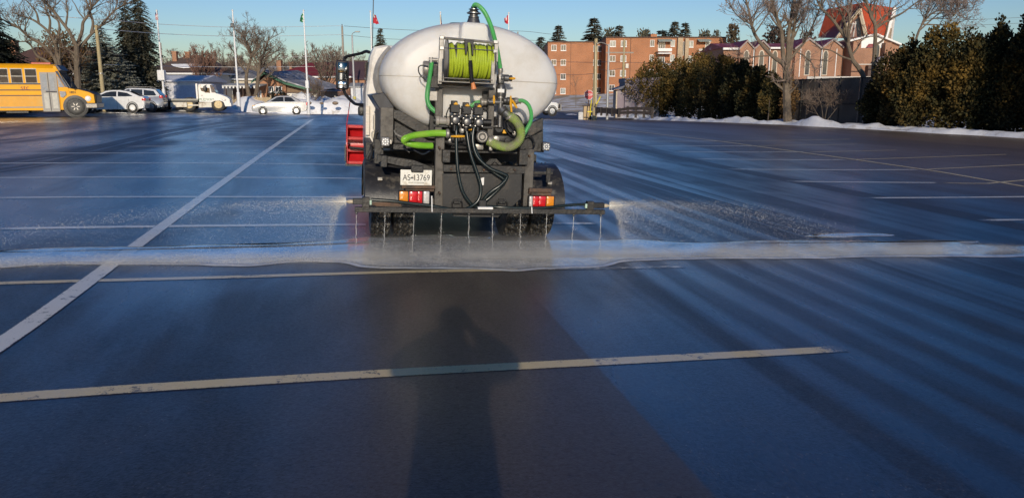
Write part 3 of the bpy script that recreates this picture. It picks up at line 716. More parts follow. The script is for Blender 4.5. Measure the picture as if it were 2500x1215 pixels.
# ------------------------------------------------------------------ hose reel
RY = .20; rc = T(1145, 150, RY); rx0 = T(1091, 150, RY).x; rx1 = T(1199, 150, RY).x; RR = T(1145, 108, RY-.05).z-rc.z
g = G(); n = 19; rnd = random.Random(4)
for k in range(n):
    xx = rx0+.012+(rx1-rx0-.024)*k/(n-1); sk = rnd.uniform(-.022, .022); pts = []
    rr = RR*rnd.uniform(.97, 1.03)
    for j in range(29):
        an = 2*math.pi*j/28; pts.append((xx+sk*math.sin(an)*1.0, RY+rr*math.cos(an)*1.0, rc.z+rr*math.sin(an)))
    g.tube(pts, .0135, 8, cap=False)
reel = thing('hose_reel', None, None); reel.parent = truck
g.obj('wound_hose', M_reelhose, reel, smooth=True)
G().cyl((rx0, RY, rc.z), (rx1, RY, rc.z), RR*.93, 28).obj('drum', M_dsteel, reel, smooth=True)
for x in (rx0-.012, rx1+.004):
    G().lathe([(.03, 0), (RR*1.28, 0), (RR*1.3, .004), (RR*1.28, .010), (.03, .010)], (x, RY, rc.z), (1, 0, 0), 36).obj('reel_flange', M_dsteel, reel, smooth=True)
g = G(); TB(g, 1073, 91, 1083, 145, .03, .07, .004); TB(g, 1070, 142, 1079, 206, .03, .07, .004); TB(g, 1208, 101, 1216, 152, .03, .07, .004); TB(g, 1200, 148, 1208, 208, .03, .07, .004)
a = T(1080, 93, .05); b = T(1212, 105, .05); g.tube([a, b], .014, 4)
TB(g, 1078, 189, 1203, 197, .02, .08, .004); TB(g, 1072, 197, 1206, 206, .0, .42, .004)
q = TP([(1200, 150), (1213, 152), (1213, 160), (1203, 166)], .05); g.prism(q, (0, .06, 0))
g.obj('reel_frame', M_alu, reel, bevel=.003)
g = G(); g.tube([T(1080, 117, .06), T(1210, 124, .06)], .005, 6); g.obj('guide_rod', M_steel, reel)
g = G()
for x, yv in ((1079, 92), (1211, 103), (1079, 118), (1210, 126)):
    g = G(); TB(g, x-5, yv-5, x+5, yv+4, .015, .04, .003); g.obj('clamp', M_steel, reel)
g = G(); q = TP([(1134, 97), (1157, 99), (1156, 135), (1152, 135), (1151, 110), (1142, 109), (1140, 134), (1136, 133)], .0); g.prism(q, (0, .03, 0)); g.obj('hose_guide', M_black, reel, bevel=.004)
g = G(); g.tube(spline(TP([(1145, 106, -.01), (1147, 125, -.04), (1148, 149, -.05)], 0)), .0135, 8); g.obj('loose_hose', mat('olive_hose', (.3, .38, .05), .4), reel, smooth=True)
g = G(); pts = resample(spline(TP([(1148, 148, -.05), (1150, 172, -.05), (1153, 203, -.05)], 0), 16), .0035); g.tube(pts, [.017+.004*(i % 4 < 2) for i in range(len(pts))], 8); g.obj('coil_guard', M_black, reel)
a = T(1154, 201, -.05); b = T(1157, 218, -.05); G().tube([a, b], [.016, .028], 12).obj('spray_nozzle', mat('orange_plastic', (.62, .22, .07), .5), reel, smooth=True)
a = T(1033, 167, RY+.02); b = T(1052, 167, RY+.02); rm = (T(1040, 149, RY).z-T(1040, 186, RY).z)/2
g = G().lathe([(.01, 0), (rm*.92, 0), (rm, .01), (rm, b.x-a.x-.01), (rm*.9, b.x-a.x), (rm*.9, b.x-a.x+.02), (rm*.97, b.x-a.x+.025), (rm*.97, b.x-a.x+.05), (.05, b.x-a.x+.09)], a, (1, 0, 0), 28)
g.obj('reel_motor', M_alu, reel, smooth=True)
g = G(); g.tube(spline(TP([(1046, 162, .12), (1030, 160, .12), (1022, 165, .13), (1024, 180, .15), (1038, 196, .18), (1052, 206, .2)], .1)), .006, 6); g.obj('cable', M_dsteel, reel)
g = G(); q = T(1055, 146, .10); g.cyl((q.x-.03, .10, q.z), (q.x+.05, .10, q.z), .018, 12); g.cyl((q.x-.01, .10, q.z-.03), (q.x-.01, .10, q.z+.02), .02, 12); g.obj('hose_elbow', M_alu, reel, smooth=True)
g = G(); TB(g, 1052, 186, 1072, 215, .10, .3); TB(g, 1058, 160, 1068, 190, .1, .3); g.obj('reel_bracket', M_frame, reel)

# ------------------------------------------------------------------ plumbing
def hose(name, pts, r, m, pitch=.009, depth=.004, n=10):
    corrugated(G(), [T(*p) for p in pts], r, pitch, depth, n).obj(name, m, truck, smooth=True)
hose('green_hose', [(1157, 15, .60), (1161, 12, .55), (1170, 16, .45), (1182, 29, .34), (1193, 50, .26), (1203, 78, .2), (1213, 118, .16), (1219, 150, .15), (1222, 172, .15)], .0205, M_green)
hose('green_hose', [(1054, 152, .10), (1051, 175, .09), (1048, 195, .09), (1044, 220, .11), (1043, 240, .16), (1047, 256, .2), (1057, 268, .24), (1075, 280, .3)], .021, M_green)
hose('green_hose', [(1262, 247, .10), (1275, 246, .08), (1288, 254, .06), (1296, 272, .05), (1296, 294, .06), (1286, 316, .1), (1273, 336, .16)], .019, M_green)
hose('green_hose', [(1090, 326, .16), (1070, 325, .12), (1040, 327, .08), (1010, 331, .05), (992, 337, .06), (987, 343, .12), (998, 350, .18), (1025, 355, .22), (1056, 356, .24)], .03, M_lime, .011, .006)
hose('green_hose', [(1170, 250, .3), (1160, 252, .36), (1150, 260, .4)], .02, M_green)
hose('suction_hose', [(1228, 268, .16), (1240, 280, .12), (1258, 294, .08), (1270, 314, .06), (1271, 334, .05), (1260, 351, .05), (1240, 359, .05), (1216, 355, .06), (1192, 344, .1)], .042, M_suction, .013, .009, 14)
def black_hose(pts, r=.017):
    G().tube(spline([T(*p) for p in pts], 10), r, 10).obj('black_hose', M_hoseblk, truck, smooth=True)
black_hose([(1114, 292, .12), (1114, 330, .1), (1115, 376, .08), (1119, 425, .06), (1130, 468, .05), (1150, 497, .06), (1170, 506, .07)])
black_hose([(1139, 296, .12), (1140, 325, .1), (1149, 376, .07), (1166, 426, .05), (1174, 460, .04), (1168, 488, .03), (1148, 505, .02), (1120, 513, .0), (1080, 507, -.01), (1052, 502, -.01), (1000, 496, -.01), (960, 491, -.01), (905, 487, .0)])
black_hose([(1166, 292, .12), (1156, 318, .1), (1155, 350, .08), (1166, 383, .06), (1195, 410, .04), (1228, 424, .03), (1238, 432, .03), (1222, 452, .04), (1196, 470, .05), (1178, 490, .07)])
black_hose([(1150, 322, .1), (1160, 360, .09), (1178, 396, .08), (1205, 420, .07), (1232, 440, .06), (1222, 456, .07), (1200, 478, .08), (1180, 494, .08)], .015)
black_hose([(1182, 503, .05), (1225, 506, .0), (1290, 508, -.01), (1340, 506, -.01), (1384, 501, .0), (1432, 498, .0)], .015)
# three motorised control valves
def control_valve(px, py0):
    c = T(px, py0, .14); w = .046
    root = G().bbox(c.x-w, c.x+w, .08, .18, c.z-.115, c.z-.035, .008).obj('control_valve', M_black, truck)
    G().bbox(c.x-w*.72, c.x+w*.5, .09, .17, c.z-.04, c.z, .006).obj('cap', M_black, root)
    q = c+Vector((.005, 0, -.02)); g = G().bbox(q.x-.02, q.x+.02, .075, .095, q.z-.018, q.z-.004, .003).bbox(q.x-.01, q.x+.01, .075, .095, q.z-.006, q.z+.006, .003); g.obj('indicator', M_yellow, root)
    z2 = c.z-.115; g = G(); g.lathe([(.022, 0), (.03, -.008), (.03, -.016), (.02, -.022)], (c.x+.004, .13, z2), (0, 0, 1), 14); g.obj('collar', M_steel, root, smooth=True)
    zb = z2-.07; g = G(); g.bbox(c.x-.045, c.x+.05, .07, .18, zb-.045, zb+.045, .01); g.lathe([(.012, 0), (.026, .0), (.036, .01), (.036, .03), (.026, .04)], (c.x+.004, .04, zb), (0, 1, 0), 16); g.obj('valve_body', M_black, root)
    g = G()
    for sx in (-1, 1):
        for sz in (-1, 1): g.lathe([(.003, 0), (.007, .001), (.007, .01)], (c.x+.004+sx*.034, .062, zb+sz*.034), (0, 1, 0), 8)
    g.obj('bolt', M_steel, root)
    G().lathe([(.026, .0), (.034, .004), (.034, .008), (.028, .01)], (c.x+.004, .036, zb), (0, 1, 0), 18).obj('ring', M_dsteel, root, smooth=True)
    return c.x, zb
cv = [control_valve(1110, 246), control_valve(1138, 250), control_valve(1167, 252)]
zb = cv[1][1]
g = G(); g.cyl((cv[0][0]-.2, .16, zb), (cv[2][0]+.14, .16, zb), .03, 16); g.bx(cv[0][0]-.2, cv[2][0]+.16, .17, .2, zb-.06, zb-.04)
for i in range(3): g.cyl((cv[i][0], .1, zb-.03), (cv[i][0], .1, zb-.09), .02, 12)
g.obj('manifold', M_black, truck, smooth=True)
g = G(); xx = cv[0][0]-.16; g.lathe([(.035, 0), (.045, .01), (.045, .03), (.036, .04), (.036, .1), (.046, .11), (.046, .13), (.03, .14)], (xx-.02, .15, zb), (1, 0, 0), 20); g.obj('filter', mat('grey_translucent', (.33, .3, .26), .3), truck, smooth=True)
g = G()
for i, (a, b) in enumerate(((1114, 300), (1138, 308), (1160, 306))): q = T(a, b, .1); g.cyl(q+Vector((0, 0, -.012)), q+Vector((0, 0, .012)), .021, 14)
q = T(1090, 326, .16); g.lathe([(.034, -.01), (.046, 0), (.046, .02), (.034, .03)], q, (1, 0, 0), 18)
q = T(1222, 174, .15); g.lathe([(.02, .03), (.026, .02), (.026, .0), (.02, -.02), (.034, -.05), (.02, -.07)], q, (0, 0, 1), 14)
q = T(1262, 247, .1); g.lathe([(.02, -.03), (.034, -.02), (.034, .0), (.024, .02), (.026, .04)], q, (1, 0, 0), 14)
q = T(1196, 345, .1); g.lathe([(.044, -.02), (.05, -.01), (.05, .02), (.044, .03)], q, (1, 0, .3), 18)
q = T(1244, 284, .11); g.lathe([(.042, -.012), (.049, -.008), (.049, .012), (.042, .016)], q, (.6, 0, -.8), 18)
q = T(1186, 250, .3); g.lathe([(.03, -.06), (.042, -.05), (.042, -.03), (.034, -.02), (.034, .02), (.042, .03), (.042, .05)], q, (1, 0, 0), 16)
q = T(1222, 242, .16); g.lathe([(.018, .04), (.03, .03), (.03, .01), (.018, 0)], q, (0, 0, 1), 14)
g.obj('hose_clamp', M_alu, truck, smooth=True)
def ball_valve(px, py, yy, axis, hpts, r=.03):
    c = T(px, py, yy); ax = Vector(axis)
    root = G().lathe([(r*.7, -.06), (r, -.055), (r, -.035), (r*.8, -.03), (r*1.15, -.02), (r*1.15, .02), (r*.8, .03), (r, .035), (r, .055), (r*.7, .06)], c, ax, 16).obj('ball_valve', M_dsteel, truck, smooth=True)
    g = G()
    for P in hpts:
        P = [T(*p) for p in P]; g.tube(P, [.008]+[.013]*(len(P)-2)+[.010] if len(P) > 2 else .012, 8)
    g.obj('handle', M_yellow, root, smooth=True)
ball_valve(1236, 191, .14, (1, 0, 0), [[(1244, 192, .12), (1250, 192, .1), (1258, 192, .1)]])
ball_valve(1243, 246, .12, (1, 0, 0), [[(1247, 234, .05), (1247, 255, .05), (1249, 274, .05)], [(1250, 244, .05), (1256, 254, .05), (1262, 264, .05)]])
ball_valve(1116, 336, .14, (1, 0, 0), [[(1101, 333, .06), (1118, 333, .06), (1134, 333, .06)]], .034)
ball_valve(1204, 247, .17, (1, 0, 0), [[(1206, 233, .14), (1206, 243, .14), (1206, 253, .14)]], .028)
g = G(); q = T(1232, 322, .2); g.prism([q+Vector((-.02, 0, -.015)), q+Vector((.02, 0, -.015)), q+Vector((.012, 0, .02)), q+Vector((-.012, 0, .02))], (0, .03, 0)); q = T(1166, 317, .2); g.bbox(q.x-.09, q.x+.03, .2, .22, q.z-.008, q.z+.008, .003); g.obj('lever', M_yellow, truck)
g = G(); c = T(1222, 192, .18); g.bbox(c.x-.03, c.x+.03, .12, .24, c.z-.05, c.z+.04, .01)
c = T(1223, 222, .18); g.lathe([(.025, -.1), (.04, -.08), (.052, -.05), (.055, 0), (.045, .05), (.025, .08), (.02, .11)], c, (0, 0, 1), 18)
c = T(1222, 250, .16); g.cyl(c+Vector((0, 0, .1)), c+Vector((0, 0, -.24)), .026, 14); g.cyl(c+Vector((-.12, 0, 0)), c+Vector((.1, 0, 0)), .026, 14); g.lathe([(.03, -.03), (.05, -.02), (.05, .02), (.03, .03)], c+Vector((.02, -.03, -.08)), (.5, -.4, -.6), 18)
c = T(1236, 276, .13); g.tube([T(1226, 268, .15), T(1246, 286, .11)], [.045, .05], 14)
g.obj('pipe_stack', M_dsteel, truck, smooth=True)
g = G(); c = T(1223, 222, .12); g.bbox(c.x-.034, c.x+.034, .115, .125, c.z-.018, c.z+.018, .004); g.obj('instruction_sticker', M_paintw, truck)
# pump body and strainer
g = G(); c = T(1214, 312, .3); g.lathe([(.04, -.1), (.09, -.06), (.1, 0), (.1, .1), (.06, .15)], c, (0, 1, 0), 20); g.lathe([(.05, 0), (.06, .02), (.05, .05)], c+Vector((0, 0, .06)), (0, 0, 1), 18)
c2 = T(1252, 302, .30); g.lathe([(.085, -.02), (.1, 0), (.1, .04), (.085, .06)], c2, (.2, 1, 0), 28)
TB(g, 1200, 330, 1262, 350, .2, .4, .01); TB(g, 1090, 330, 1160, 352, .24, .4, .01); TB(g, 1102, 342, 1160, 364, .3, .4); TB(g, 1168, 300, 1196, 330, .26, .4, .01)
g.obj('pump', M_black, truck, smooth=True)
g = G(); c = T(1214, 311, .2); g.lathe([(.02, -.008), (.05, -.005), (.05, .005), (.02, .012)], c, (0, .3, 1), 20); TB(g, 1160, 352, 1180, 366, .16, .22); TB(g, 1195, 358, 1202, 368, .1, .16); g.obj('pump_fitting', M_alu, truck, smooth=True)
g = G(); c = T(1178, 334, .03)
g.lathe([(.0, .06), (.022, .06), (.024, .0), (.034, .0), (.036, .03), (.05, .03), (.052, .01), (.06, .01), (.064, .05), (.064, .12), (.03, .16)], c, (.12, 1, 0), 28); g.obj('suction_port', M_black, truck, smooth=True)
G().lathe([(.048, .022), (.052, .0), (.058, .004), (.058, .03)], c, (.12, 1, 0), 28).obj('port_ring', M_dsteel, truck, smooth=True)
g = G(); q = TP([(1174, 435), (1182, 433), (1181, 452), (1176, 452)], .13); g.prism(q, (0, .008, 0)); g.obj('sticker', M_paintw, truck)

# ------------------------------------------------------------------ spray bar
a = T(868, 507, 0); b = T(1475, 520, 0)
g = G().bbox(-1.225, 1.21, -.03, .03, T(1172, 519, 0).z, T(1172, 509, 0).z, .006)
bar_x0, bar_x1 = T(866, 510, 0).x, T(1475, 520, 0).x
zb0, zb1 = T(1172, 520, 0).z, T(1172, 508, 0).z
g = G().bbox(bar_x0, bar_x1, -.025, .025, zb0, zb1, .005)
bar = g.obj('spray_bar', M_frame, truck)
NOZ = (870, 940, 1011, 1078, 1145, 1203, 1271, 1335, 1401, 1467)
nozzle_x = []
for px in NOZ:
    x = T(px, 522, 0).x; nozzle_x.append(x)
    G().lathe([(.006, .0), (.013, -.002), (.013, -.014), (.008, -.018), (.005, -.026)], (x, 0, zb0+.001), (0, 0, 1), 10).obj('nozzle', M_dsteel, bar, smooth=True)
def jet_head(pxs, py, sgn):
    q = [T(p, py, 0) for p in pxs]; root = G().bbox(min(q[0].x, q[1].x), max(q[0].x, q[1].x), -.03, .03, q[0].z-.028, q[0].z+.028, .006).obj('jet_head', M_black, truck)
    g = G().bbox(q[1].x-.035, q[1].x+.035, -.035, .035, zb1-.001, q[0].z+.04, .005); g.obj('mount', M_frame, root)
    tip = q[0]+Vector((sgn*.0, 0, -.004)); g = G().lathe([(.02, 0), (.02, .03), (.012, .05), (.008, .06)], tip, (sgn, 0, 0), 12); g.obj('tip', mat('tan_nozzle', (.5, .42, .3), .4), root, smooth=True)
    G().bbox(q[1].x+(-sgn)*.02, q[1].x+(-sgn)*.055, -.025, .025, q[0].z-.03, q[0].z+.015, .004).obj('fitting', mat('pale_green_plastic', (.45, .6, .48), .4), root)
    return MT @ (tip+Vector((sgn*.06, 0, 0)))
JL = jet_head((861, 893), 491, -1); JR = jet_head((1474, 1440), 501, 1)
g = G()
for x, y0, y1 in ((1054, 478, 517), (1298, 505, 521)): g.tube(TP([(x, y0, -.035), (x+1, y1, -.04)], 0), .006, 5)
q = T(1186, 508, -.03); g.bbox(q.x-.08, q.x+.07, -.05, .0, q.z-.01, q.z+.012, .004); q = T(1178, 498, .0)
g.obj('cable_tie', M_paintw, truck)
g = G(); q = T(1178, 496, .03); g.bbox(q.x-.04, q.x+.04, -.0, .06, q.z-.05, q.z+.035, .012); g.obj('hose_tee', M_black, truck)

# loose wiring, conduit and small fittings round the pump
rnd = random.Random(77)
for pts, r_ in (([(1097, 262, .1), (1090, 280, .12), (1092, 300, .14), (1100, 320, .2)], .006), ([(1121, 262, .1), (1132, 272, .06), (1128, 262, .08)], .005), ([(1149, 264, .1), (1158, 274, .06), (1155, 262, .08)], .005), ([(1178, 264, .1), (1190, 276, .12), (1188, 300, .16), (1180, 318, .2)], .006),
               ([(1085, 284, .2), (1100, 291, .18), (1130, 294, .18), (1180, 293, .2)], .008), ([(1238, 284, .2), (1240, 306, .18), (1252, 322, .16), (1266, 330, .2)], .008), ([(1234, 288, .2), (1232, 310, .16), (1246, 330, .14), (1262, 338, .2)], .006),
               ([(1180, 350, .2), (1200, 362, .22), (1230, 366, .24), (1270, 360, .26)], .012), ([(1086, 346, .26), (1105, 352, .24), (1130, 350, .24), (1160, 356, .24)], .016), ([(1200, 402, .2), (1208, 396, .16), (1218, 404, .18)], .005), ([(925, 398, .5), (945, 404, .46), (975, 408, .4), (1004, 408, .3)], .012), ([(905, 352, .8), (908, 372, .8), (902, 390, .8)], .014), ([(1290, 330, .5), (1301, 340, .5), (1304, 356, .5), (1298, 366, .4)], .010)):
    G().tube(spline([T(*p) for p in pts], 8), r_, 7).obj('conduit', M_rubber, truck, smooth=True)
for px, py, yy, r_ in ((1128, 318, .18, .03), (1152, 330, .2, .026), (1100, 345, .2, .024), (1212, 340, .16, .03), (1240, 345, .18, .03), (1256, 326, .16, .022)):
    c = T(px, py, yy); G().lathe([(r_*.5, 0), (r_, .004), (r_, .03), (r_*.7, .034), (r_*.7, .07)], c, (rnd.uniform(-.3, .3), 1, rnd.uniform(-.3, .3)), 14).obj('pipe_fitting', M_dsteel if rnd.random() < .6 else M_alu, truck, smooth=True)
for px, py in ((1088, 372), (1088, 391), (1278, 375), (1278, 396), (1072, 360), (1072, 470), (1291, 380), (1291, 470), (1050, 452), (1100, 412), (1180, 414), (1255, 414)):
    c = T(px, py, .17); G().lathe([(.004, -.05), (.011, -.045), (.011, .05)], c, (0, 1, 0), 8).obj('bolt', M_rust, truck)
# ------------------------------------------------------------------ brine: puddle, streams, jets, splash
def tl(x, y):                                       # truck-local plan position to world
    c, s = math.cos(TRUCK_YAW), math.sin(TRUCK_YAW); return (P0.x+x*c-y*s, P0.y+x*s+y*c)
def puddle_material():
    m = mat('brine', (.58, .62, .68), .11, var=.25, scale=5, bump=.05, bscale=22, world_coord=True, spec=.7, col2=(.78, .78, .76), c2amt=.38, c2scale=3.0)
    nt = m.node_tree; N = nt.nodes; L = nt.links; p = N['Principled BSDF']; out = N['Material Output']
    p.inputs['Coat Weight'].default_value = 1.0; p.inputs['Coat Roughness'].default_value = .08
    at_ = N.new('ShaderNodeAttribute'); at_.attribute_name = 'film'                 # thickness of the film, thinning towards its rim
    nz = N.new('ShaderNodeTexNoise'); nz.inputs['Scale'].default_value = 3.2; nz.inputs['Detail'].default_value = 6; L.new(N.new('ShaderNodeNewGeometry').outputs['Position'], nz.inputs['Vector'])
    ad = N.new('ShaderNodeMath'); ad.operation = 'MULTIPLY_ADD'; L.new(nz.outputs['Fac'], ad.inputs[0]); ad.inputs[1].default_value = .9; L.new(at_.outputs['Fac'], ad.inputs[2])
    mr = N.new('ShaderNodeMapRange'); mr.inputs['From Min'].default_value = .38; mr.inputs['From Max'].default_value = 1.2; mr.inputs['To Max'].default_value = .93; L.new(ad.outputs[0], mr.inputs['Value'])
    tr = N.new('ShaderNodeBsdfTransparent'); mx = N.new('ShaderNodeMixShader'); L.new(mr.outputs['Result'], mx.inputs[0]); L.new(tr.outputs[0], mx.inputs[1]); L.new(p.outputs[0], mx.inputs[2]); L.new(mx.outputs[0], out.inputs['Surface'])
    return m
M_brine = puddle_material()
UP = [(-60, 616), (0, 612), (60, 607), (130, 605), (240, 604), (340, 601), (450, 599), (600, 598), (720, 595), (800, 590), (850, 585), (900, 580), (950, 578), (1010, 576), (1060, 574), (1100, 574), (1120, 580), (1190, 579), (1200, 582), (1190, 586), (1240, 588), (1300, 587), (1380, 585), (1460, 588), (1520, 586), (1580, 586), (1640, 590), (1700, 593), (1760, 592), (1830, 589), (1900, 588), (1980, 586), (2060, 587), (2160, 589), (2230, 585), (2300, 586), (2360, 587), (2390, 589), (2385, 593), (2340, 594), (2440, 597), (2560, 600), (2620, 606)]
LO = [(2640, 616), (2560, 623), (2500, 626), (2420, 627), (2300, 629), (2150, 629), (2000, 631), (1850, 632), (1700, 634), (1600, 637), (1520, 641), (1495, 647), (1470, 652), (1400, 655), (1340, 657), (1290, 661), (1250, 664), (1210, 661), (1140, 658), (1080, 657), (1000, 657), (930, 656), (880, 652), (830, 643), (720, 642), (640, 648), (560, 650), (480, 646), (380, 645), (300, 646), (180, 647), (80, 650), (0, 655), (-60, 658)]
def puddle(px, name, z_in=.012, inset=.05):
    pts = [Vector(gnd(*p)+(0,)) for p in px]; pts = resample(spline(pts+[pts[0]], 5), .07)
    pts = [q+Vector((0, 1, 0))*(.07*noise.noise((q.x*1.3, q.y*1.3, 5))+.035*noise.noise((q.x*4.1, q.y*4.1, 8))) for q in pts]
    n = len(pts); v = []; f = []
    nr = []
    for i in range(n):
        t = (pts[(i+1) % n]-pts[i-1]).normalized(); nr.append(Vector((t.y, -t.x, 0)))
    area = sum(pts[i].x*pts[(i+1) % n].y-pts[(i+1) % n].x*pts[i].y for i in range(n))
    sg = -1 if area > 0 else 1
    bm = bmesh.new()
    def ringv(off, dz): return [bm.verts.new((p.x+nr[i].x*sg*off, p.y+nr[i].y*sg*off, terrain(p.x, p.y)+dz)) for i, p in enumerate(pts)]
    r0 = ringv(0, .004); r1 = ringv(.02, .009); r2 = ringv(.06, z_in); r3 = ringv(.11, z_in); film = {}
    for ring, val in ((r0, .25), (r1, .75), (r2, .35), (r3, .6)):
        for q in ring: film[q] = val
    for A, B in ((r0, r1), (r1, r2), (r2, r3)):
        for i in range(n): bm.faces.new((A[i], A[(i+1) % n], B[(i+1) % n], B[i]))
    bmesh.ops.holes_fill(bm, edges=[e for e in bm.edges if e.is_boundary and all(w in set(r3) for w in e.verts)], sides=0)
    bmesh.ops.recalc_face_normals(bm, faces=bm.faces[:])
    bm.verts.index_update(); fv = [film[q] for q in bm.verts]
    me = bpy.data.meshes.new(name); bm.to_mesh(me); bm.free()
    fa = me.attributes.new('film', 'FLOAT', 'POINT'); fa.data.foreach_set('value', fv)
    o = link(name, me, M_brine, smooth=True); return tag(o, kind='stuff')
puddle(UP+LO, 'brine_puddle')
puddle([(1965, 578), (2010, 571), (2080, 569), (2150, 570), (2185, 575), (2120, 578), (2050, 580)], 'brine_puddle')

M_water = mat('falling_water', (.80, .79, .75), .12, var=.1, scale=30, trans=.35, spec=.6)
M_drop = mat('water_drops', (.86, .83, .77), .25, var=.1, scale=3, trans=.2)
ords = ['leftmost', 'second from left', 'third from left', 'fourth from left', 'fifth from left', 'fifth from right', 'fourth from right', 'third from right', 'second from right', 'rightmost']
rnd = random.Random(11)
for i, x in enumerate(nozzle_x):
    p0 = MT @ Vector((x, 0, zb0-.02)); gx, gy = p0.x-rnd.uniform(.0, .03), p0.y-.03; z1 = terrain(gx, gy)+.015
    pts = []; rs = []; m = 26
    for k in range(m):
        t = k/(m-1); w = .010*t
        pts.append(Vector((p0.x+(gx-p0.x)*t+rnd.uniform(-w, w), p0.y+(gy-p0.y)*t+rnd.uniform(-w, w), p0.z+(z1-p0.z)*t)))
        rs.append(.0026*(1-.5*t)*rnd.uniform(.3, 1.4)+.0005)
    g = G(); g.tube(pts, rs, 6)
    for k in range(70):                                  # beads that break away and the crown where it lands
        t = rnd.random()**.7; s = .02+.04*t; q = Vector((p0.x+(gx-p0.x)*t+rnd.gauss(0, s*.5), p0.y+rnd.gauss(0, s*.5), p0.z+(z1-p0.z)*t)); r = rnd.uniform(.0012, .003)
        g.add([q+Vector(o)*r for o in ((1, 0, 0), (-1, 0, 0), (0, 1, 0), (0, -1, 0), (0, 0, 1.3), (0, 0, -1.3))], [(0,2,4),(2,1,4),(1,3,4),(3,0,4),(2,0,5),(1,2,5),(3,1,5),(0,3,5)])
    for k in range(60):
        an = rnd.uniform(0, 6.28); rr = abs(rnd.gauss(0, .06)); q = Vector((gx+rr*math.cos(an), gy+rr*math.sin(an), z1+rnd.random()**2*.05)); r = rnd.uniform(.0015, .004)
        g.add([q+Vector(o)*r for o in ((1, 0, 0), (-1, 0, 0), (0, 1, 0), (0, -1, 0), (0, 0, 1), (0, 0, -1))], [(0,2,4),(2,1,4),(1,3,4),(3,0,4),(2,0,5),(1,2,5),(3,1,5),(0,3,5)])
    o = g.obj('water_stream', M_water, smooth=True)
    where = ' by left tyres' if i in (1, 2) else ' by right tyres' if i in (6, 7) else ''
    tag(o, f'water stream falling from spray bar{where}, {ords[i]} of ten', 'water stream', 'water streams falling from the spray bar')
OCT = [Vector(o) for o in ((1, 0, 0), (-1, 0, 0), (0, 1, 0), (0, -1, 0), (0, 0, 1), (0, 0, -1))]
OF = [(0,2,4),(2,1,4),(1,3,4),(3,0,4),(2,0,5),(1,2,5),(3,1,5),(0,3,5)]
def drops(g, q, r): g.add([q+o*r for o in OCT], OF)
UX = Vector((math.cos(TRUCK_YAW), math.sin(TRUCK_YAW), 0)); UY = Vector((-math.sin(TRUCK_YAW), math.cos(TRUCK_YAW), 0))
def jet(start, sgn, label, seed, vm):
    rnd = random.Random(seed); g = G()
    for k in range(30000):
        v = .5+vm*.97*rnd.random()**2.2; T_ = .45; t = T_*rnd.random()**.9
        if rnd.random() < .045: v = rnd.uniform(vm*.92, vm*1.05)            # the fast core that arcs farthest
        lob = .35+rnd.gauss(0, .22)
        spread = .018*v+.03
        p = start+UX*(sgn*v*t)+UY*(rnd.gauss(0, spread*t*1.8))+Vector((0, 0, lob*t-4.9*t*t+rnd.gauss(0, .02+.05*t)))
        if p.z < terrain(p.x, p.y)+.01: continue
        drops(g, p, rnd.uniform(.0007, .0021)*(1.3 if v > vm*.91 else 1))
    for k in range(150):                                          # torn sheets and clots of the core
        v = vm+rnd.gauss(0, .5); t = .40*rnd.random(); p = start+UX*(sgn*v*t)+UY*rnd.gauss(0, .02+.12*t)+Vector((0, 0, .3*t-4.6*t*t+rnd.gauss(0, .012+.05*t)))
        if p.z < terrain(p.x, p.y)+.01: continue
        for j in range(rnd.randint(3, 9)):
            drops(g, p+Vector((rnd.gauss(0, .05), rnd.gauss(0, .02), rnd.gauss(0, .012))), rnd.uniform(.0012, .0034))
    pts = [start+UX*(sgn*.20*k/8)+Vector((0, 0, .004*(k/8))) for k in range(9)]
    g.tube(pts, [.006, .006, .006, .0055, .005, .004, .003, .002, .001], 8)
    tag(g.raw('water_jet', M_drop), label, 'water jet', 'side jets of the spray bar')
jet(JL, -1, 'spray of droplets thrown left from the nozzle at the left end of the spray bar', 5, 11.5)
jet(JR, 1, 'spray of droplets thrown right from the nozzle at the right end of the spray bar', 6, 8.0)
def splash():
    rnd = random.Random(9); g = G()
    def lineY(x): return -.20+.05*noise.noise((x*.8, 0, 4))
    for k in range(60000):
        u = rnd.random()
        if u < .52: x = rnd.uniform(-5.2, -1.0)
        elif u < .78: x = rnd.uniform(1.0, 6.2)
        else: x = rnd.uniform(-1.3, 1.3)
        mid = abs(x) < 1.15
        dens = .45+.55*noise.noise((x*1.1, 3, 1))
        if abs(x) > 3.0 and rnd.random() > .35+dens: continue
        y = lineY(x)+rnd.gauss(0, .17 if mid else .07); h = rnd.random()**2.2*(.15 if mid else .07)
        X, Yw = tl(x, y); drops(g, Vector((X, Yw, terrain(X, Yw)+.012+h)), rnd.uniform(.0006, .0021))
    tag(g.raw('splash_droplets', M_drop), 'pale splash of droplets along the line where the brine lands', 'splash', kind='stuff')
splash()

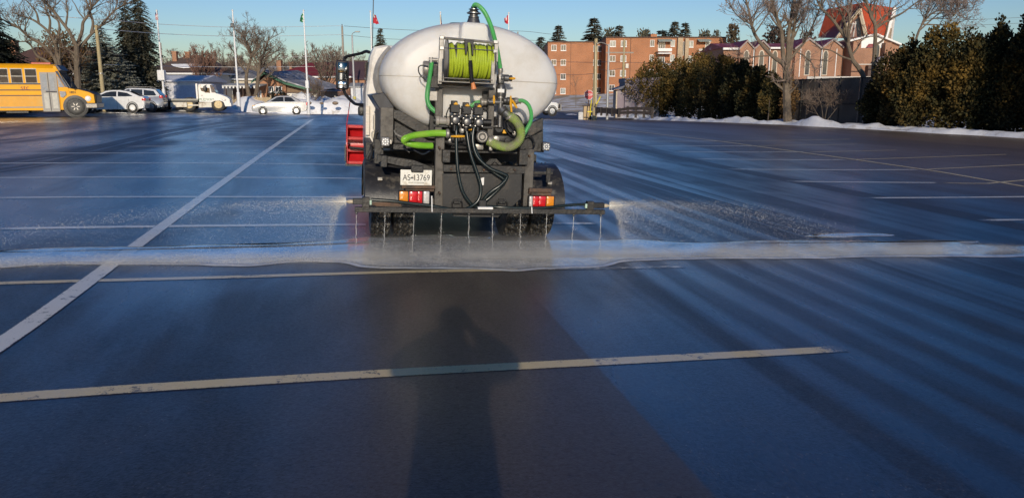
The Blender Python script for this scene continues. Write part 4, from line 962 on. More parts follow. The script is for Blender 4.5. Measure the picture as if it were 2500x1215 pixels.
def mist(name, x0, x1, y0, y1, z1, dens, expr, label, cat, group=None):
    """airborne fine spray as a real volume, thickest where the water strikes"""
    m = bpy.data.materials.new(name+'_air'); m.use_nodes = True; nt = m.node_tree; N = nt.nodes; L = nt.links; N.remove(N['Principled BSDF'])
    v = N.new('ShaderNodeVolumePrincipled'); v.inputs['Color'].default_value = (.95, .93, .89, 1); v.inputs['Anisotropy'].default_value = -.1; L.new(v.outputs[0], N['Material Output'].inputs['Volume'])
    tc = N.new('ShaderNodeTexCoord'); sp = N.new('ShaderNodeSeparateXYZ'); L.new(tc.outputs['Object'], sp.inputs[0])
    nz = N.new('ShaderNodeTexNoise'); nz.inputs['Scale'].default_value = 2.2; nz.inputs['Detail'].default_value = 4; L.new(tc.outputs['Object'], nz.inputs['Vector'])
    def ma(op, a, b):
        n = N.new('ShaderNodeMath'); n.operation = op
        for i, x in enumerate((a, b)):
            if isinstance(x, (int, float)): n.inputs[i].default_value = x
            else: L.new(x, n.inputs[i])
        return n.outputs[0]
    def fall(s_, c, w):      # 1 at c, 0 at distance w
        d = ma('DIVIDE', ma('ABSOLUTE', ma('SUBTRACT', s_, c), 0), w); return ma('MAXIMUM', ma('SUBTRACT', 1, ma('MULTIPLY', d, d)), 0)
    X, Y, Z = sp.outputs
    d = expr(X, Y, Z, ma, fall)
    mr = N.new('ShaderNodeMapRange'); mr.inputs['From Min'].default_value = .38; mr.inputs['From Max'].default_value = .68; L.new(nz.outputs['Fac'], mr.inputs['Value'])
    d = ma('MULTIPLY', ma('MULTIPLY', d, ma('ADD', .25, mr.outputs['Result'])), dens); L.new(d, v.inputs['Density'])
    g = G(); n = 24; vs = []; 
    for i in range(n+1):
        x = x0+(x1-x0)*i/n
        for (y, z) in ((y0, 0), (y1, 0), (y1, z1), (y0, z1)):
            X_, Y_ = tl(x, y); vs.append((X_, Y_, terrain(X_, Y_)+.02+z))
    fs = [(0, 1, 2, 3), tuple(n*4+k for k in (3, 2, 1, 0))]
    for i in range(n):
        for k in range(4): fs.append((i*4+k, (i+1)*4+k, (i+1)*4+(k+1) % 4, i*4+(k+1) % 4))
    # keep the mesh in the truck's own axes so that the density is laid out along the bar
    M = Matrix.Translation(P0) @ Matrix.Rotation(TRUCK_YAW, 4, 'Z'); g.v = [tuple(M.inverted() @ Vector(q)) for q in vs]; g.f = fs
    o = g.obj(name, m); o.matrix_world = M; m.cycles.homogeneous_volume = False; m.cycles.volume_sampling = 'MULTIPLE_IMPORTANCE'
    return tag(o, label, cat, group, 'stuff')
gz = lambda X, Z, ma: ma('ADD', Z, ma('MULTIPLY', X, .028))        # height above the sloping lot
mist('spray_mist', -5.4, 6.4, -.62, .30, .30, 3.6, lambda X, Y, Z, ma, fall: ma('MULTIPLY', ma('MULTIPLY', fall(ma('ADD', Y, .18), 0, .26), ma('MINIMUM', ma('MULTIPLY', fall(X, .5, 5.6), 2.2), 1)), ma('ADD', ma('MULTIPLY', fall(gz(X, Z, ma), .0, .085), 1.0), ma('MULTIPLY', ma('MULTIPLY', fall(gz(X, Z, ma), 0, .26), fall(X, 0, 1.9)), .5))), 'pale mist hanging over the line where the brine strikes', 'mist')
# ------------------------------------------------------------------ vehicles at the back of the lot
M_glass = glass_dark('car_glass', (.025, .03, .035))
M_glassb = glass_dark('bus_glass', (.03, .035, .04))
M_hub = mat('hubcap', (.6, .6, .6), .3, metal=.7)
def wheel_at(parent, x, y, z, r, w, rim=.62, rim_m=None):
    wo = bpy.data.objects.new('wheel', None); COL.objects.link(wo); wo.parent = parent; wo.location = (x, y, z)
    G().lathe([(r*.6, -w/2), (r*.9, -w/2), (r, -w*.38), (r, w*.38), (r*.9, w/2), (r*.6, w/2)], (0, 0, 0), (0, 1, 0), 28, False).obj('tyre', M_tyre, wo, smooth=True)
    g = G().lathe([(.01, -w*.44), (r*.2, -w*.46), (r*.24, -w*.38), (r*rim*.85, -w*.36), (r*rim, -w*.48), (r*rim, w*.46), (.01, w*.3)], (0, 0, 0), (0, 1, 0), 24)
    for k in range(6):
        an = k*math.pi/3; c = Vector((math.cos(an)*r*rim*.55, -w*.40, math.sin(an)*r*rim*.55)); g.box(c, (r*rim*.55, w*.16, r*.09), Matrix.Rotation(-an, 3, 'Y'))
    g.obj('rim', rim_m or M_hub, wo)
def side_profile(g, prof, hw, tuck=.06, tuck_z=None):
    """body shell from a side outline (x, z): full width in the middle, drawn in towards both flanks"""
    cx = sum(p[0] for p in prof)/len(prof); cz = sum(p[1] for p in prof)/len(prof)
    def lp(y, s): return [(cx+(x-cx)*s, y, cz+(z-cz)*s) for x, z in prof]
    g.loft([lp(-hw, .965), lp(-hw+tuck, 1), lp(hw-tuck, 1), lp(hw, .965)]); return g
def car(name, label, cat, loc, sx, sc, body_m, spec, group=None, yaw=R(14)):
    """sx = +1 nose to +X, -1 nose to -X.  spec: side outlines in metres, nose towards +X"""
    root = thing(name, label, cat, loc, (0, 0, yaw), group); root.scale = (sc*.93, sc, sc)
    f = lambda pts: [(x*sx, z) for x, z in pts]
    hw = spec['hw']
    b = side_profile(G(), f(spec['body']), hw).obj('body', body_m, root, smooth=True)
    tw = spec.get('roofw', .8)
    def hwz(z):
        z0, z1 = spec['belt'], spec['roof']; t = max(0, min(1, (z-z0)/(z1-z0))); return hw-.03-(hw-.03-hw*tw)*t
    cab = f(spec['cabin'])
    loops = []
    g = G(); n = len(cab)
    vs = [(x, -hwz(z), z) for x, z in cab]+[(x, hwz(z), z) for x, z in cab]
    g.add(vs, [tuple(range(n-1, -1, -1)), tuple(range(n, 2*n))]+[(i, (i+1) % n, n+(i+1) % n, n+i) for i in range(n)])
    g.obj('roof', body_m, root, smooth=True, bevel=.03)
    for poly in spec['windows']:
        for s in (-1, 1):
            P = [(x, s*(hwz(z)+.006), z) for x, z in f(poly)]
            G().prism(P, (0, -s*.03, 0)).obj('side_window', M_glass, root)
    for nm, (xa, za), (xb, zb) in spec['screens']:
        xa *= sx; xb *= sx
        d = Vector((zb-za, 0, -(xb-xa))).normalized()*.012
        if d.z < 0: d = -d
        P = [(xa, -hwz(za)+.08, za), (xa, hwz(za)-.08, za), (xb, hwz(zb)-.06, zb), (xb, -hwz(zb)+.06, zb)]
        G().prism([Vector(p)+d for p in P], -d*2).obj(nm, M_glass, root)
    for x, r in spec['wheels']:
        for s in (-1, 1):
            wheel_at(root, x*sx, s*(hw-.09), r, r, .2, .66, spec.get('rim'))
            if s < 0: G().lathe([(r*1.0, -.01), (r*1.16, -.01), (r*1.16, .02), (r*1.0, .02)], (x*sx, s*(hw-.002), r*1.02), (0, 1, 0), 28, False).obj('wheel_arch', M_black, root)
    for nm, m, x, z, dx, dz in spec['lamps']:
        for s in (-1, 1): G().bbox(x*sx-dx/2, x*sx+dx/2, s*(hw-.17), s*(hw+.004), z-dz/2, z+dz/2, .03).obj(nm, m, root, smooth=True)
    g = G()
    for x0, x1, z in spec.get('trim', []):
        for s in (-1, 1): g.bx(x0*sx, x1*sx, s*(hw-.02), s*(hw+.008), z-.018, z+.018)
    if g.v: g.obj('side_moulding', spec.get('trim_m', M_black), root)
    for x in spec['doors']: G().bx(x*sx-.006, x*sx+.006, -hw-.001, -hw+.02, .28, spec['belt']-.02).obj('door_gap', M_black, root)
    for x in spec['doors'][1:]: G().bbox(x*sx+.08, x*sx+.26, -hw-.015, -hw+.02, spec['belt']-.14, spec['belt']-.1, .01).obj('door_handle', body_m, root)
    return root
SEDAN = dict(hw=.86, belt=.92, roof=1.42, roofw=.68,
    body=[(-2.2, .42), (-2.23, .62), (-2.2, .88), (-2.12, .98), (-1.5, 1.0), (.75, .97), (1.35, .90), (1.9, .78), (2.14, .66), (2.2, .48), (2.14, .27), (1.7, .22), (-1.7, .22), (-2.1, .28)],
    cabin=[(-1.75, .97), (-1.05, 1.36), (-.6, 1.42), (-.1, 1.42), (.25, 1.37), (1.05, .95), (.6, .9), (-1.5, .9)],
    windows=[[(-1.28, 1.0), (-.95, 1.30), (-.42, 1.34), (-.42, 1.0)], [(-.34, 1.0), (-.34, 1.34), (-.05, 1.34), (.2, 1.30), (.72, 1.0)]],
    screens=[('windscreen', (.98, 1.0), (.28, 1.37)), ('rear_window', (-1.62, 1.05), (-1.05, 1.36))],
    wheels=[(-1.32, .31), (1.32, .31)], lamps=[('headlight', mat('amber_headlight', (.7, .45, .25), .2), 2.02, .68, .22, .13), ('tail_light', M_redlens, -2.16, .82, .12, .24)],
    trim=[(-1.75, 1.75, .52)], trim_m=mat('grey_trim', (.45, .45, .45), .4), doors=[.98, -.38, -1.15])
M_silver = mat('silver_paint', (.52, .52, .52), .22, metal=.25, var=.05, coat=.5)
M_carw = mat('white_car_paint', (.76, .76, .75), .25, var=.04, coat=.5)
M_suv = mat('silver_grey_paint', (.40, .40, .41), .22, metal=.3, var=.05, coat=.5)
p = at(683, 250, 58); car('parked_car', 'silver four door sedan parked side on against the bright snowbank', 'car', (p.x, 58, terrain(p.x, 58)), -1, .96, M_silver, SEDAN)
SED2 = dict(SEDAN); SED2['lamps'] = [('headlight', M_clear, 2.02, .68, .22, .13), ('tail_light', M_redlens, -2.12, .86, .26, .18)]; SED2['trim'] = []
SED2['body'] = [(-2.15, .40), (-2.2, .62), (-2.2, .92), (-2.08, 1.06), (-1.5, 1.08), (.75, 1.0), (1.4, .92), (1.9, .78), (2.14, .66), (2.2, .48), (2.14, .27), (1.7, .22), (-1.7, .22), (-2.1, .28)]
SED2['cabin'] = [(-1.95, 1.03), (-1.2, 1.36), (-.6, 1.46), (-.1, 1.46), (.35, 1.40), (1.2, .98), (.6, .9), (-1.5, .9)]; SED2['roof'] = 1.46
SED2['windows'] = [[(-1.45, 1.06), (-1.05, 1.28), (-.45, 1.37), (-.45, 1.06)], [(-.36, 1.05), (-.36, 1.38), (0, 1.37), (.3, 1.31), (.9, 1.04)]]
SED2['screens'] = [('windscreen', (1.1, 1.03), (.38, 1.39)), ('rear_window', (-1.85, 1.09), (-1.2, 1.37))]
SED2['wheels'] = [(-1.35, .33), (1.35, .33)]
p = at(279, 250, 52); zc = at(303, 275, 52).z
car('parked_car', 'white sedan half hidden behind the school bus, rear towards the grey wagon', 'car', (p.x, 52, zc), -1, 1.0, M_carw, SED2)
SUV = dict(hw=.92, belt=1.08, roof=1.70, roofw=.76,
    body=[(-2.35, .50), (-2.4, .75), (-2.3, 1.1), (-2.15, 1.2), (-1.5, 1.16), (.9, 1.1), (1.5, 1.04), (2.1, .95), (2.3, .8), (2.35, .5), (2.25, .3), (1.8, .28), (-1.9, .28), (-2.3, .36)],
    cabin=[(-2.25, 1.12), (-1.85, 1.6), (-1.5, 1.68), (-.2, 1.72), (.2, 1.68), (1.25, 1.1), (.6, 1.0), (-1.9, 1.0)],
    windows=[[(-1.9, 1.18), (-1.72, 1.5), (-1.0, 1.58), (-1.0, 1.18)], [(-.9, 1.16), (-.9, 1.6), (-.1, 1.62), (-.1, 1.14)], [(0, 1.14), (0, 1.62), (.2, 1.6), (.95, 1.13)]],
    screens=[('windscreen', (1.18, 1.14), (.24, 1.67)), ('rear_window', (-2.22, 1.2), (-1.86, 1.6))],
    wheels=[(-1.45, .38), (1.45, .38)], lamps=[('headlight', M_clear, 2.16, .82, .2, .14), ('tail_light', M_redlens, -2.22, 1.08, .26, .2)],
    trim=[], doors=[1.15, -.05, -.95], rim=M_dsteel)
p = at(325, 250, 56); zc = at(336, 273.5, 56).z
suv = car('parked_car', 'silver grey station wagon with roof rails, beside the flatbed truck', 'car', (p.x, 56, zc), -1, .98, M_suv, SUV)
g = G()
for s in (-1, 1): g.tube([(1.6, s*.62, 1.70), (1.4, s*.62, 1.78), (-.1, s*.62, 1.80), (-.3, s*.62, 1.73)], .025, 6)
g.obj('roof_rail', M_alu, suv)

# flatbed tow truck, nose to the right
p = at(525, 250, 60); zc = at(540, 271.5, 60).z
fb = thing('flatbed_truck', 'white flatbed tow truck with long empty deck and rusty sills', 'truck', (p.x, 60, zc), (0, 0, R(15)))
M_fbw = mat('worn_white_paint', (.80, .79, .75), .35, var=.04, coat=.2, col2=(.58, .46, .32), c2amt=.16, c2scale=2)
k = 60*.98/FPX                                     # metres per photo pixel at that distance
def fx(px): return (px-525)*k*.92
def fz(py): return (271.5-py)*k
def FP(pts, y): return [(fx(a), y, fz(b)) for a, b in pts]
hb = 1.05
g = G()
cab_out = [(489, 249), (489, 209), (493, 206.5), (520, 206.5), (526, 209), (531, 228), (545, 232), (560, 238), (566, 243), (567, 254), (556, 255), (549, 249), (540, 246), (527, 247), (520, 250)]
side_profile(g, [(fx(a), fz(b)) for a, b in cab_out], hb, .08).obj('cab', M_fbw, fb, smooth=True)
for s in (-1, 1): G().prism(FP([(495, 216), (518, 216), (518, 228), (508, 226.5), (497, 223)], s*(hb+.004)), (0, -s*.03, 0)).obj('side_window', M_glass, fb)
G().prism([(fx(520.5), -.85, fz(208.5)), (fx(520.5), .85, fz(208.5)), (fx(531.5), .9, fz(227)), (fx(531.5), -.9, fz(227))], (.03, 0, .01)).obj('windscreen', glass_dark('blue_glass', (.05, .08, .12)), fb)
G().prism([(fx(519), -hb-.006, fz(209)), (fx(526), -hb-.006, fz(209)), (fx(532), -hb-.006, fz(227)), (fx(522), -hb-.006, fz(227))], (0, .02, 0)).obj('quarter_window', MATS['blue_glass'], fb)
g = G(); side_profile(g, [(fx(a), fz(b)) for a, b in [(550, 250), (568, 251.5), (568, 259), (553, 260)]], hb+.02, .1); g.obj('bumper', M_fbw, fb, smooth=True)
for s in (-1, 1): G().bbox(fx(546), fx(557), s*(hb-.2), s*(hb+.01), fz(247), fz(242), .04).obj('headlight', M_clear, fb, smooth=True)
g = G(); g.bbox(fx(503.5), fx(511), -hb-.3, -hb-.16, fz(225), fz(212), .04); g.tube([(fx(506), -hb-.2, fz(212)), (fx(511), -hb, fz(209))], .02, 6); g.obj('mirror', M_black, fb, smooth=True)
g = G(); g.bx(fx(484), fx(488), -hb, hb, fz(246), fz(206)); g.obj('bulkhead', M_fbw, fb)
g = G(); g.bx(fx(378), fx(488), -1.2, 1.2, fz(245.5), fz(241.5)); g.obj('flat_deck', mat('grey_deck', (.34, .33, .28), .6, var=.2), fb)
g = G(); g.bx(fx(380), fx(487), -1.1, 1.1, fz(249), fz(245.5)); g.bx(fx(390), fx(548), -.45, .45, fz(258), fz(249)); g.obj('chassis', M_black, fb)
g = G(); g.bbox(fx(420), fx(460), -1.18, -.7, fz(261), fz(249.5), .02); g.bbox(fx(488), fx(520), -1.02, -.6, fz(262), fz(250), .02); g.bx(fx(462), fx(488), -1.1, -.9, fz(258), fz(255)); g.obj('side_box', mat('dirty_cream', (.70, .66, .56), .5, var=.1, col2=(.3, .2, .12), c2amt=.32, c2scale=2), fb)
M_rim2 = mat('cream_rim', (.68, .54, .30), .5, var=.1)
for px, r in ((536, .52), (464, .52), (398, .5)):
    for s in (-1, 1): wheel_at(fb, fx(px), s*(hb-.16), r, r, .28, .56, M_rim2)
text_obj('door_lettering', 'MUDWAY', .28, Matrix.Translation((fx(508), -hb-.004, fz(243.6))) @ Matrix.Rotation(math.pi/2, 4, 'X') @ Matrix.Shear('XY', 4, (.2, 0)), mat('green_lettering', (.10, .25, .12), .5), fb, .003, .85)
G().bbox(fx(495), fx(500), -hb-.02, -hb+.01, fz(234), fz(233), .01).obj('door_handle', M_black, fb)

# school bus, nose to the right
BD = 44.5; kb = BD*.985/FPX
p = at(193, 250, BD); zc = at(193, 281.5, BD).z
bus = thing('school_bus', 'yellow school bus with black stripes and folding grey door', 'bus', (p.x, BD, zc), (0, 0, R(20)))
def ux(px): return (px-193)*kb*.89
def uz(py): return (281.5-py)*kb
M_bus = mat('school_bus_yellow', (.88, .40, .006), .45, var=.06, scale=1, spec=.25)
M_buslow = mat('dusty_bus_yellow', (.76, .36, .03), .55, var=.1, scale=1.5, col2=(.66, .40, .10), c2amt=.36, c2scale=1)
HB = 1.2; XR = ux(-215)
g = G()                                            # body shell behind the bonnet
def sect(x, zt, inx=0):
    return [(x, -HB+inx, uz(268)), (x, -HB+inx, uz(172)), (x, -HB+.10+inx, zt-.16), (x, -HB+.34+inx, zt-.03), (x, 0, zt), (x, HB-.34-inx, zt-.03), (x, HB-.10-inx, zt-.16), (x, HB-inx, uz(172)), (x, HB-inx, uz(268))]
zt = uz(160.5)
g.loft([sect(XR, zt-.1, .06), sect(XR+.3, zt), sect(ux(100), zt), sect(ux(150), zt-.02), sect(ux(158), zt-.1, .02)])
body = g.obj('body', M_bus, bus, smooth=True)
# front of the passenger cell, sloping windscreen and nose
g = G(); side_profile(g, [(ux(a), uz(b)) for a, b in [(150, 165), (156, 166), (181, 218), (181, 226), (150, 226)]], HB-.03, .08); g.obj('front_cell', M_bus, bus, smooth=True)
nose = [(153, 268), (153, 214), (182, 217), (205, 220), (228, 226), (240, 232), (241, 252), (216, 252), (213, 246), (206, 240), (196, 236), (186, 238), (178, 244), (172, 254), (168, 268)]
side_profile(G(), [(ux(a), uz(b)) for a, b in nose], HB-.05, .1).obj('bonnet', M_bus, bus, smooth=True)
g = G(); g.loft([[(ux(181), y0*.98, uz(217.2)), (ux(204), y0*.96, uz(219.6)), (ux(228), y0*.94, uz(225.2)), (ux(241), y0*.9, uz(231.5)), (ux(241), y0*.9, uz(233)), (ux(181), y0*.98, uz(218.5))] for y0 in (-1.05, -.5, .5, 1.05)]); g.obj('bonnet_top', M_black, bus, smooth=True)
g = G(); g.bbox(ux(239), ux(243.5), -1.0, 1.0, uz(253), uz(232), .04); g.obj('grille', M_black, bus)
G().bbox(ux(216), ux(246), -1.2, 1.2, uz(264.5), uz(252), .05).obj('bumper', mat('bumper_grey', (.2, .19, .18), .35, metal=.5), bus)
for s in (-1, 1): G().lathe([(.02, .02), (.11, .01), (.15, -.02), (.17, -.1)], (ux(224), s*(HB-.02), uz(241.5)), (0, s, 0), 16).obj('headlight', M_lamp, bus, smooth=True)
# windscreen and dark brow
d = .03
G().prism([(ux(157)+.02, -1.0, uz(176)), (ux(157)+.02, 1.0, uz(176)), (ux(181)+.03, 1.05, uz(217.5)), (ux(181)+.03, -1.05, uz(217.5))], (.05, 0, .02)).obj('windscreen', glass_dark('bus_windscreen', (.04, .06, .10)), bus)
for s in (-1, 1): G().prism([(ux(154), s*(HB+.002), uz(178)), (ux(160), s*(HB+.002), uz(178)), (ux(181), s*(HB-.02), uz(216)), (ux(172), s*(HB-.02), uz(214))], (0, -s*.06, 0)).obj('screen_pillar', MATS['bus_windscreen'], bus)
G().prism([(ux(150), -1.1, uz(166)), (ux(150), 1.1, uz(166)), (ux(160), 1.1, uz(178)), (ux(160), -1.1, uz(178))], (.16, 0, .06)).obj('brow', mat('dark_brow', (.05, .03, .04), .4), bus)
for s in (-1, 1): G().bbox(ux(156), ux(161), s*.7-.18, s*.7+.18, uz(176), uz(169), .03).obj('warning_lamp', M_redlens, bus)
# windows
wx = [x for x in (19, 51, 84)]; xs = [84-32.3*i for i in range(9)]
for x in xs:
    f = G().bx(ux(x), ux(x+27), -HB-.014, -HB+.02, uz(206.5), uz(172.5)).obj('window', mat('window_frame_grey', (.22, .22, .21), .4, metal=.3), bus)
    G().bx(ux(x+1.2), ux(x+25.8), -HB-.02, -HB, uz(205), uz(191)).bx(ux(x+1.2), ux(x+25.8), -HB-.02, -HB, uz(189.3), uz(174.5)).obj('pane', M_glassb, f)
g = G()
for py, h in ((207.5, 3.2), (221.5, 2.4), (234, 2.2)): g.bx(XR+.05, ux(117), -HB-.02, -HB+.01, uz(py+h/2), uz(py-h/2))
g.obj('rub_rail', M_black, bus)
G().bx(XR+.05, ux(117), -HB-.010, -HB+.02, uz(260), uz(236)).obj('lower_panel', M_buslow, bus)
G().bx(XR+.05, ux(120), -HB-.014, -HB+.02, uz(262.5), uz(259.5)).obj('sill', mat('sill_grey', (.34, .30, .24), .5), bus)
dr = G().bx(ux(117), ux(156), -HB-.02, -HB+.02, uz(271), uz(181)).obj('door', mat('door_grey', (.30, .28, .25), .45, var=.1), bus)
g = G()
for a, b in ((120, 132), (139, 150)): g.bx(ux(a), ux(b), -HB-.026, -HB-.01, uz(222), uz(186))
g.obj('pane', mat('pale_glass', (.30, .33, .36), .12), dr)
g = G()
for a, b in ((122, 133), (141, 153)): g.bx(ux(a), ux(b), -HB-.026, -HB-.01, uz(264), uz(229))
g.obj('kick_panel', mat('cream_panel', (.5, .48, .42), .5), dr)
g = G(); g.bx(ux(134.8), ux(136.4), -HB-.03, -HB, uz(270), uz(182)); g.obj('door_seal', M_black, dr)
g = G(); g.tube([(ux(128), -HB-.06, uz(224.5)), (ux(152), -HB-.06, uz(225))], .03, 6); g.obj('handle', M_steel, dr)
G().prism([(ux(157), -HB-.004, uz(190)), (ux(159), -HB-.004, uz(190)), (ux(171), -HB-.004, uz(215)), (ux(158), -HB-.004, uz(214.5))], (0, .03, 0)).obj('quarter_window', MATS['pale_glass'], bus)
G().prism([(ux(a), -HB-.006, uz(b)) for a, b in ((159, 224), (173, 225), (174, 232), (166, 239), (160, 237))], (0, .09, 0)).obj('quarter_window', MATS['pale_glass'], bus)
M_script = mat('black_script', (.05, .03, .02), .5)
text_obj('lettering', 'stc', .36, Matrix.Translation((ux(80.5), -HB-.018, uz(216.3))) @ Matrix.Rotation(math.pi/2, 4, 'X') @ Matrix.Shear('XY', 4, (.3, 0)), mat('red_script', (.30, .07, .03), .5), bus, .004)
text_obj('lettering', '1851', .17, Matrix.Translation((ux(189), -HB+.03, uz(227))) @ Matrix.Rotation(math.pi/2, 4, 'X'), M_script, bus, .02)
g = G(); g.lathe([(.0, 0), (.5, .0), (.62, .01), (.62, .03), (.5, .035)], (ux(193), -HB+.02, uz(260)), (0, 1, 0), 28); g.obj('wheel_arch', M_black, bus)
for s in (-1, 1): wheel_at(bus, ux(193), s*(HB-.16), .505, .505, .3, .50, M_alu)
for s in (-1, 1): wheel_at(bus, ux(-120), s*(HB-.16), .505, .505, .3, .55)
g = G(); g.bx(XR+.4, ux(150), -.6, .6, uz(272), uz(266)); g.bx(ux(30), ux(80), -1.0, -.5, uz(274), uz(264)); g.obj('underframe', M_black, bus)
g = G(); g.bbox(ux(93), ux(139), -.4, .4, uz(163), uz(157.5), .03); g.obj('roof_hatch', mat('red_hatch', (.45, .10, .06), .4), bus)
g = G(); g.bbox(ux(190.5), ux(194), -HB-.35, -HB-.2, uz(203), uz(191), .03); g.bbox(ux(190), ux(194), -HB-.4, -HB-.2, uz(216), uz(205), .04); g.tube([(ux(192), -HB-.3, uz(191)), (ux(192), -HB-.3, uz(218)), (ux(196), -HB+.1, uz(220))], .02, 6); g.obj('mirror', M_black, bus)

# pickup with a plough frame, mostly hidden behind the tank
p = at(1346, 270, 61); zc = at(1346, 282.5, 61).z
PICK = dict(hw=.95, belt=1.2, roof=1.85, roofw=.78,
    body=[(-2.7, .6), (-2.7, 1.15), (.9, 1.2), (1.4, 1.16), (2.0, 1.10), (2.12, .95), (2.12, .5), (1.95, .42), (-2.5, .42)],
    cabin=[(-.9, 1.2), (-.8, 1.8), (-.4, 1.86), (.4, 1.86), (.7, 1.8), (1.35, 1.18), (.8, 1.05), (-.8, 1.05)],
    windows=[[(-.7, 1.25), (-.65, 1.72), (0, 1.76), (0, 1.25)], [(.08, 1.25), (.08, 1.76), (.6, 1.72), (1.1, 1.22)]], screens=[('windscreen', (1.28, 1.22), (.7, 1.8)), ('rear_window', (-.89, 1.25), (-.81, 1.78))],
    wheels=[(-1.6, .4), (1.55, .4)], lamps=[('headlight', M_clear, 2.06, .92, .14, .16), ('tail_light', M_redlens, -2.66, .95, .1, .3)], trim=[], doors=[1.15, -.95])
pk = car('pickup_truck', 'white pickup half hidden behind the tank, front wheel and plough mount showing', 'truck', (p.x-1.45, 61, zc), 1, .92, M_carw, PICK)
g = G(); g.bx(2.1, 2.5, -.5, -.4, .5, .6); g.bx(2.1, 2.5, .4, .5, .5, .6); g.bx(2.4, 2.5, -.7, .7, .45, .95); g.tube([(2.15, -.5, .6), (2.45, -.5, 1.25)], .04, 6); g.obj('plough_mount', M_alu, pk)
# ------------------------------------------------------------------ buildings
def brick(name, col, mortar=(.42, .34, .27)):
    m = bpy.data.materials.new(name); m.use_nodes = True; MATS[name] = m
    N = m.node_tree.nodes; L = m.node_tree.links; p = N['Principled BSDF']; p.inputs['Roughness'].default_value = .85
    tc = N.new('ShaderNodeNewGeometry'); sx = N.new('ShaderNodeSeparateXYZ'); L.new(tc.outputs['Position'], sx.inputs[0])
    ad = N.new('ShaderNodeMath'); ad.operation = 'ADD'; L.new(sx.outputs[0], ad.inputs[0]); L.new(sx.outputs[1], ad.inputs[1])
    cb = N.new('ShaderNodeCombineXYZ'); L.new(ad.outputs[0], cb.inputs[0]); L.new(sx.outputs[2], cb.inputs[1])
    b = N.new('ShaderNodeTexBrick'); b.inputs['Scale'].default_value = 4.2; L.new(cb.outputs[0], b.inputs['Vector'])
    b.inputs['Color1'].default_value = tuple(c*.86 for c in col)+(1,); b.inputs['Color2'].default_value = tuple(c*1.14 for c in col)+(1,); b.inputs['Mortar'].default_value = mortar+(1,); b.inputs['Mortar Size'].default_value = .012
    n = N.new('ShaderNodeTexNoise'); n.inputs['Scale'].default_value = .45; n.inputs['Detail'].default_value = 6; L.new(tc.outputs['Position'], n.inputs['Vector'])
    mr = N.new('ShaderNodeMapRange'); mr.inputs['From Min'].default_value = .3; mr.inputs['From Max'].default_value = .7; mr.inputs['To Min'].default_value = .84; mr.inputs['To Max'].default_value = 1.1; L.new(n.outputs['Fac'], mr.inputs['Value'])
    mx = N.new('ShaderNodeMix'); mx.data_type = 'RGBA'; mx.blend_type = 'MULTIPLY'; mx.inputs['Factor'].default_value = 1; L.new(b.outputs['Color'], mx.inputs['A']); L.new(mr.outputs['Result'], mx.inputs['B'])
    L.new(mx.outputs['Result'], p.inputs['Base Color']); return m
M_brick = brick('orange_brick', (.42, .165, .066)); M_brickh = brick('house_brick', (.40, .19, .10)); M_brickc = brick('church_brick', (.34, .165, .095)); M_buff = brick('buff_brick', (.50, .38, .24))
M_win = glass_dark('window_glass', (.05, .06, .07), .08); M_winl = mat('curtained_glass', (.30, .32, .30), .15, var=.5, scale=1.5)
M_trimg = mat('green_trim', (.03, .13, .07), .5); M_roofbr = mat('brown_shingle', (.12, .085, .07), .85, var=.3, scale=8); M_roofgr = mat('grey_shingle', (.20, .20, .21), .8, var=.25, scale=6, col2=(.7, .7, .72), c2amt=.3, c2scale=.8)
M_roofred = mat('red_roof', (.20, .03, .035), .6, var=.2, scale=3); M_eave = mat('dark_eave', (.10, .06, .045), .7)
M_concrete = mat('concrete', (.55, .52, .47), .8, var=.1)
def window(parent, x, y, z, w, h, face=(0, -1), sill=True, mull=1, m=None, frame=M_paintw, d=.06):
    """window on a wall whose outward normal in plan is face; x, y, z = centre on the wall plane (parent's frame)"""
    nx, ny = face; tx, ty = -ny, nx
    def bxx(g, a0, a1, z0, z1, d0, d1):
        P = [(x+tx*a+nx*dd, y+ty*a+ny*dd) for a, dd in ((a0, d0), (a1, d0), (a1, d1), (a0, d1))]
        g.prism([(q[0], q[1], z0) for q in P], (0, 0, z1-z0))
    g = G(); b = .075
    bxx(g, -w/2, w/2, z+h/2-b, z+h/2, -.03, d); bxx(g, -w/2, w/2, z-h/2, z-h/2+b, -.03, d); bxx(g, -w/2, -w/2+b, z-h/2+b, z+h/2-b, -.03, d); bxx(g, w/2-b, w/2, z-h/2+b, z+h/2-b, -.03, d)
    for k in range(mull): a = -w/2+w*(k+1)/(mull+1); bxx(g, a-.03, a+.03, z-h/2+b, z+h/2-b, -.03, d*.8)
    if sill: bxx(g, -w/2-.05, w/2+.05, z-h/2-.09, z-h/2-.002, -.03, d+.05)
    f = g.obj('window', frame, parent)
    g = G(); bxx(g, -w/2+b*.5, w/2-b*.5, z-h/2+b*.5, z+h/2-b*.5, -.02, .015); g.obj('pane', m or M_win, f); return f

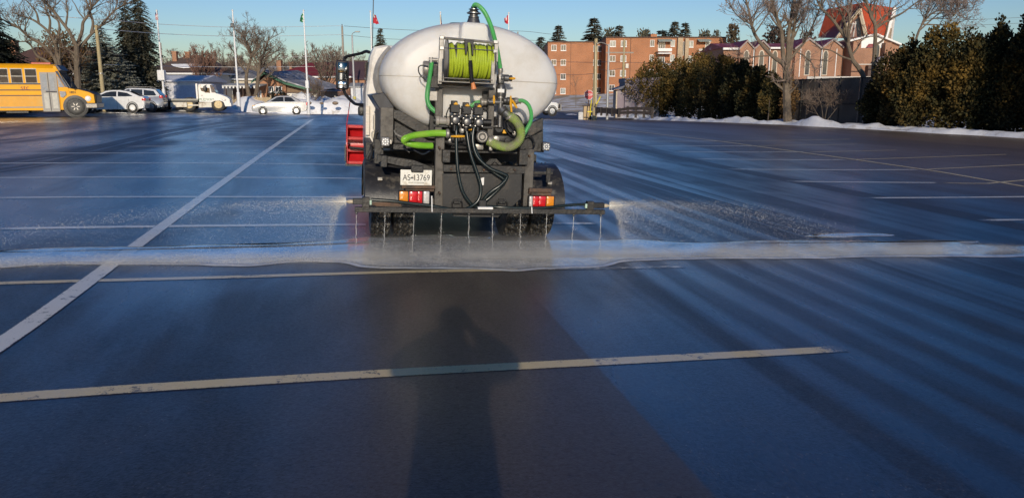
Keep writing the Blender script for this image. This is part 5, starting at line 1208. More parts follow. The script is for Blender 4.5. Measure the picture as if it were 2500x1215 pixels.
# ---- apartment block (photo x 1335-1765)
AD = 155.0; o0 = at(1440, 229, AD); ka = AD*.985/FPX
apt = thing('apartment_building', 'orange brick four storey apartment block with flat roof and white windows', 'building', (o0.x, AD, o0.z))
ax = lambda px: (px-1440)*ka
az = lambda py: (229-py)*ka
def block(name, px0, px1, pytop, y0, y1, m=M_brick):
    return G().bx(ax(px0), ax(px1), y0, y1, -1.5, az(pytop)).obj(name, m, apt)
block('wing_wall', 1337, 1446, 108, 0, 16); block('recess_wall', 1446.3, 1474, 107, 6, 16.5); block('wing_wall', 1474.3, 1760, 99, -1.5, 14.5); block('stair_tower', 1643, 1655, 100, -2.4, -1.52, M_buff); block('stair_tower', 1660.5, 1669, 101, -2.4, -1.52, M_buff)
g = G(); g.bx(ax(1336), ax(1447), -.3, 16.3, az(108)+.003, az(106.2)); g.bx(ax(1447.2), ax(1474), 5.7, 16.8, az(107)+.003, az(105.2)); g.bx(ax(1473.5), ax(1761), -1.8, 14.8, az(99)+.003, az(97)); g.obj('roof', M_eave, apt)
g = G(); g.bx(ax(1592), ax(1607), 4, 7, az(97)+.01, az(86)); g.bx(ax(1601), ax(1604), 5, 6, az(86), az(84)); g.obj('chimney', M_brick, apt)
rows = (121, 155, 188.5, 222.5); W_, H_ = 12.5, 13.5
rnd = random.Random(2)
for r, py in enumerate(rows):
    for px in (1351.5, 1374.5): window(apt, ax(px), 0, az(py), W_*ka, H_*ka, m=M_winl if rnd.random() < .5 else M_win)
    for px in (1455, 1470): window(apt, ax(px), 6, az(py-2), 11*ka, H_*ka, m=M_win)
    for px in (1490.5, 1516.5): window(apt, ax(px), -1.5, az(py-8.5*(1-r*.05)), 14*ka, 14*ka, m=M_winl if rnd.random() < .4 else M_win)
    if r < 3:
        window(apt, ax(1584), -1.5, az(py-9.5), 10*ka, 15*ka, m=M_win)
        window(apt, ax(1633), -1.5, az(py-9.5), 10*ka, 15*ka, m=M_winl); window(apt, ax(1675), -1.5, az(py-7.5), 14*ka, 15*ka, m=M_winl); window(apt, ax(1716), -1.5, az(py-6.5), 12*ka, 14*ka, m=M_winl)
        f = window(apt, ax(1606.5), -1.5, az(py-2), 17*ka, 20*ka, sill=False, mull=2, m=M_win)
        g = G(); g.bx(ax(1595), ax(1627), -3.4, -1.52, az(py+16), az(py+13.5)); g.bx(ax(1595), ax(1627), -3.4, -3.3, az(py+10.5), az(py+3.5)); g.obj('balcony', M_paintw, apt)
        g = G(); g.bx(ax(1690), ax(1719), -3.4, -1.52, az(py+15), az(py+12.5)); g.bx(ax(1690), ax(1719), -3.4, -3.3, az(py+9.5), az(py+4.5)); g.obj('balcony', M_concrete, apt)
for a, b in ((1596, 1629), (1690, 1720)):
    g = G(); g.prism([(ax(a), -1.53, az(103)), (ax(b), -1.53, az(103)), (ax(b), -3.2, az(109)), (ax(a), -3.2, az(109))], (0, 0, .08)); g.obj('awning', mat('pale_green_awning', (.38, .42, .36), .6), apt)
window(apt, ax(1657.5), -1.5, az(124), 5*ka, 32*ka, sill=False, mull=0, m=M_win)
g = G(); g.bx(ax(1392), ax(1392.7), -.08, 0, 0, az(108)); g.bx(ax(1532.5), ax(1533.5), -1.6, -1.5, 0, az(100)); g.obj('downpipe', M_eave, apt)

# ---- white shed; its lilac shade is painted into the colours
SD = 73.0; ks = SD*.985/FPX; so = at(1553, 283, SD)
shed = thing('shed', 'pale shed with shade tinted walls and lean to roof between the rail fence and hedge', 'shed', (so.x, SD, so.z))
sx_ = lambda px: (px-1553)*ks
sz_ = lambda py: (283-py)*ks
M_shadewall = mat('shade_tinted_stucco', (.27, .225, .26), .85, var=.12, scale=1.2, col2=(.42, .39, .38), c2amt=.38, c2scale=.55, bump=.15)
G().prism([(sx_(1524), 0, -.4), (sx_(1600), -1.6, -.4), (sx_(1600), 4, -.4), (sx_(1524), 4, -.4)], (0, 0, sz_(197)+.4)).obj('wall', M_shadewall, shed)
G().prism([(sx_(1522.5), -.1, sz_(203.5)), (sx_(1600), -1.72, sz_(203.5)), (sx_(1600), 4.1, sz_(203.5)), (sx_(1522.5), 4.1, sz_(203.5))], (0, 0, sz_(193)-sz_(203.5))).obj('fascia', mat('shade_tinted_fascia', (.22, .19, .24), .7), shed)
G().prism([(sx_(1506), .3, -.4), (sx_(1523.8), .3, -.4), (sx_(1523.8), 3, -.4), (sx_(1506), 3, -.4)], (0, 0, sz_(221)+.4)).obj('lean_to', M_shadewall, shed)
G().prism([(sx_(1496), -.1, sz_(220.5)), (sx_(1504), -.1, sz_(217)), (sx_(1524), -.1, sz_(210)), (sx_(1524), -.1, sz_(219))], (0, 3.4, 0)).obj('lean_to_roof', mat('slate_blue_roof', (.10, .11, .15), .6), shed)
G().bx(sx_(1503), sx_(1506), .1, 1.2, -.4, sz_(224)).obj('corner_post', mat('buff_post', (.55, .45, .33), .7), shed)

# ---- church (photo x 1760-2240)
CD = 118.0; kc = CD*.985/FPX; co = at(1900, 225, CD)
church = thing('church', 'long brick church with red roof, arched windows and steep red tower', 'church', (co.x, CD, co.z))
cx_ = lambda px: (px-1900)*kc
cz_ = lambda py: (225-py)*kc
G().bx(cx_(1762), cx_(2085), 0, 14, -1, cz_(121)).obj('nave_wall', M_brickc, church)
M_roofc = mat('wine_red_roof', (.24, .035, .04), .6, var=.2, scale=2, col2=(.65, .6, .62), c2amt=.18, c2scale=.8)
G().prism([(cx_(1758), -.5, cz_(121)), (cx_(1758), 7, cz_(104)), (cx_(1758), 14.5, cz_(121))], (cx_(2090)-cx_(1758), 0, 0)).obj('nave_roof', M_roofc, church)
G().bx(cx_(1758), cx_(1800), -.7, -.3, cz_(126), cz_(121)-.02).bx(cx_(1870), cx_(1905), -.75, -.35, cz_(124), cz_(120)).obj('eave', M_paintw, church)
def gable(px0, px1, pyb, pyt, y=-.9):
    xm = (px0+px1)/2
    f = G().prism([(cx_(px0), y, cz_(225)), (cx_(px0), y, cz_(pyb)), (cx_(xm), y, cz_(pyt)), (cx_(px1), y, cz_(pyb)), (cx_(px1), y, cz_(225))], (0, .89, 0)).obj('gable', M_brickc, church)
    g = G()
    for s, (a, b) in ((1, (px0-3, xm)), (-1, (px1+3, xm))):
        g.prism([(cx_(a), y-.3, cz_(pyb+3)), (cx_(b), y-.3, cz_(pyt-1)), (cx_(b), y-.3, cz_(pyt-5)), (cx_(a), y-.3, cz_(pyb-1))], (0, 5, 0))
    g.obj('verge', mat('weathered_white', (.30, .27, .25), .7, var=.15), f)
    g = G()
    for s, (a, b) in ((1, (px0-3, xm)), (-1, (px1+3, xm))):
        g.prism([(cx_(a), y-.2, cz_(pyb-1)+.01), (cx_(b), y-.2, cz_(pyt-5)+.01), (cx_(b), y-.2, cz_(pyt-6)), (cx_(a), y-.2, cz_(pyb-2))], (0, 7, 0))
    g.obj('gable_roof', M_roofc, f)
gable(1797, 1829, 124, 109); gable(1834, 1866, 123, 109); gable(1930, 1990, 123, 104); gable(1995, 2040, 120, 106)
def arch(px, w, pyt, pyb, y):
    pts = [(cx_(px-w/2), y, cz_(pyb)), (cx_(px-w/2), y, cz_(pyt+w*.5))]
    for k in range(9): an = math.pi-math.pi*k/8; pts.append((cx_(px)+w/2*kc*math.cos(an), y, cz_(pyt+w*.5)+w*.75*kc*math.sin(an)))
    pts += [(cx_(px+w/2), y, cz_(pyb))]
    f = G().prism(pts, (0, .1, 0)).obj('arched_window', mat('cream_surround', (.62, .53, .42), .7), church)
    c = Vector((cx_(px), y, cz_((pyt+pyb)/2)))
    G().prism([(c.x+(q[0]-c.x)*.72, y-.03, c.z+(q[2]-c.z)*.93) for q in pts], (0, .028, 0)).obj('pane', M_win, f)
for px, y in ((1813, -.95), (1849, -.95), (1886, -.06), (1960, -.95), (2002, -.95)): arch(px, 13, 130, 186, y)
g = G()
for px in (1829.5, 1868, 1941, 1992, 2027): g.bx(cx_(px), cx_(px+1.6), -1.0, -.05, cz_(190), cz_(124))
g.obj('downpipe', M_paintw, church)
# west gable with white tympanum, brown porch roof
G().prism([(cx_(2052), -3, cz_(225)), (cx_(2052), -3, cz_(106)), (cx_(2099), -3, cz_(94)), (cx_(2160), -3, cz_(118)), (cx_(2160), -3, cz_(225))], (0, 9, 0)).obj('front_gable', M_brickc, church)
G().prism([(cx_(2070), -3.05, cz_(124)), (cx_(2070), -3.05, cz_(104)), (cx_(2099), -3.05, cz_(97)), (cx_(2122), -3.05, cz_(104)), (cx_(2122), -3.05, cz_(124))], (0, .045, 0)).obj('tympanum', M_paintw, church)
g = G(); g.prism([(cx_(2040), -3.6, cz_(110)), (cx_(2099), -3.6, cz_(95)), (cx_(2099), -3.6, cz_(91)), (cx_(2040), -3.6, cz_(106))], (0, .9, 0)); g.prism([(cx_(2099.2), -3.6, cz_(95)), (cx_(2162), -3.6, cz_(119)), (cx_(2162), -3.6, cz_(115)), (cx_(2099.2), -3.6, cz_(91))], (0, .9, 0)); g.obj('verge', M_paintw, church)
arch(2108, 12, 118, 146, -3.12)
G().prism([(cx_(2081), -3.3, cz_(123)), (cx_(2104), -3.3, cz_(123)), (cx_(2100), -3.3, cz_(115)), (cx_(2087), -3.3, cz_(115))], (0, .24, 0)).obj('small_canopy', M_roofc, church)
G().bx(cx_(2118), cx_(2132), -4.2, -3.01, -1, cz_(113)).obj('pier', M_brickc, church)
G().prism([(cx_(2096), -4.6, cz_(157)), (cx_(2105), -4.6, cz_(145)), (cx_(2117), -4.6, cz_(145)), (cx_(2118), -4.6, cz_(157))], (0, 1.5, 0)).obj('porch_roof', mat('grey_blue_roof', (.14, .13, .18), .6), church)
G().prism([(cx_(2133), -6, cz_(161)), (cx_(2215), -6, cz_(161)), (cx_(2195), 2, cz_(128)), (cx_(2140), 2, cz_(128))], (0, .1, -.2)).obj('porch_roof', M_roofbr, church)
G().bx(cx_(2135), cx_(2213), -5, 4, -1, cz_(163)).obj('porch_wall', M_brickc, church)
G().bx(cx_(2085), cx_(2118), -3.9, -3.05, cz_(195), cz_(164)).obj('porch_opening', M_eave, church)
G().bx(cx_(1930), cx_(2085), -6.3, -6, cz_(200), cz_(190)).bx(cx_(2040), cx_(2120), -6.2, -6, cz_(164), cz_(162)).obj('railing', M_concrete, church)
# steep roofed tower: four prow gables round a central peak
ty = 8.0
def CT(px, py, y): s = (CD+y)/CD; return ((px-1900)*kc*s+0*y, y, (225-py)*kc*s)
pk_ = CT(2146, 17, ty+4)
A1, A2 = CT(2110, 32, ty-2), CT(2207, 29, ty+1); B1l, B1r = CT(2075, 98, ty+1), CT(2135, 98, ty-1.5); B2l, B2r = CT(2180, 114, ty-1), CT(2228, 112, ty+6)
A3, A4 = CT(2092, 32, ty+11), CT(2195, 26, ty+12); B3 = CT(2080, 98, ty+12); B4 = CT(2222, 100, ty+14)
M_towerr = mat('orange_red_roof', (.46, .08, .03), .6, var=.15, scale=2)
g = G(); g.add([pk_, A1, B1r, B2l, A2, CT(2157, 112, ty-1.6)], [(0, 1, 2, 5), (0, 5, 3, 4)])
g.add([pk_, A1, B1l, B3, A3], [(0, 1, 2), (0, 2, 3), (0, 3, 4)]); g.add([pk_, A2, B2r, B4, A4], [(0, 1, 2), (0, 2, 3), (0, 3, 4)]); g.add([pk_, A3, A4, B3, B4], [(0, 1, 2), (1, 3, 4, 2)])
g.obj('tower_roof', M_towerr, church)
def inset(P, q, t=.0): return [Vector(p)+Vector(q) for p in P]
g = G(); g.add([A1, B1l, B1r], [(0, 1, 2)]); g.obj('tower_gable', M_brickc, church)
def verge(P, m=M_paintw, w=.28, d=(0, -.25, 0)):
    g = G()
    for a, b in P: g.tube([Vector(a)+Vector(d), Vector(b)+Vector(d)], w, 4)
    return g.obj('verge', m, church)
verge([(A1, B1l), (A1, B1r)], mat('cream_trim', (.72, .62, .46), .6)); verge([(A2, B2l), (A2, B2r)])
g = G(); g.add([A2, B2l, B2r], [(0, 1, 2)]); g.obj('tower_gable', mat('buff_gable', (.55, .43, .31), .7, var=.1, scale=1), church)
def lerp3(a, b, t): return Vector(a)*(1-t)+Vector(b)*t
m1 = (Vector(B1l)+Vector(B1r))/2
for u0, u1, v in ((.22, .40, .45), (.55, .95, .35), (.1, .16, .8)):
    pass
g = G(); c = lerp3(B1l, B1r, .5); up = Vector(A1)-c; ac = Vector(B1r)-Vector(B1l)
nrm = ac.cross(up).normalized(); nrm = -nrm if nrm.y > 0 else nrm
def tri(pts): return [c+ac*a+up*b+nrm*.1 for a, b in pts]
g.prism(tri([(-.30, .02), (.24, .02), (-.02, .62)]), nrm*.03); g.obj('tower_window', mat('pinkish_panel', (.34, .20, .17), .5), church)
g = G(); g.prism(tri([(.20, .05), (.36, .05), (.06, .74), (0, .66)]), nrm*.05); g.obj('tower_window', M_win, church)
g = G()
for a0, b0, a1, b1 in ((-.32, .3, -.1, .3), (-.05, .02, -.05, .55), (-.2, .5, .06, .5), (.08, .05, .02, .6)): g.tube([c+ac*a0+up*b0+nrm*.17, c+ac*a1+up*b1+nrm*.17], .09, 4)
g.obj('mullion', M_paintw, church)
c = lerp3(B2l, B2r, .5); up = Vector(A2)-c; ac = Vector(B2r)-Vector(B2l); nrm = ac.cross(up).normalized(); nrm = -nrm if nrm.y > 0 else nrm
g = G(); g.tube([c+up*.45+nrm*.2, c+up*.68+nrm*.2], .12, 4); g.tube([c+up*.60-ac*.09+nrm*.2, c+up*.60+ac*.09+nrm*.2], .12, 4); g.obj('cross', M_paintw, church)
q = Vector(pk_); G().tube([q, q+Vector((0, 0, .9))], .06, 5).tube([q+Vector((-.25, 0, .6)), q+Vector((.25, 0, .6))], .05, 5).obj('roof_cross', M_steel, church)

# ---- houses on the left
def house(name, label, px, D, pyb, w, d, h, rh, wall_m, roof_m, ridge='x', over=.35, snow=0, group=None, cat='house'):
    o = at(px, pyb, D); root = thing(name, label, cat, o, group=group)
    G().bx(-w/2, w/2, 0, d, -1.2, h).obj('wall', wall_m, root)
    if ridge == 'x':
        r = G().prism([(-w/2-over, -over, h), (-w/2-over, d/2, h+rh), (-w/2-over, d+over, h), (-w/2-over, d+over, h-.12), (-w/2-over, -over, h-.12)], (w+2*over, 0, 0)).obj('roof', roof_m, root)
    elif ridge == 'hip':
        b = [(-w/2-over, -over, h), (w/2+over, -over, h), (w/2+over, d+over, h), (-w/2-over, d+over, h)]; t = [(-w/2+d*.42, d/2, h+rh), (w/2-d*.42, d/2, h+rh)]
        g = G(); g.add(b+t, [(0, 1, 5, 4), (1, 2, 5), (2, 3, 4, 5), (3, 0, 4), (0, 3, 2, 1)]); r = g.obj('roof', roof_m, root)
        G().bx(-w/2-over, w/2+over, -over-.02, d+over+.02, h-.2, h-.003).obj('eave', M_paintw, root)
    return root, r
def chimney(root, x, y, z0, z1, w=.7): return G().bx(x-w/2, x+w/2, y-w/2, y+w/2, z0, z1).bx(x-w/2-.06, x+w/2+.06, y-w/2-.06, y+w/2+.06, z1+.003, z1+.12).obj('chimney', M_brickh, root)
def snowpatch(root, pts, th=.1):
    g = G(); c = sum((Vector(p) for p in pts), Vector())/len(pts); g.prism(pts, (0, 0, th)); return g.obj('snow_patch', M_snow, root, bevel=.04)
h1, r1 = house('house', 'brown roofed house with two brick chimneys behind the flatbed truck', 445, 92, 240, 9, 9, 2.9, 2.2, mat('pale_siding', (.6, .58, .52), .7), M_roofbr, 'hip')
chimney(h1, -1.7, 3, 3, 5.35, .5); chimney(h1, -.55, 4, 4, 5.35, .55); window(h1, -2.2, 0, 1.6, 1.2, 1.1); window(h1, 1.4, 0, 1.6, 2.0, 1.1)
snowpatch(h1, [(-1.6, 1.4, 3.85), (1.6, 1.5, 3.9), (2.3, .8, 3.55), (.2, .5, 3.42), (-1.0, .9, 3.6)])
h2, r2 = house('garage', 'dark grey double garage in shade behind the flatbed deck', 438, 78, 262, 4.6, 6, 2.6, .55, mat('grey_siding', (.72, .72, .73), .7), mat('snowy_roof', (.74, .76, .8), .7), 'x', cat='garage')
G().bx(-.4, 2.0, -.06, .0, 0, 2.1).obj('garage_door', mat('grey_blue_door', (.48, .53, .64), .6), h2); G().bx(-1.9, -1.1, -.05, 0, 0, 2.0).obj('door', mat('dark_door', (.09, .09, .11), .5), h2); G().tube([(.1, -.06, 2.5), (.1, -.2, 2.3)], .06, 6).obj('wall_lamp', M_paintw, h2)
h3, r3 = house('house', 'snow roofed bungalow half hidden behind the flatbed truck cab', 545, 96, 247, 9, 8, 2.7, 1.5, mat('cream_siding', (.60, .54, .42), .7), M_roofgr, 'hip')
window(h3, 1.2, 0, 1.5, 1.6, 1.2); window(h3, -2, 0, 1.5, 1.6, 1.2); window(h3, 3.3, 0, 1.5, 1.0, 1.2)
# brick bungalow with green verge boards, its gable to the lot
BD2 = 78.0; kb2 = BD2*.985/FPX; bo = at(690, 252, BD2)
bun = thing('bungalow', 'brick bungalow with green verge boards and long sloping roof over a white garage', 'house', bo)
bxp = lambda px: (px-690)*kb2
bzp = lambda py: (252-py)*kb2
G().prism([(bxp(632), 0, -1), (bxp(632), 0, bzp(205)), (bxp(655), 0, bzp(184)), (bxp(700), 0, bzp(205)), (bxp(700), 0, -1)], (0, 10, 0)).obj('wall', M_brickh, bun)
G().prism([(bxp(700.3), .3, -1), (bxp(700.3), .3, bzp(206)), (bxp(772), .3, bzp(224)), (bxp(778), .3, -1)], (0, 9.4, 0)).obj('garage_wall', mat('brown_board', (.24, .16, .10), .8, var=.25, scale=2, stretch=(4, 1, .5)), bun)
M_roofm = mat('mottled_roof', (.26, .26, .28), .7, var=.3, scale=2.5, col2=(.6, .6, .62), c2amt=.35, c2scale=1.0)
g = G(); g.prism([(bxp(658), -.6, bzp(179)), (bxp(702), -.6, bzp(201)), (bxp(782), -.6, bzp(224)), (bxp(782), -.6, bzp(222)), (bxp(702), -.6, bzp(197.5)), (bxp(658), -.6, bzp(175))], (0, 11, 0)); 
# far roof slope climbs away so that its surface shows
g.prism([(bxp(655), -.5, bzp(176)), (bxp(625), -.5, bzp(199)), (bxp(625), -.5, bzp(196)), (bxp(655), -.5, bzp(173))], (0, 11, 0))
rf = g.obj('roof', M_roofm, bun)
g = G(); g.add([(bxp(662), 0, bzp(177)), (bxp(702), 0, bzp(198)), (bxp(780), 0, bzp(222)), (bxp(790), 9, bzp(212)), (bxp(725), 9, bzp(191)), (bxp(672), 9, bzp(168))], [(0, 1, 4, 5), (1, 2, 3, 4)]); g.obj('roof_slope', M_roofm, rf)
g = G(); g.prism([(bxp(654), -.66, bzp(184)), (bxp(702), -.66, bzp(207.5)), (bxp(782), -.66, bzp(227.5)), (bxp(782), -.66, bzp(223)), (bxp(702), -.66, bzp(202)), (bxp(654), -.66, bzp(178))], (0, .055, 0)); g.prism([(bxp(654), -.7, bzp(184)), (bxp(622), -.7, bzp(205)), (bxp(622), -.7, bzp(201)), (bxp(654), -.7, bzp(178))], (0, .06, 0)); g.obj('verge_board', M_trimg, bun)
window(bun, bxp(665), 0, bzp(219), 13*kb2, 13*kb2); window(bun, bxp(682.5), 0, bzp(219.5), 17*kb2, 15*kb2)
G().bx(bxp(628), bxp(640), -.05, 0, -.3, bzp(222)).obj('door', M_paintw, bun)
G().bx(bxp(702), bxp(776), .02, .30, 0, bzp(228.5)).obj('garage_door', mat('white_garage_door', (.76, .73, .66), .5), bun); G().bx(bxp(701), bxp(777), .0, .28, bzp(228.4), bzp(225.5)).obj('door_lintel', M_eave, bun)
g = G(); g.prism([(bxp(565), -2.2, bzp(213)), (bxp(655), -2.2, bzp(213)), (bxp(655), .2, bzp(208)), (bxp(565), .2, bzp(208))], (0, 0, .12)); aw = g.obj('porch_awning', mat('striped_awning', (.5, .5, .47), .6, var=.3, scale=3), bun)
g = G()
for i in range(11): g.bx(bxp(566+i*8.2), bxp(569.5+i*8.2), -2.26, -2.205, bzp(217), bzp(212))
g.obj('valance', M_paintw, aw)
g = G()
for px in (572, 612, 650): g.bx(bxp(px), bxp(px+1.5), -2.1, -1.95, -.8, bzp(213))
g.obj('porch_post', M_eave, bun)
G().bx(bxp(566), bxp(631.8), .5, 8, -.8, bzp(210)).obj('porch_wall', M_eave, bun)
h4, r4 = house('house', 'house with a bright red hipped roof to the right of the bungalow', 762, 104, 243, 10, 9, 3.0, 1.9, M_brickh, M_roofred, 'hip')
window(h4, -2.8, 0, 1.7, 1.3, 1.2); window(h4, 1.0, 0, 1.7, 1.6, 1.2); chimney(h4, -4.6, 1.8, 3, 5.0, .6)
h5, r5 = house('house', 'grey roofed house with a red brick chimney, farthest behind the bungalow', 705, 122, 243, 9, 8, 3.3, 1.9, mat('white_siding', (.7, .68, .62), .7), M_roofgr, 'x')
chimney(h5, .2, 2, 3.5, 5.6, .6); window(h5, 0, 0, 2.0, 1.4, 1.0); window(h5, 2.6, 0, 2.0, 1.2, 1.0)
h6, r6 = house('house', 'dark roofed house seen between the truck mirror and the cab', 862, 106, 248, 9, 8, 3.0, 2.4, M_brickh, mat('plum_roof', (.09, .05, .06), .8), 'x')
window(h6, -.5, 0, 1.6, 1.5, 1.0); window(h6, 2.2, 0, 1.6, 1.2, 1.0)
h7, r7 = house('shed', 'small white shed close beside the truck cab', 876, 80, 262, 1.5, 2.2, 2.1, .35, mat('white_shed', (.66, .66, .66), .6), mat('shed_roof', (.3, .3, .3), .6), 'x', .2, cat='shed')
G().bx(-.3, .35, -.04, 0, .1, 1.8).obj('door', mat('shed_door', (.55, .56, .58), .6), h7)
h8, r8 = house('house', 'brown roofed house in the trees behind the school bus', 120, 74, 255, 14, 9, 2.9, 2.6, M_brickh, mat('reddish_shingle', (.11, .06, .05), .85, var=.3, scale=6), 'hip')
window(h8, -2, 0, 1.6, 1.8, 1.2); window(h8, 3, 0, 1.6, 1.4, 1.2); chimney(h8, -5.2, 4, 3.4, 6.0)
h9, r9 = house('house', 'gabled white house on the hill above the dark roofed house', 880, 150, 235, 8, 8, 3.6, 3.2, mat('pale_house', (.55, .52, .47), .7), M_roofbr, 'x')
window(h9, -1, 0, 2.2, 1.1, 1.4); window(h9, 1.6, 0, 2.2, 1.1, 1.4)
# ------------------------------------------------------------------ trees and hedges
M_bark = mat('grey_brown_bark', (.16, .125, .09), .9, var=.35, scale=3, bump=.4, bscale=18); M_barkd = mat('dark_bark', (.085, .066, .052), .9, var=.35, scale=3, bump=.4, bscale=18)
M_twig = mat('twigs', (.17, .125, .095), .9, var=.25, scale=.6); M_twigp = mat('pale_twigs', (.24, .18, .15), .9, var=.25, scale=.6)
def leafmat(name, a, b, c2=None, amt=.4, sc=.9, rough=.75):
    return mat(name, a, rough, var=.22, scale=2.2, col2=c2 or b, c2amt=amt, c2scale=sc, spec=.25)
M_spruce = leafmat('spruce_needles', (.085, .088, .064), (.15, .13, .08), amt=.4); M_spruceb = leafmat('blue_spruce_needles', (.17, .18, .15), (.20, .19, .14), amt=.4)
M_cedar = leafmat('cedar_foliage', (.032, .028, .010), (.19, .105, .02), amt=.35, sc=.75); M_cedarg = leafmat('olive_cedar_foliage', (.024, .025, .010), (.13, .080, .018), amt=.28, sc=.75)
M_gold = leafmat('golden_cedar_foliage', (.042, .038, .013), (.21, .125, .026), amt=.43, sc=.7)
M_dark = leafmat('dark_needles', (.018, .022, .015), (.03, .032, .02)); M_beech = leafmat('brown_leaves', (.13, .075, .03), (.20, .12, .05), amt=.5)
class Tw:
    def __init__(s, rmin): s.t = G(); s.c = G(); s.rmin = rmin; s.n = 0
    def grow(s, pts, r0, r1, lvl, rnd, dens, up=.25, maxn=5200, maxl=4):
        m = len(pts); L = sum((b-a).length for a, b in zip(pts, pts[1:]))
        rs = [max(s.rmin, r0+(r1-r0)*i/(m-1)) for i in range(m)]
        if lvl == 0: s.t.tube(pts, rs, 8)
        elif lvl == 1 and r0 > s.rmin*1.6: s.t.tube(pts, rs, 5, cap=False)
        else: s.c.tube(pts, rs, 3, cap=False)
        s.n += 1
        if lvl >= maxl: return
        k = max(2, int(L*dens*(1.7, 2.0, 2.6, 3.0)[lvl]+rnd.random()))
        if lvl == 3: k = min(k, 3)
        for _ in range(k):
            t = rnd.uniform(.28 if lvl == 0 else .12, 1)**.8; i = min(m-2, int(t*(m-1))); f = t*(m-1)-i
            p = pts[i].lerp(pts[i+1], f); d = (pts[i+1]-pts[i]).normalized()
            q = Vector((rnd.gauss(0, 1), rnd.gauss(0, 1), rnd.gauss(0, .8))).normalized()
            d2 = (d*.62+q*.75+Vector((0, 0, up))).normalized()
            l2 = L*(.5, .5, .5, .45)[lvl]*(1.05-.62*t)*rnd.uniform(.55, 1.25)
            l2 = min(max(l2, .28), 5.0)
            cp = [p]; dd = d2
            ns = 4 if lvl < 2 else 3
            for j in range(ns):
                dd = (dd+Vector((rnd.gauss(0, .17), rnd.gauss(0, .17), rnd.gauss(0, .13)+up*.22))).normalized(); cp.append(cp[-1]+dd*l2/ns)
            s.grow(cp, max(s.rmin, rs[i]*.55), s.rmin*.75, lvl+1, rnd, dens, up, maxn, maxl)
def finish_tree(root, tw, mb, mc):
    tw.t.obj('trunk', mb, root, smooth=True); 
    if tw.c.v: tw.c.raw('crown', mc, root)
def limb_tree(label, D, basepx, limbs, seed, dens=.9, rmin=.010, mb=M_bark, mc=M_twig, group=None, depth=.18, cat='tree', maxn=5200, name='bare_tree', zb=None):
    rnd = random.Random(seed); o = at(basepx[0], basepx[1], D); o.z = terrain(o.x, D) if zb is None else zb
    root = thing(name, label, cat, o, group=group); tw = Tw(rmin)
    for pts, r0, r1 in limbs:
        w = rnd.uniform(-1, 1)*depth; P = []
        p0 = at(*pts[0], D); acc = 0
        for i, (a, b) in enumerate(pts):
            q = at(a, b, D); acc = (q-p0).length; dy = w*max(0, acc-2.5); s = (D+dy)/D
            P.append(Vector((q.x*s, D+dy, CAM_H+(q.z-CAM_H)*s))-o)
        tw.grow(spline(P, 4), r0, r1, 0, rnd, dens, maxn=maxn)
    finish_tree(root, tw, mb, mc); return root
def bare_tree(label, loc, h, spread, seed, dens=.9, rmin=.014, mb=M_barkd, mc=M_twig, group=None, stems=1, up=.3, name='bare_tree', maxn=2600, nl=8, tr=.02):
    rnd = random.Random(seed); root = thing(name, label, 'tree', loc, group=group); tw = Tw(rmin)
    for s in range(stems):
        a0 = rnd.uniform(0, 6.28); lean = 0 if stems == 1 else .22; hh = h*rnd.uniform(.8, 1); P = [Vector((0, 0, -.3))]
        for k in range(1, 7): P.append(Vector((math.cos(a0)*lean*hh*k/6*(k/6), math.sin(a0)*lean*hh*k/6*(k/6), hh*.72*k/6))+Vector((rnd.gauss(0, .02*hh), rnd.gauss(0, .02*hh), 0))*(k > 1))
        r0 = h*tr/(stems**.4); tw.grow(P, r0, r0*.3, 0, rnd, dens*.35, up, maxn)
        for k in range(nl):
            t = rnd.uniform(.3, .95); i = int(t*6); p = P[min(6, i)]; an = k*2.4+rnd.uniform(-.4, .4); l = spread*(1.25-.65*t)*rnd.uniform(.75, 1.15); Q = [p]; d = Vector((math.cos(an), math.sin(an), .55+.9*t)).normalized()
            for j in range(5): d = (d+Vector((rnd.gauss(0, .14), rnd.gauss(0, .14), rnd.gauss(.10, .1)))).normalized(); Q.append(Q[-1]+d*l/5)
            tw.grow(Q, r0*.5*(1.1-.5*t), rmin, 0, rnd, dens, up, maxn)
    finish_tree(root, tw, mb, mc); return root
def spruce_mesh(h, r, seed, tiers=44, per=9, droop=.35, ragged=.3, size=.5, shape=.82):
    rnd = random.Random(seed); g = G(); t = G()
    t.tube([(0, 0, -.4), (0, 0, h*.5), (0, 0, h*.98)], [h*.018, h*.012, .02], 7)
    for i in range(tiers):
        u = (i+rnd.random()*.6)/tiers; z = h*(.05+.93*u); R_ = r*(1-u)**shape*(1-.35*max(0, .12-u)/.12)+.10
        sc = size*(.45+.55*(1-u))
        for k in range(per if u < .8 else 6):
            an = rnd.uniform(0, 6.283); L = R_*(1-ragged*rnd.random()**1.3)*(1.12 if rnd.random() < .12 else 1); dx, dy = math.cos(an), math.sin(an)
            nk = max(2, int(L/(sc*.55)))
            for j in range(nk+1):
                s = (j+.6)/(nk+.6); rr = L*s; zz = z-droop*rr*(.35+.65*s)+.18*L*max(0, s-.75)*2
                w = sc*(1.1-.45*s)*rnd.uniform(.7, 1.25)
                for side in (-1, 1):
                    a2 = an+side*rnd.uniform(.35, .95); p = Vector((dx*rr, dy*rr, zz)); q = p+Vector((math.cos(a2)*w, math.sin(a2)*w, -w*rnd.uniform(.15, .7)))
                    o = Vector((-math.sin(a2), math.cos(a2), rnd.uniform(-.5, .5)))*w*.23
                    mid = p.lerp(q, .5)
                    g.add([p, mid+o, q, mid-o+Vector((0, 0, -w*.12))], [(0, 1, 2, 3)])
    return g, t
def spruce(label, loc, h, r, seed, m=M_spruce, group=None, name='spruce_tree', **kw):
    root = thing(name, label, 'tree', loc, group=group); g, t = spruce_mesh(h, r, seed, **kw)
    t.obj('trunk', M_barkd, root, smooth=True); g.raw('crown', m, root); return root
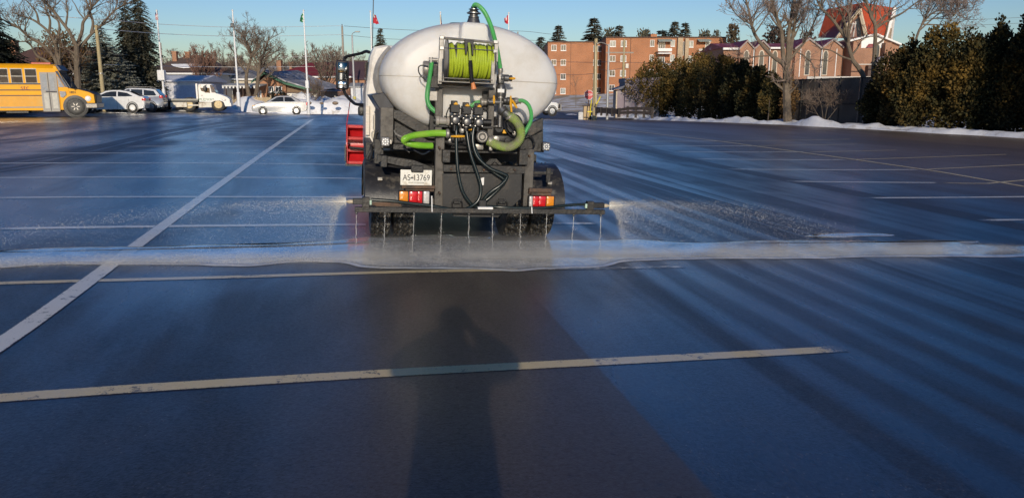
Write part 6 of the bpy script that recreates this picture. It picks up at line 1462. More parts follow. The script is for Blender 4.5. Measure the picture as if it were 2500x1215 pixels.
def cedar(label, loc, h, w, seed, m=M_cedar, group=None, n=7000, size=.20, name='cedar', lobes=26, cat='tree', taper=1.0, d=None, lift=.0):
    rnd = random.Random(seed); root = thing(name, label, cat, loc, group=group); g = G(); t = G()
    d = d or w
    t.tube([(0, 0, -.3), (.03, 0, h*.5), (0, .02, h*.85)], [w*.035, w*.022, .02], 7)
    blobs = []
    for i in range(lobes):
        u = (i+.5)/lobes; an = i*2.4+rnd.uniform(-.3, .3); env = (math.sin(math.pi*min(1, (.16+u*.84)))**.55 if taper < .5 else (1-u)**(.55*taper)*min(1, .55+u*3))
        rr = w*.5*env; off = rr*rnd.uniform(.30, .78)
        blobs.append((Vector((math.cos(an)*off, math.sin(an)*off*d/w, lift+h*(.10+.80*u))), max(.18, rr*rnd.uniform(.28, .52)), h*.15*rnd.uniform(.9, 1.6)))
    blobs.append((Vector((0, 0, h*.90)), w*.13, h*.10))
    for k in range(3): an = rnd.uniform(0, 6.28); blobs.append((Vector((math.cos(an)*w*.16, math.sin(an)*w*.16, h*rnd.uniform(.78, .9))), w*.09, h*.1))
    W = [b[1]**2*b[2]**.5 for b in blobs]
    for k in range(n):
        c, rb, hb = rnd.choices(blobs, W)[0]
        v = Vector((rnd.gauss(0, 1), rnd.gauss(0, 1), rnd.gauss(0, 1))).normalized(); q = rnd.random()**.33
        f = 1+.35*noise.noise((v.x*2.2+c.z, v.y*2.2+c.x, v.z*2.2+seed))
        p = c+Vector((v.x*rb*q*f, v.y*rb*q*f, v.z*hb*q*f))
        if p.z < .05: continue
        if noise.noise((p.x*1.9+seed, p.y*1.9, p.z*1.5)) > .30 and rnd.random() < .8: continue
        s = size*rnd.uniform(.55, 1.25); up = (v*.75+Vector((0, 0, .55))+Vector((rnd.gauss(0, .4), rnd.gauss(0, .4), rnd.gauss(0, .3)))).normalized()
        sd = up.orthogonal().normalized(); a = rnd.uniform(0, 6.283); sd = (sd*math.cos(a)+up.cross(sd)*math.sin(a)); nn = up.cross(sd)*.2*s
        g.add([p, p+up*s*.45+sd*s*.30+nn, p+up*s+sd*s*.08, p+up*s*.95-sd*s*.10, p+up*s*.45-sd*s*.32-nn], [(0, 1, 2, 3, 4)])
    t.obj('trunk', M_barkd, root, smooth=True); g.raw('crown', m, root); return root

# -- right: cedar hedge, nearer hedge, and the bare trees in the gap
HG = 'cedars of the hedge along the lot'
def hloc(px, pyb, back=0):
    x, y = gnd(px, pyb); r = ray(px, pyb); s = (y+back)/y; return (x*s, y+back, terrain(x*s, y+back))
H1 = [(1592, 290, 150, 98, 'leftmost cedar of the far hedge, golden, overlapping the pale shed'), (1652, 292, 145, 96, 'broad golden cedar second from the shed in the far hedge'),
      (1706, 294, 137, 98, 'tallest cedar of the far hedge, rounded and bronze topped'), (1757, 296, 140, 92, 'dark bronze cedar just right of the tallest in the far hedge'),
      (1808, 298, 152, 88, 'dark spiky topped cedar fourth from the left in the far hedge'[:0] or 'dark spiky topped cedar below the church end wall'), (1850, 300, 168, 74, 'low olive cedar below the second arched church window'), (1888, 301, 192, 62, 'smallest thin cedar left of the forked bare tree')]
for i, (px, pyb, pyt, wpx, lab) in enumerate(H1):
    l = hloc(px, pyb, 1.6); k = l[1]/FPX; h = (at(px, pyt, l[1]).z-l[2])
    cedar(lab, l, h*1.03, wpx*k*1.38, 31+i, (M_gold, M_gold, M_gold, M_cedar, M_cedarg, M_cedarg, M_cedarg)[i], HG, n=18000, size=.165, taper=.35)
H2 = [(2150, 314, 186, 78, 'low shaded cedar at the left end of the near hedge'), (2205, 318, 108, 110, 'dark topped cedar beside the church tower in the near hedge'), (2285, 322, 68, 150, 'big golden domed cedar, the brightest of the near hedge'),
      (2362, 326, 95, 110, 'loose cedar with pale gaps between the domed and the spiky ones'), (2412, 328, 72, 90, 'grey topped spiky cedar near the right edge'), (2462, 331, 95, 100, 'brown cedar in front of the tallest one at right'), (2500, 333, 26, 120, 'tallest cedar of the near hedge, cut by the right edge of the photo')]
for i, (px, pyb, pyt, wpx, lab) in enumerate(H2):
    l = hloc(px, pyb, 1.9); k = l[1]/FPX; h = (at(px, pyt, l[1]).z-l[2])
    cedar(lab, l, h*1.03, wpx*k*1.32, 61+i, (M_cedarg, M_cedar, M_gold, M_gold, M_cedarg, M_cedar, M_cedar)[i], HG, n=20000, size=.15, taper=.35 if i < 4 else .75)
for i, (x, y, h) in enumerate([(edge_x(31-2.7*k)+1.7, 31-2.7*k, 6.4+.5*(k % 3)) for k in range(4)]):
    cedar('tall cedar of the hedge beyond the right edge of the photo', (x, y, terrain(x, y)), h, 3.6, 91+i, M_cedar, HG, n=4500, size=.24, taper=.5)
limb_tree('forked bare tree with several trunks rising out of the hedge gap', 47, (1921, 300), [
    ([(1923, 296), (1921, 240), (1920, 200), (1919, 170)], .26, .2), ([(1919, 172), (1910, 155), (1882, 134), (1847, 92), (1834, 58), (1829, 29), (1818, -10), (1808, -50)], .14, .04),
    ([(1919, 175), (1912, 140), (1908, 79), (1895, 40), (1884, 0), (1872, -45)], .15, .06), ([(1921, 170), (1924, 131), (1926, 79), (1937, 13), (1942, -40)], .17, .07), ([(1923, 165), (1931, 118), (1942, 47), (1955, -10), (1962, -50)], .14, .05),
    ([(1926, 150), (1945, 125), (1963, 105), (1979, 74), (1997, 32), (2012, -10)], .09, .03), ([(1884, 136), (1850, 138), (1820, 142), (1798, 140)], .05, .02), ([(1834, 58), (1815, 50), (1795, 32), (1780, 8)], .05, .02), ([(1930, 120), (1960, 135), (1985, 160), (1990, 200)], .05, .02)], 3, 1.7, .009, M_bark, M_twigp, depth=.3, maxn=5200)
cedar('brown leaved shrub wrapped round the foot of the forked bare tree', hloc(1919, 302, .7), 2.9, 1.15, 120, M_beech, n=1500, size=.15, name='brown_leaved_shrub', cat='bush', taper=.3)
cedar('sparse young cedar with a pale bare stem left of the forked tree', hloc(1874, 302, .5), 2.5, 1.3, 121, M_gold, n=900, size=.15, name='young_cedar', lobes=12, taper=.4, lift=.5)
limb_tree('bare tree leaning left over the dark fence', 45, (2110, 200), [
    ([(2112, 245), (2109, 191), (2096, 166), (2081, 145), (2068, 102), (2050, 72), (2030, 46), (2005, 20), (1990, -10)], .16, .05), ([(2070, 108), (2066, 70), (2055, 35), (2040, 0), (2030, -30)], .09, .03), ([(2068, 96), (2072, 62), (2078, 10), (2080, -30)], .08, .03), ([(2084, 148), (2055, 138), (2030, 124), (2000, 118)], .06, .02)], 5, 1.35, .009, M_bark, M_twigp, depth=.25, maxn=4200)
limb_tree('slim bare tree in front of the steep red tower', 44, (2130, 260), [
    ([(2131, 250), (2132, 181), (2135, 132), (2137, 66), (2127, 43), (2119, 16), (2110, -20)], .15, .05), ([(2137, 70), (2155, 58), (2180, 44), (2205, 31), (2229, 13), (2256, -5)], .08, .025), ([(2138, 110), (2158, 95), (2168, 60), (2172, 20), (2176, -20)], .07, .02), ([(2125, 40), (2140, 10), (2150, -25)], .05, .02)], 7, 1.25, .009, M_bark, M_twigp, depth=.25, maxn=3400)
limb_tree('wispy bare tree bending right behind the golden cedar', 52, (2230, 150), [([(2228, 190), (2236, 100), (2255, 55), (2285, 28), (2320, 30), (2360, 45)], .09, .02), ([(2236, 100), (2250, 60), (2262, 30), (2270, 10)], .06, .02), ([(2255, 60), (2300, 62), (2345, 68)], .05, .02), ([(2245, 75), (2275, 48), (2310, 18), (2340, 0)], .05, .02)], 9, 2.2, .009, M_bark, M_twigp, depth=.2, maxn=2400)
limb_tree('tangled leafless bush in front of the dark fence', 44.5, (2010, 306), [([(2010, 300), (2006, 262), (1996, 230)], .03, .01), ([(2012, 300), (2020, 260), (2030, 220)], .03, .01), ([(2014, 300), (2040, 268), (2062, 240)], .03, .01), ([(2008, 300), (1990, 270), (1975, 245)], .03, .01)], 10, 3.2, .006, M_barkd, M_twig, depth=.1, maxn=900, name='bare_bush', cat='bush')

# -- left: the big tree behind the bus, conifers, street trees
limb_tree('huge spreading bare tree with crooked limbs behind the school bus', 57, (172, 262), [
    ([(192, 262), (190, 200), (188, 165), (187, 112)], .25, .17), ([(187, 116), (170, 80), (148, 50), (127, 22), (108, -2), (95, -40)], .14, .05), ([(188, 114), (200, 78), (203, 55), (215, 38), (222, 15), (216, -10), (212, -50)], .13, .05), ([(189, 120), (204, 106), (223, 84), (249, 60), (272, 34), (292, 18), (318, 6)], .13, .04),
    ([(223, 82), (227, 55), (216, 18), (205, -15)], .12, .04), ([(150, 262), (148, 190), (143, 150), (136, 104)], .20, .13), ([(136, 106), (118, 78), (95, 58), (78, 48), (56, 40), (30, 30)], .11, .035), ([(137, 104), (145, 76), (142, 52), (126, 38), (118, 10)], .10, .035), ([(120, 80), (122, 50), (112, 22), (105, -10)], .10, .03),
    ([(150, 190), (130, 135), (100, 108), (70, 90), (45, 68), (20, 55), (-10, 40)], .15, .04), ([(148, 175), (115, 150), (90, 136), (76, 112), (60, 100)], .12, .04), ([(249, 60), (262, 55), (285, 42)], .06, .02), ([(222, 20), (240, 2), (258, -20)], .07, .03), ([(160, 65), (165, 30), (160, -5)], .08, .03), ([(95, 58), (88, 30), (70, 8), (50, -15)], .08, .03)], 21, 1.45, .011, M_bark, M_twig, depth=.3, maxn=7500)
spruce('black spruce at the left edge above the school bus', base(15, 55), 6.8, 3.6, 1, M_dark, per=13, droop=.5, size=.6, tiers=40)
spruce('dark spruce leaning out at the far left edge', base(-50, 53), 8, 4.0, 15, M_dark, per=12, droop=.5, size=.6, tiers=40)
spruce('broad grey green spruce behind the wooden utility pole', base(265, 61), (at(262, 62, 61).z-base(262, 61)[2]), 3.7, 2, M_spruceb, per=13, tiers=56, size=.46, droop=.22)
l = base(358, 66); ht = at(350, -12, 66).z-l[2]
spruce('tallest shaggy spruce, ragged and columnar, beside the striped flag', l, ht, 1.75, 3, M_spruce, per=14, tiers=80, size=.55, droop=.55, ragged=.55, shape=.3)
spruce('second leader of the shaggy spruce, thinner and leaning right', (l[0]-.9, l[1]-.4, l[2]), ht*.98, 1.25, 4, M_spruce, per=13, tiers=66, size=.5, droop=.6, ragged=.5, shape=.33)
cedar('round tree holding brown leaves behind the crooked limbs', base(160, 66), (at(160, 72, 66).z-base(160, 66)[2]), 4.6, 5, M_beech, n=7000, size=.2, name='brown_leaved_tree', taper=.35)
cedar('narrow brown leaved tree left of the grey green spruce', base(222, 64), (at(222, 105, 64).z-base(222, 64)[2]), 2.0, 6, M_beech, n=3500, size=.2, name='brown_leaved_tree', taper=.35)
limb_tree('twin trunked bare tree in front of the bungalow porch', 74, (614, 250), [
    ([(612, 252), (606, 225), (601, 200), (604, 172), (612, 145), (610, 120), (600, 100), (590, 84)], .22, .05), ([(618, 252), (626, 225), (630, 190), (634, 160), (642, 135), (652, 110), (656, 90)], .22, .05), ([(603, 180), (585, 155), (572, 130), (560, 110)], .1, .03), ([(630, 190), (650, 165), (668, 148), (684, 130)], .1, .03), ([(611, 140), (625, 118), (628, 95), (620, 78)], .08, .03), ([(634, 165), (622, 140), (632, 112), (640, 90)], .08, .03), ([(628, 205), (655, 185), (672, 172)], .07, .02)], 23, 1.8, .010, M_bark, M_twig, depth=.35, maxn=5200)
SG = 'bare street trees beyond the lot'
bare_tree('tall upright bare tree left of the truck mirror', base(798, 88), 8.4, 3.6, 41, 1.2, .013, group=SG, stems=3, up=.5)
bare_tree('low bare shrub tree beside the white garage door', base(768, 74), 3.0, 1.6, 42, 1.8, .009, M_bark, M_twig, SG, stems=4, up=.4, maxn=1400, tr=.025, name='bare_shrub', nl=4)
t2 = bare_tree('bare tree left of the twin trunked one, above the fence', base(555, 96), 7.0, 3.6, 43, 1.2, .014, group=SG)
t3 = bare_tree('reddish twiggy tree above the flatbed truck cab', base(500, 88), 6.3, 3.4, 44, 1.5, .014, mc=mat('reddish_twigs', (.22, .12, .085), .9, var=.25), group=SG, stems=3, up=.45)
t4 = bare_tree('pale twiggy tree behind the brown house chimneys', base(430, 105), 7.2, 3.6, 45, 1.3, .016, group=SG)
t5 = bare_tree('bare tree right of the green flag, above the red roof', base(735, 112), 6.8, 3.4, 46, 1.2, .016, group=SG, stems=2)
for tt, px, D, s, rz, lab in ((t4, 460, 118, 1.0, 1.1, 'faint bare tree over the flatbed deck'), (t2, 530, 120, 1.05, 2.0, 'bare tree behind the reddish twiggy one'), (t5, 575, 122, 1.0, .7, 'bare tree far behind the empty flagpole'), (t4, 700, 125, .95, 3.0, 'bare tree behind the grey roofed house'), (t2, 770, 128, 1.0, 4.0, 'bare tree behind the red roofed house'), (t5, 820, 116, 1.05, 5.0, 'bare tree behind the wooden pole by the mirror'), (t4, 868, 112, .95, 2.4, 'bare tree over the dark roofed house'), (t2, 885, 132, 1.0, 1.7, 'bare tree close beside the truck cab roof')):
    c = copy_tree(tt); c.location = base(px, D); c.scale = (s, s, s); c.rotation_euler = (0, 0, rz); c['label'] = lab; c['group'] = SG
cedar('dark clipped shrub under the bungalow window', base(668, 75), 1.55, 1.3, 71, M_dark, 'shrubs under the bungalow window', n=900, size=.16, name='shrub', cat='bush', taper=.3)
cedar('wider dark clipped shrub at the bungalow corner', base(690, 75), 1.75, 1.9, 72, M_dark, 'shrubs under the bungalow window', n=1200, size=.16, name='shrub', cat='bush', taper=.3)
# far spruces, one mesh of each shape copied
far1 = spruce('distant spruce rising right behind the truck cab', base(934, 125), at(934, 64, 125).z-base(934, 125)[2], 2.7, 8, M_spruce, group='distant spruces on the skyline', tiers=64, per=11, size=.85, droop=.4)
FS = 'distant spruces on the skyline'
def far(px, pyt, D, wr, lab, src=far1):
    c = copy_tree(src); l = base(px, D); c.location = l; h = at(px, pyt, D).z-l[2]; h0 = at(934, 64, 125).z-base(934, 125)[2]; c.scale = (h/h0*wr*1.5, h/h0*wr*1.5, h/h0); c.rotation_euler = (0, 0, px*.7); c['label'] = lab; c['group'] = FS; return c
for a in ((1320, 86, 190, 1.2, 'short spruce left of the apartment block, beside the tank'), (1361, 57, 195, 1.0, 'sharp spruce over the left corner of the apartment roof'), (1447, 38, 200, 1.1, 'tallest spruce behind the apartment roof'), (1507, 57, 200, 1.0, 'thin topped spruce above the apartment block middle'), (1611, 69, 205, 1.5, 'squat dark spruce left of the pair above the stair tower'),
          (1640, 47, 200, .9, 'left one of two slim spruces above the stair tower'), (1665, 50, 200, .9, 'right one of two slim spruces above the stair tower'), (690, 142, 150, 1.3, 'small dark spruce over the bungalow roof')): far(*a)
pine = cedar('rounded dark pine behind the apartment block middle', base(1572, 205), at(1572, 74, 205).z-base(1572, 205)[2], 9, 81, M_spruce, 'pines on the skyline', n=5000, size=.75, name='pine_tree', taper=.35)
for px, pyt, D, s, lab in ((1485, 72, 205, .75, 'pine filling the gap between two skyline spruces'), (1715, 76, 200, .8, 'left of two pines above the right end of the apartment block'), (1738, 78, 200, .6, 'right of two pines above the right end of the apartment block')):
    c = copy_tree(pine); l = base(px, D); c.location = l; h = at(px, pyt, D).z-l[2]; h0 = at(1572, 74, 205).z-base(1572, 205)[2]; c.scale = (s*h/h0, s*h/h0, h/h0); c.rotation_euler = (0, 0, px); c['label'] = lab; c['group'] = 'pines on the skyline'
cedar('conical brown green conifer between the apartments and the church', base(1780, 150), at(1780, 58, 150).z-base(1780, 150)[2], 4.6, 83, leafmat('brown_conifer', (.09, .07, .045), (.12, .09, .055)), n=4500, size=.45, name='conifer', taper=.8)
cedar('dark round tree behind the church roof left of the forked trunk', base(1885, 150), at(1885, 64, 150).z-base(1885, 150)[2], 8, 84, leafmat('dull_brown', (.07, .05, .04), (.10, .07, .05)), n=5000, size=.55, name='evergreen_tree', taper=.35)
cedar('dark round tree behind the church roof right of the forked trunk', base(1958, 152), at(1958, 76, 152).z-base(1958, 152)[2], 5.5, 85, leafmat('dull_brown', (.07, .05, .04), (.10, .07, .05)), n=3500, size=.55, name='evergreen_tree', taper=.35)
for px, D, s, rz, lab in ((1412, 190, 1.75, 1, 'hazy bare tree behind the left apartment wing'), (1540, 200, 1.7, 2.5, 'hazy bare tree above the middle of the apartment block'), (1425, 195, 1.5, 4, 'hazy bare tree left of the tallest skyline spruce'), (1296, 170, 1.3, 3, 'bare tree showing just over the right shoulder of the tank')):
    c = copy_tree(t4 if s > 1.6 else t5); c.location = base(px, D); c.scale = (s, s, s); c.rotation_euler = (0, 0, rz); c['label'] = lab; c['group'] = 'hazy bare trees behind the apartments'
limb_tree('sapling on the grassy mound before the apartments', 86, (1406, 262), [([(1406, 262), (1406, 230), (1407, 190)], .03, .012)], 13, .8, .010, maxn=80, name='sapling')
def wood(px0, px1, D, pyb, pyt, seed, m, n=1500):
    rnd = random.Random(seed); g = G()
    for k in range(n):
        px = rnd.uniform(px0, px1); dd = D+rnd.uniform(-8, 25); top = pyt+14*noise.noise((px*.02, seed, 0))+8*noise.noise((px*.09, seed, 2)); py = rnd.uniform(top, pyb)
        p = at(px, py, dd); 
        for j in range(7):
            d = Vector((rnd.gauss(0, .7), rnd.gauss(0, .5), rnd.uniform(.3, 1))).normalized()*rnd.uniform(.7, 2.0); o = Vector((rnd.gauss(0, 1), 0, rnd.gauss(0, .5))).normalized()*.035
            g.add([p-o, p+o, p+d], [(0, 1, 2)])
    tag(g.raw('far_wood', m), kind='stuff')
wood(395, 915, 165, 212, 158, 3, M_twig, 3000); wood(395, 915, 150, 225, 178, 4, mat('russet_twigs', (.20, .12, .075), .9, var=.3), 1800); wood(1240, 1345, 190, 225, 125, 6, M_twig, 500); wood(-120, 330, 120, 235, 150, 7, M_twig, 900)

def unseen_back_wood():
    """unseen dark trees added behind the photographer to darken low sky reflections"""
    rnd = random.Random(12); g = G()
    for k in range(4200):
        x = rnd.uniform(-150, 150); y = -85-rnd.random()*25; z = terrain(x, y)+rnd.random()**.8*(11+4*noise.noise((x*.05, 0, 0))); s = rnd.uniform(.8, 2.2)
        a = Vector((rnd.gauss(0, 1), rnd.gauss(0, .4), rnd.gauss(0, 1))).normalized()*s; b = Vector((rnd.gauss(0, 1), rnd.gauss(0, .4), rnd.gauss(0, 1))).normalized()*s; p = Vector((x, y, z)); g.add([p, p+a, p+a+b, p+b], [(0, 1, 2, 3)])
    tag(g.raw('far_wood', M_dark), kind='stuff')  # unseen trees, put in to block the low sky glow in reflections
unseen_back_wood()
# ------------------------------------------------------------------ poles, wires, flags, fences, signs
M_wood = mat('pole_wood', (.42, .34, .19), .85, var=.2, scale=3, stretch=(6, 6, .6)); M_woodg = mat('grey_pole_wood', (.34, .30, .25), .85, var=.2, scale=3, stretch=(6, 6, .6))
M_polew = mat('white_pole_paint', (.80, .80, .80), .4, var=.04); M_wire = mat('bright_wire', (.85, .83, .80), .4); M_wired = mat('dark_wire', (.10, .09, .085), .6)
def pole(name, label, px, pyt, D, r0, r1, m, cat, group=None):
    l = base(px, D); root = thing(name, label, cat, l, group=group); h = at(px, pyt, D).z-l[2]
    G().tube([(0, 0, -.4), (0, 0, h)], [r0, r1], 12).obj('pole', m, root, smooth=True); return root, h
UG = 'wooden utility poles'
r, h = pole('utility_pole', 'leaning wooden utility pole in front of the grey green spruce', 250, 62, 57, .16, .11, M_wood, 'pole', UG)
r.location = Vector(r.location)+Vector((.12, 0, 0)); G().cyl((0, 0, h-3.4), (0, 0, h-3.3), .17, 12).obj('band', M_alu, r)
r, h = pole('utility_pole', 'wooden utility pole rising beside the truck mirror', 843, 65, 92, .17, .11, M_woodg, 'pole', UG)
G().cyl((0, 0, h), (0, 0, h+.25), .05, 8).obj('insulator', M_eave, r); G().bx(-.12, .12, -.2, -.1, h-3, h-2.2).obj('bracket', M_woodg, r)
r, h = pole('utility_pole', 'thick wooden utility pole beside the stop sign', 1452, 95, 62, .19, .13, M_wood, 'pole', UG)
G().tube([(0, -.1, h-.3), (.05, -.2, h-.5)], .04, 6).obj('wire_clamp', M_alu, r)
r, h = pole('utility_pole', 'wooden utility pole behind the pale shed, with meter boxes', 1520, 96, 84, .16, .11, M_wood, 'pole', UG)
G().bx(-1.9, 1.0, -.16, -.05, h-1.45, h-1.32).obj('crossarm', M_woodg, r); G().bbox(.15, .5, -.3, -.05, h-3.0, h-2.5, .03).obj('box', M_alu, r); G().lathe([(.02, 0), (.34, -.05), (.36, -.1), (.02, -.16)], (.45, -.2, h-5.2), (.5, -1, .2), 16).obj('dish', M_alu, r)
for px, pyt, D, lab in ((757, 122, 130, 'distant thin pole above the red roofed house'), (1264, 78, 120, 'distant pole top showing over the tank shoulder'), (405, 105, 120, 'distant pole beside the shaggy spruce')):
    pole('utility_pole', lab, px, pyt, D, .13, .09, M_woodg, 'pole', UG)
for px, pyt, D, sgn, lab in ((864, 86, 74, 1, 'grey steel street light pole beside the truck mirror'), (1483, 108, 65, -1, 'grey steel street light pole beside the thick wooden pole')):
    r, h = pole('street_light', lab, px+2 if sgn > 0 else px, pyt, D, .12, .07, mat('grey_pole', (.42, .42, .42), .5, metal=.3, var=.1), 'street light', 'steel street lights')
    if sgn < 0: G().tube(spline([(0, 0, h-.2), (-.35, 0, h+.05), (-.75, 0, h+.12), (-.95, 0, h+.05)]), .035, 8).obj('arm', M_alu, r, smooth=True); G().bbox(-1.2, -.85, -.1, .1, h-.02, h+.1, .03).obj('lamp_head', M_alu, r)
    else: G().tube(spline([(0, 0, h-.9), (.0, 0, h), (.25, 0, h+.25), (.5, 0, h+.3)]), .03, 8).obj('arm', M_alu, r, smooth=True); G().bbox(.3, .75, -.1, .1, h+.24, h+.34, .03).obj('lamp_head', M_alu, r); G().cyl((0, 0, -.2), (0, 0, 1.5), .14, 12).obj('painted_base', mat('faded_yellow', (.6, .5, .12), .6), r)
WG = 'overhead wires'
def wire(label, pts, rr=.022, m=M_wire):
    P = spline([at(*p) for p in pts], 8); tag(G().tube(P, rr, 5).obj('overhead_wire', m, smooth=True), label, 'wire', WG)
wire('bright upper wire crossing behind the four left flagpoles', [(100, 38, 57), (285, 51, 62), (400, 60, 68), (568, 67, 76), (700, 66, 84), (838, 63.5, 92)])
wire('bright second wire running from the leaning pole to the mirror pole', [(242, 71, 57), (400, 83, 66), (568, 89, 75), (700, 88, 83), (840, 85, 92)])
wire('dark wire sagging from the mirror pole past the small distant spruce', [(840, 64, 92), (960, 72, 95), (1080, 76, 97), (1260, 76, 100), (1345, 84, 104)], .022, M_wired)
wire('lower dark wire beside the distant spruce, hidden by the tank', [(840, 86, 92), (960, 96, 95), (1100, 98, 97), (1300, 99, 100), (1420, 109, 104)], .020, M_wired)
wire('thin wire level with the top of the red twiggy tree', [(400, 140, 100), (560, 140, 100), (700, 140, 98), (840, 136, 92)], .018)
wire('thin dark wire just above the bungalow ridge', [(255, 158, 57), (460, 163, 80), (640, 164, 86), (842, 162, 92)], .018, M_wire)
wire('lowest thin wire passing in front of the bungalow ridge', [(255, 171, 57), (460, 176, 80), (640, 177, 86), (842, 176, 92)], .018, M_wired)
wire('wire from the thick wooden pole along the apartment second floor', [(1453, 152, 62), (1520, 152, 84), (1600, 155, 95), (1760, 160, 120)], .02, M_wired)
wire('wire passing the apartment front at first floor height', [(1345, 151, 90), (1453, 153, 62)], .016, M_wired)
wire('lower cable between the two wooden poles by the shed', [(1453, 168, 62), (1487, 172, 73), (1521, 166, 84)], .018, M_wired)
wire('cable looping low beside the street light pole', [(1345, 183, 90), (1400, 183, 75), (1453, 180, 62)], .016, M_wired)
wire('pair of thin wires above the golden cedar, upper one', [(2240, 38, 90), (2360, 48, 90), (2520, 42, 90)], .018, M_wired); wire('pair of thin wires above the golden cedar, lower one', [(2240, 58, 90), (2360, 62, 90), (2520, 56, 90)], .018, M_wired)

# ---- flagpoles
FD = 64.0
def flag_mesh(pts_px, D, fold=.12, nx=12, ny=10, seed=1):
    """cloth hanging from the pole: four corners in the photo (top hoist, top fly, bottom fly, bottom hoist)"""
    a, b, c, d = [at(*p, D) for p in pts_px]; V = []; UV = []
    for j in range(ny+1):
        for i in range(nx+1):
            u, v = i/nx, j/ny; p = (a*(1-u)+b*u)*(1-v)+(d*(1-u)+c*u)*v
            p = p+Vector((0, fold*math.sin(u*7+v*2+seed)*u**.5, .03*math.sin(u*9))); V.append(p); UV.append((u, v))
    F = [(j*(nx+1)+i, j*(nx+1)+i+1, (j+1)*(nx+1)+i+1, (j+1)*(nx+1)+i) for j in range(ny) for i in range(nx)]
    return V, F, nx, ny
def flag(root, pts, cols, painter, seed):
    V, F, nx, ny = flag_mesh(pts, FD, seed=seed); o = Vector(root.location); me = bpy.data.meshes.new('flag'); me.from_pydata([v-o for v in V], [], F)
    for c in cols: me.materials.append(c)
    for k, p in enumerate(me.polygons): p.material_index = painter((k % nx+.5)/nx, (k//nx+.5)/ny)
    f = bpy.data.objects.new('flag', me); COL.objects.link(f); f.parent = root
    s = f.modifiers.new('thickness', 'SOLIDIFY'); s.thickness = .012; return f
def cl(n, c): return mat('cloth_'+n, c, .8, var=.08, scale=3)
CR, CW, CB, CK, CY, CG = cl('red', (.55, .03, .05)), cl('white', (.75, .72, .7)), cl('navy', (.04, .05, .16)), cl('black', (.015, .015, .015)), cl('gold', (.75, .48, .05)), cl('green', (.03, .28, .10))
FG = 'white flagpoles along the lot'
def flagpole(px, pyt, lab, D=FD):
    r, h = pole('flagpole', lab, px, pyt, D, .10, .045, M_polew, 'flagpole', FG)
    G().cyl((0, 0, -.3), (0, 0, 1.6), .14, 14).obj('sleeve', M_polew, r, smooth=True); G().lathe([(.0, .14), (.06, .1), (.08, .05), (.05, 0)], (0, 0, h), (0, 0, 1), 12).obj('finial', M_polew, r, smooth=True); return r, h
for px in (402,): 
    r, h = flagpole(px, 28, 'white flagpole with a red and white striped flag, beside the shaggy spruce'); G().bbox(-.28, .28, -.3, .1, 2.3, 3.1, .02).obj('box', M_polew, r)
    flag(r, [(384, 26), (377, 36), (381, 50), (387, 52)], [CR, CW, CB], lambda u, v: 2 if (v < .35 and u < .9) else (0 if int(v*11) % 2 else 1), 1)
r, h = flagpole(583, 28, 'bare white flagpole without a flag, standing behind the wooden fence')
G().bbox(-.22, .05, -.1, .1, h-1.25, h-.9, .06).obj('rope_bundle', M_dsteel, r); G().cyl((0, 0, h-1.5), (0, 0, h-1.0), .058, 10).obj('cleat', M_dsteel, r)
r, h = flagpole(752.5, 28, 'white flagpole with a limp green flag'); G().bbox(-.12, .14, -.15, .1, 2.1, 2.7, .02).obj('box', M_polew, r)
flag(r, [(739.5, 32), (735, 38), (733, 54), (741, 55)], [CG, CW, CK], lambda u, v: 0 if (int(v*7+u*3) % 3) else 2 if u > .5 else 1, 2)
r, h = flagpole(912, 30, 'white flagpole with a red ensign just left of the tank')
flag(r, [(911, 34), (918, 38), (926, 60), (912, 58)], [CR, CB, CW], lambda u, v: (2 if (abs(v-.22) < .06 or abs(u-.25) < .08) else 1) if (v < .45 and u < .5) else (2 if (abs(u-.75) < .12 and abs(v-.6) < .1) else 0), 3)
r, h = flagpole(1079, 33, 'flagpole mostly hidden by the tank, with a black red gold flag')
flag(r, [(1077, 36), (1075, 38), (1076, 62), (1079, 63)], [CK, CR, CY], lambda u, v: 0 if u < .35 else 1 if u < .68 else 2, 4)
r, h = flagpole(1242, 34, 'white flagpole with a red and white flag, right of the filler neck')
flag(r, [(1240, 37), (1231, 47), (1232, 56), (1240, 60)], [CR, CW], lambda u, v: 1 if (.3 < u < .65 and v < .5) else 0, 5)

# ---- wooden fence in front of the bungalow
def board_fence(name, label, pts, D0, D1, step, m, cat='fence'):
    a = at(pts[0][0], pts[0][2], D0); b = at(pts[1][0], pts[1][2], D1); root = thing(name, label, cat, (a.x, a.y, a.z)); h0 = at(pts[0][0], pts[0][1], D0).z-a.z; h1 = at(pts[1][0], pts[1][1], D1).z-b.z
    d = b-a; n = int(d.length/step); rnd = random.Random(int(pts[0][0])); g = G(); R_ = Matrix.Rotation(math.atan2(d.y, d.x), 3, 'Z')
    for k in range(n):
        t = (k+.5)/n; hh = h0+(h1-h0)*t+rnd.uniform(-.03, .03); p = d*t; g.box((p.x, p.y+rnd.uniform(-.02, .02), p.z+hh/2-.1), (step*.9, .03, hh+.2), R_)
    g.obj('boards', m, root); g = G()
    for f in (.25, .8): g.box(d/2+Vector((0, .06, h0*f)), (d.length, .05, .09), R_)
    g.obj('rail', m, root); g = G()
    for t in (0, .5, 1): g.box(d*t+Vector((0, .07, h0*.5)), (.1, .1, h0+.2), R_)
    g.obj('post', m, root); return root
M_fence = mat('weathered_boards', (.44, .34, .21), .85, var=.25, scale=2.5, stretch=(5, 5, .6))
board_fence('wooden_fence', 'tall weathered board fence in front of the bungalow', [(594, 238, 266), (662, 238, 263)], 68, 68, .2, M_fence); board_fence('wooden_fence', 'lower board fence section beside the flatbed truck nose', [(566, 243, 266), (593.5, 243, 266)], 68.3, 68.3, .2, M_fence)
# low picket line near the mirror
board_fence('picket_fence', 'low pale fence behind the snowbank under the mirror', [(818, 236, 248), (888, 236, 248)], 84, 84, .35, mat('pale_pickets', (.5, .46, .4), .8))
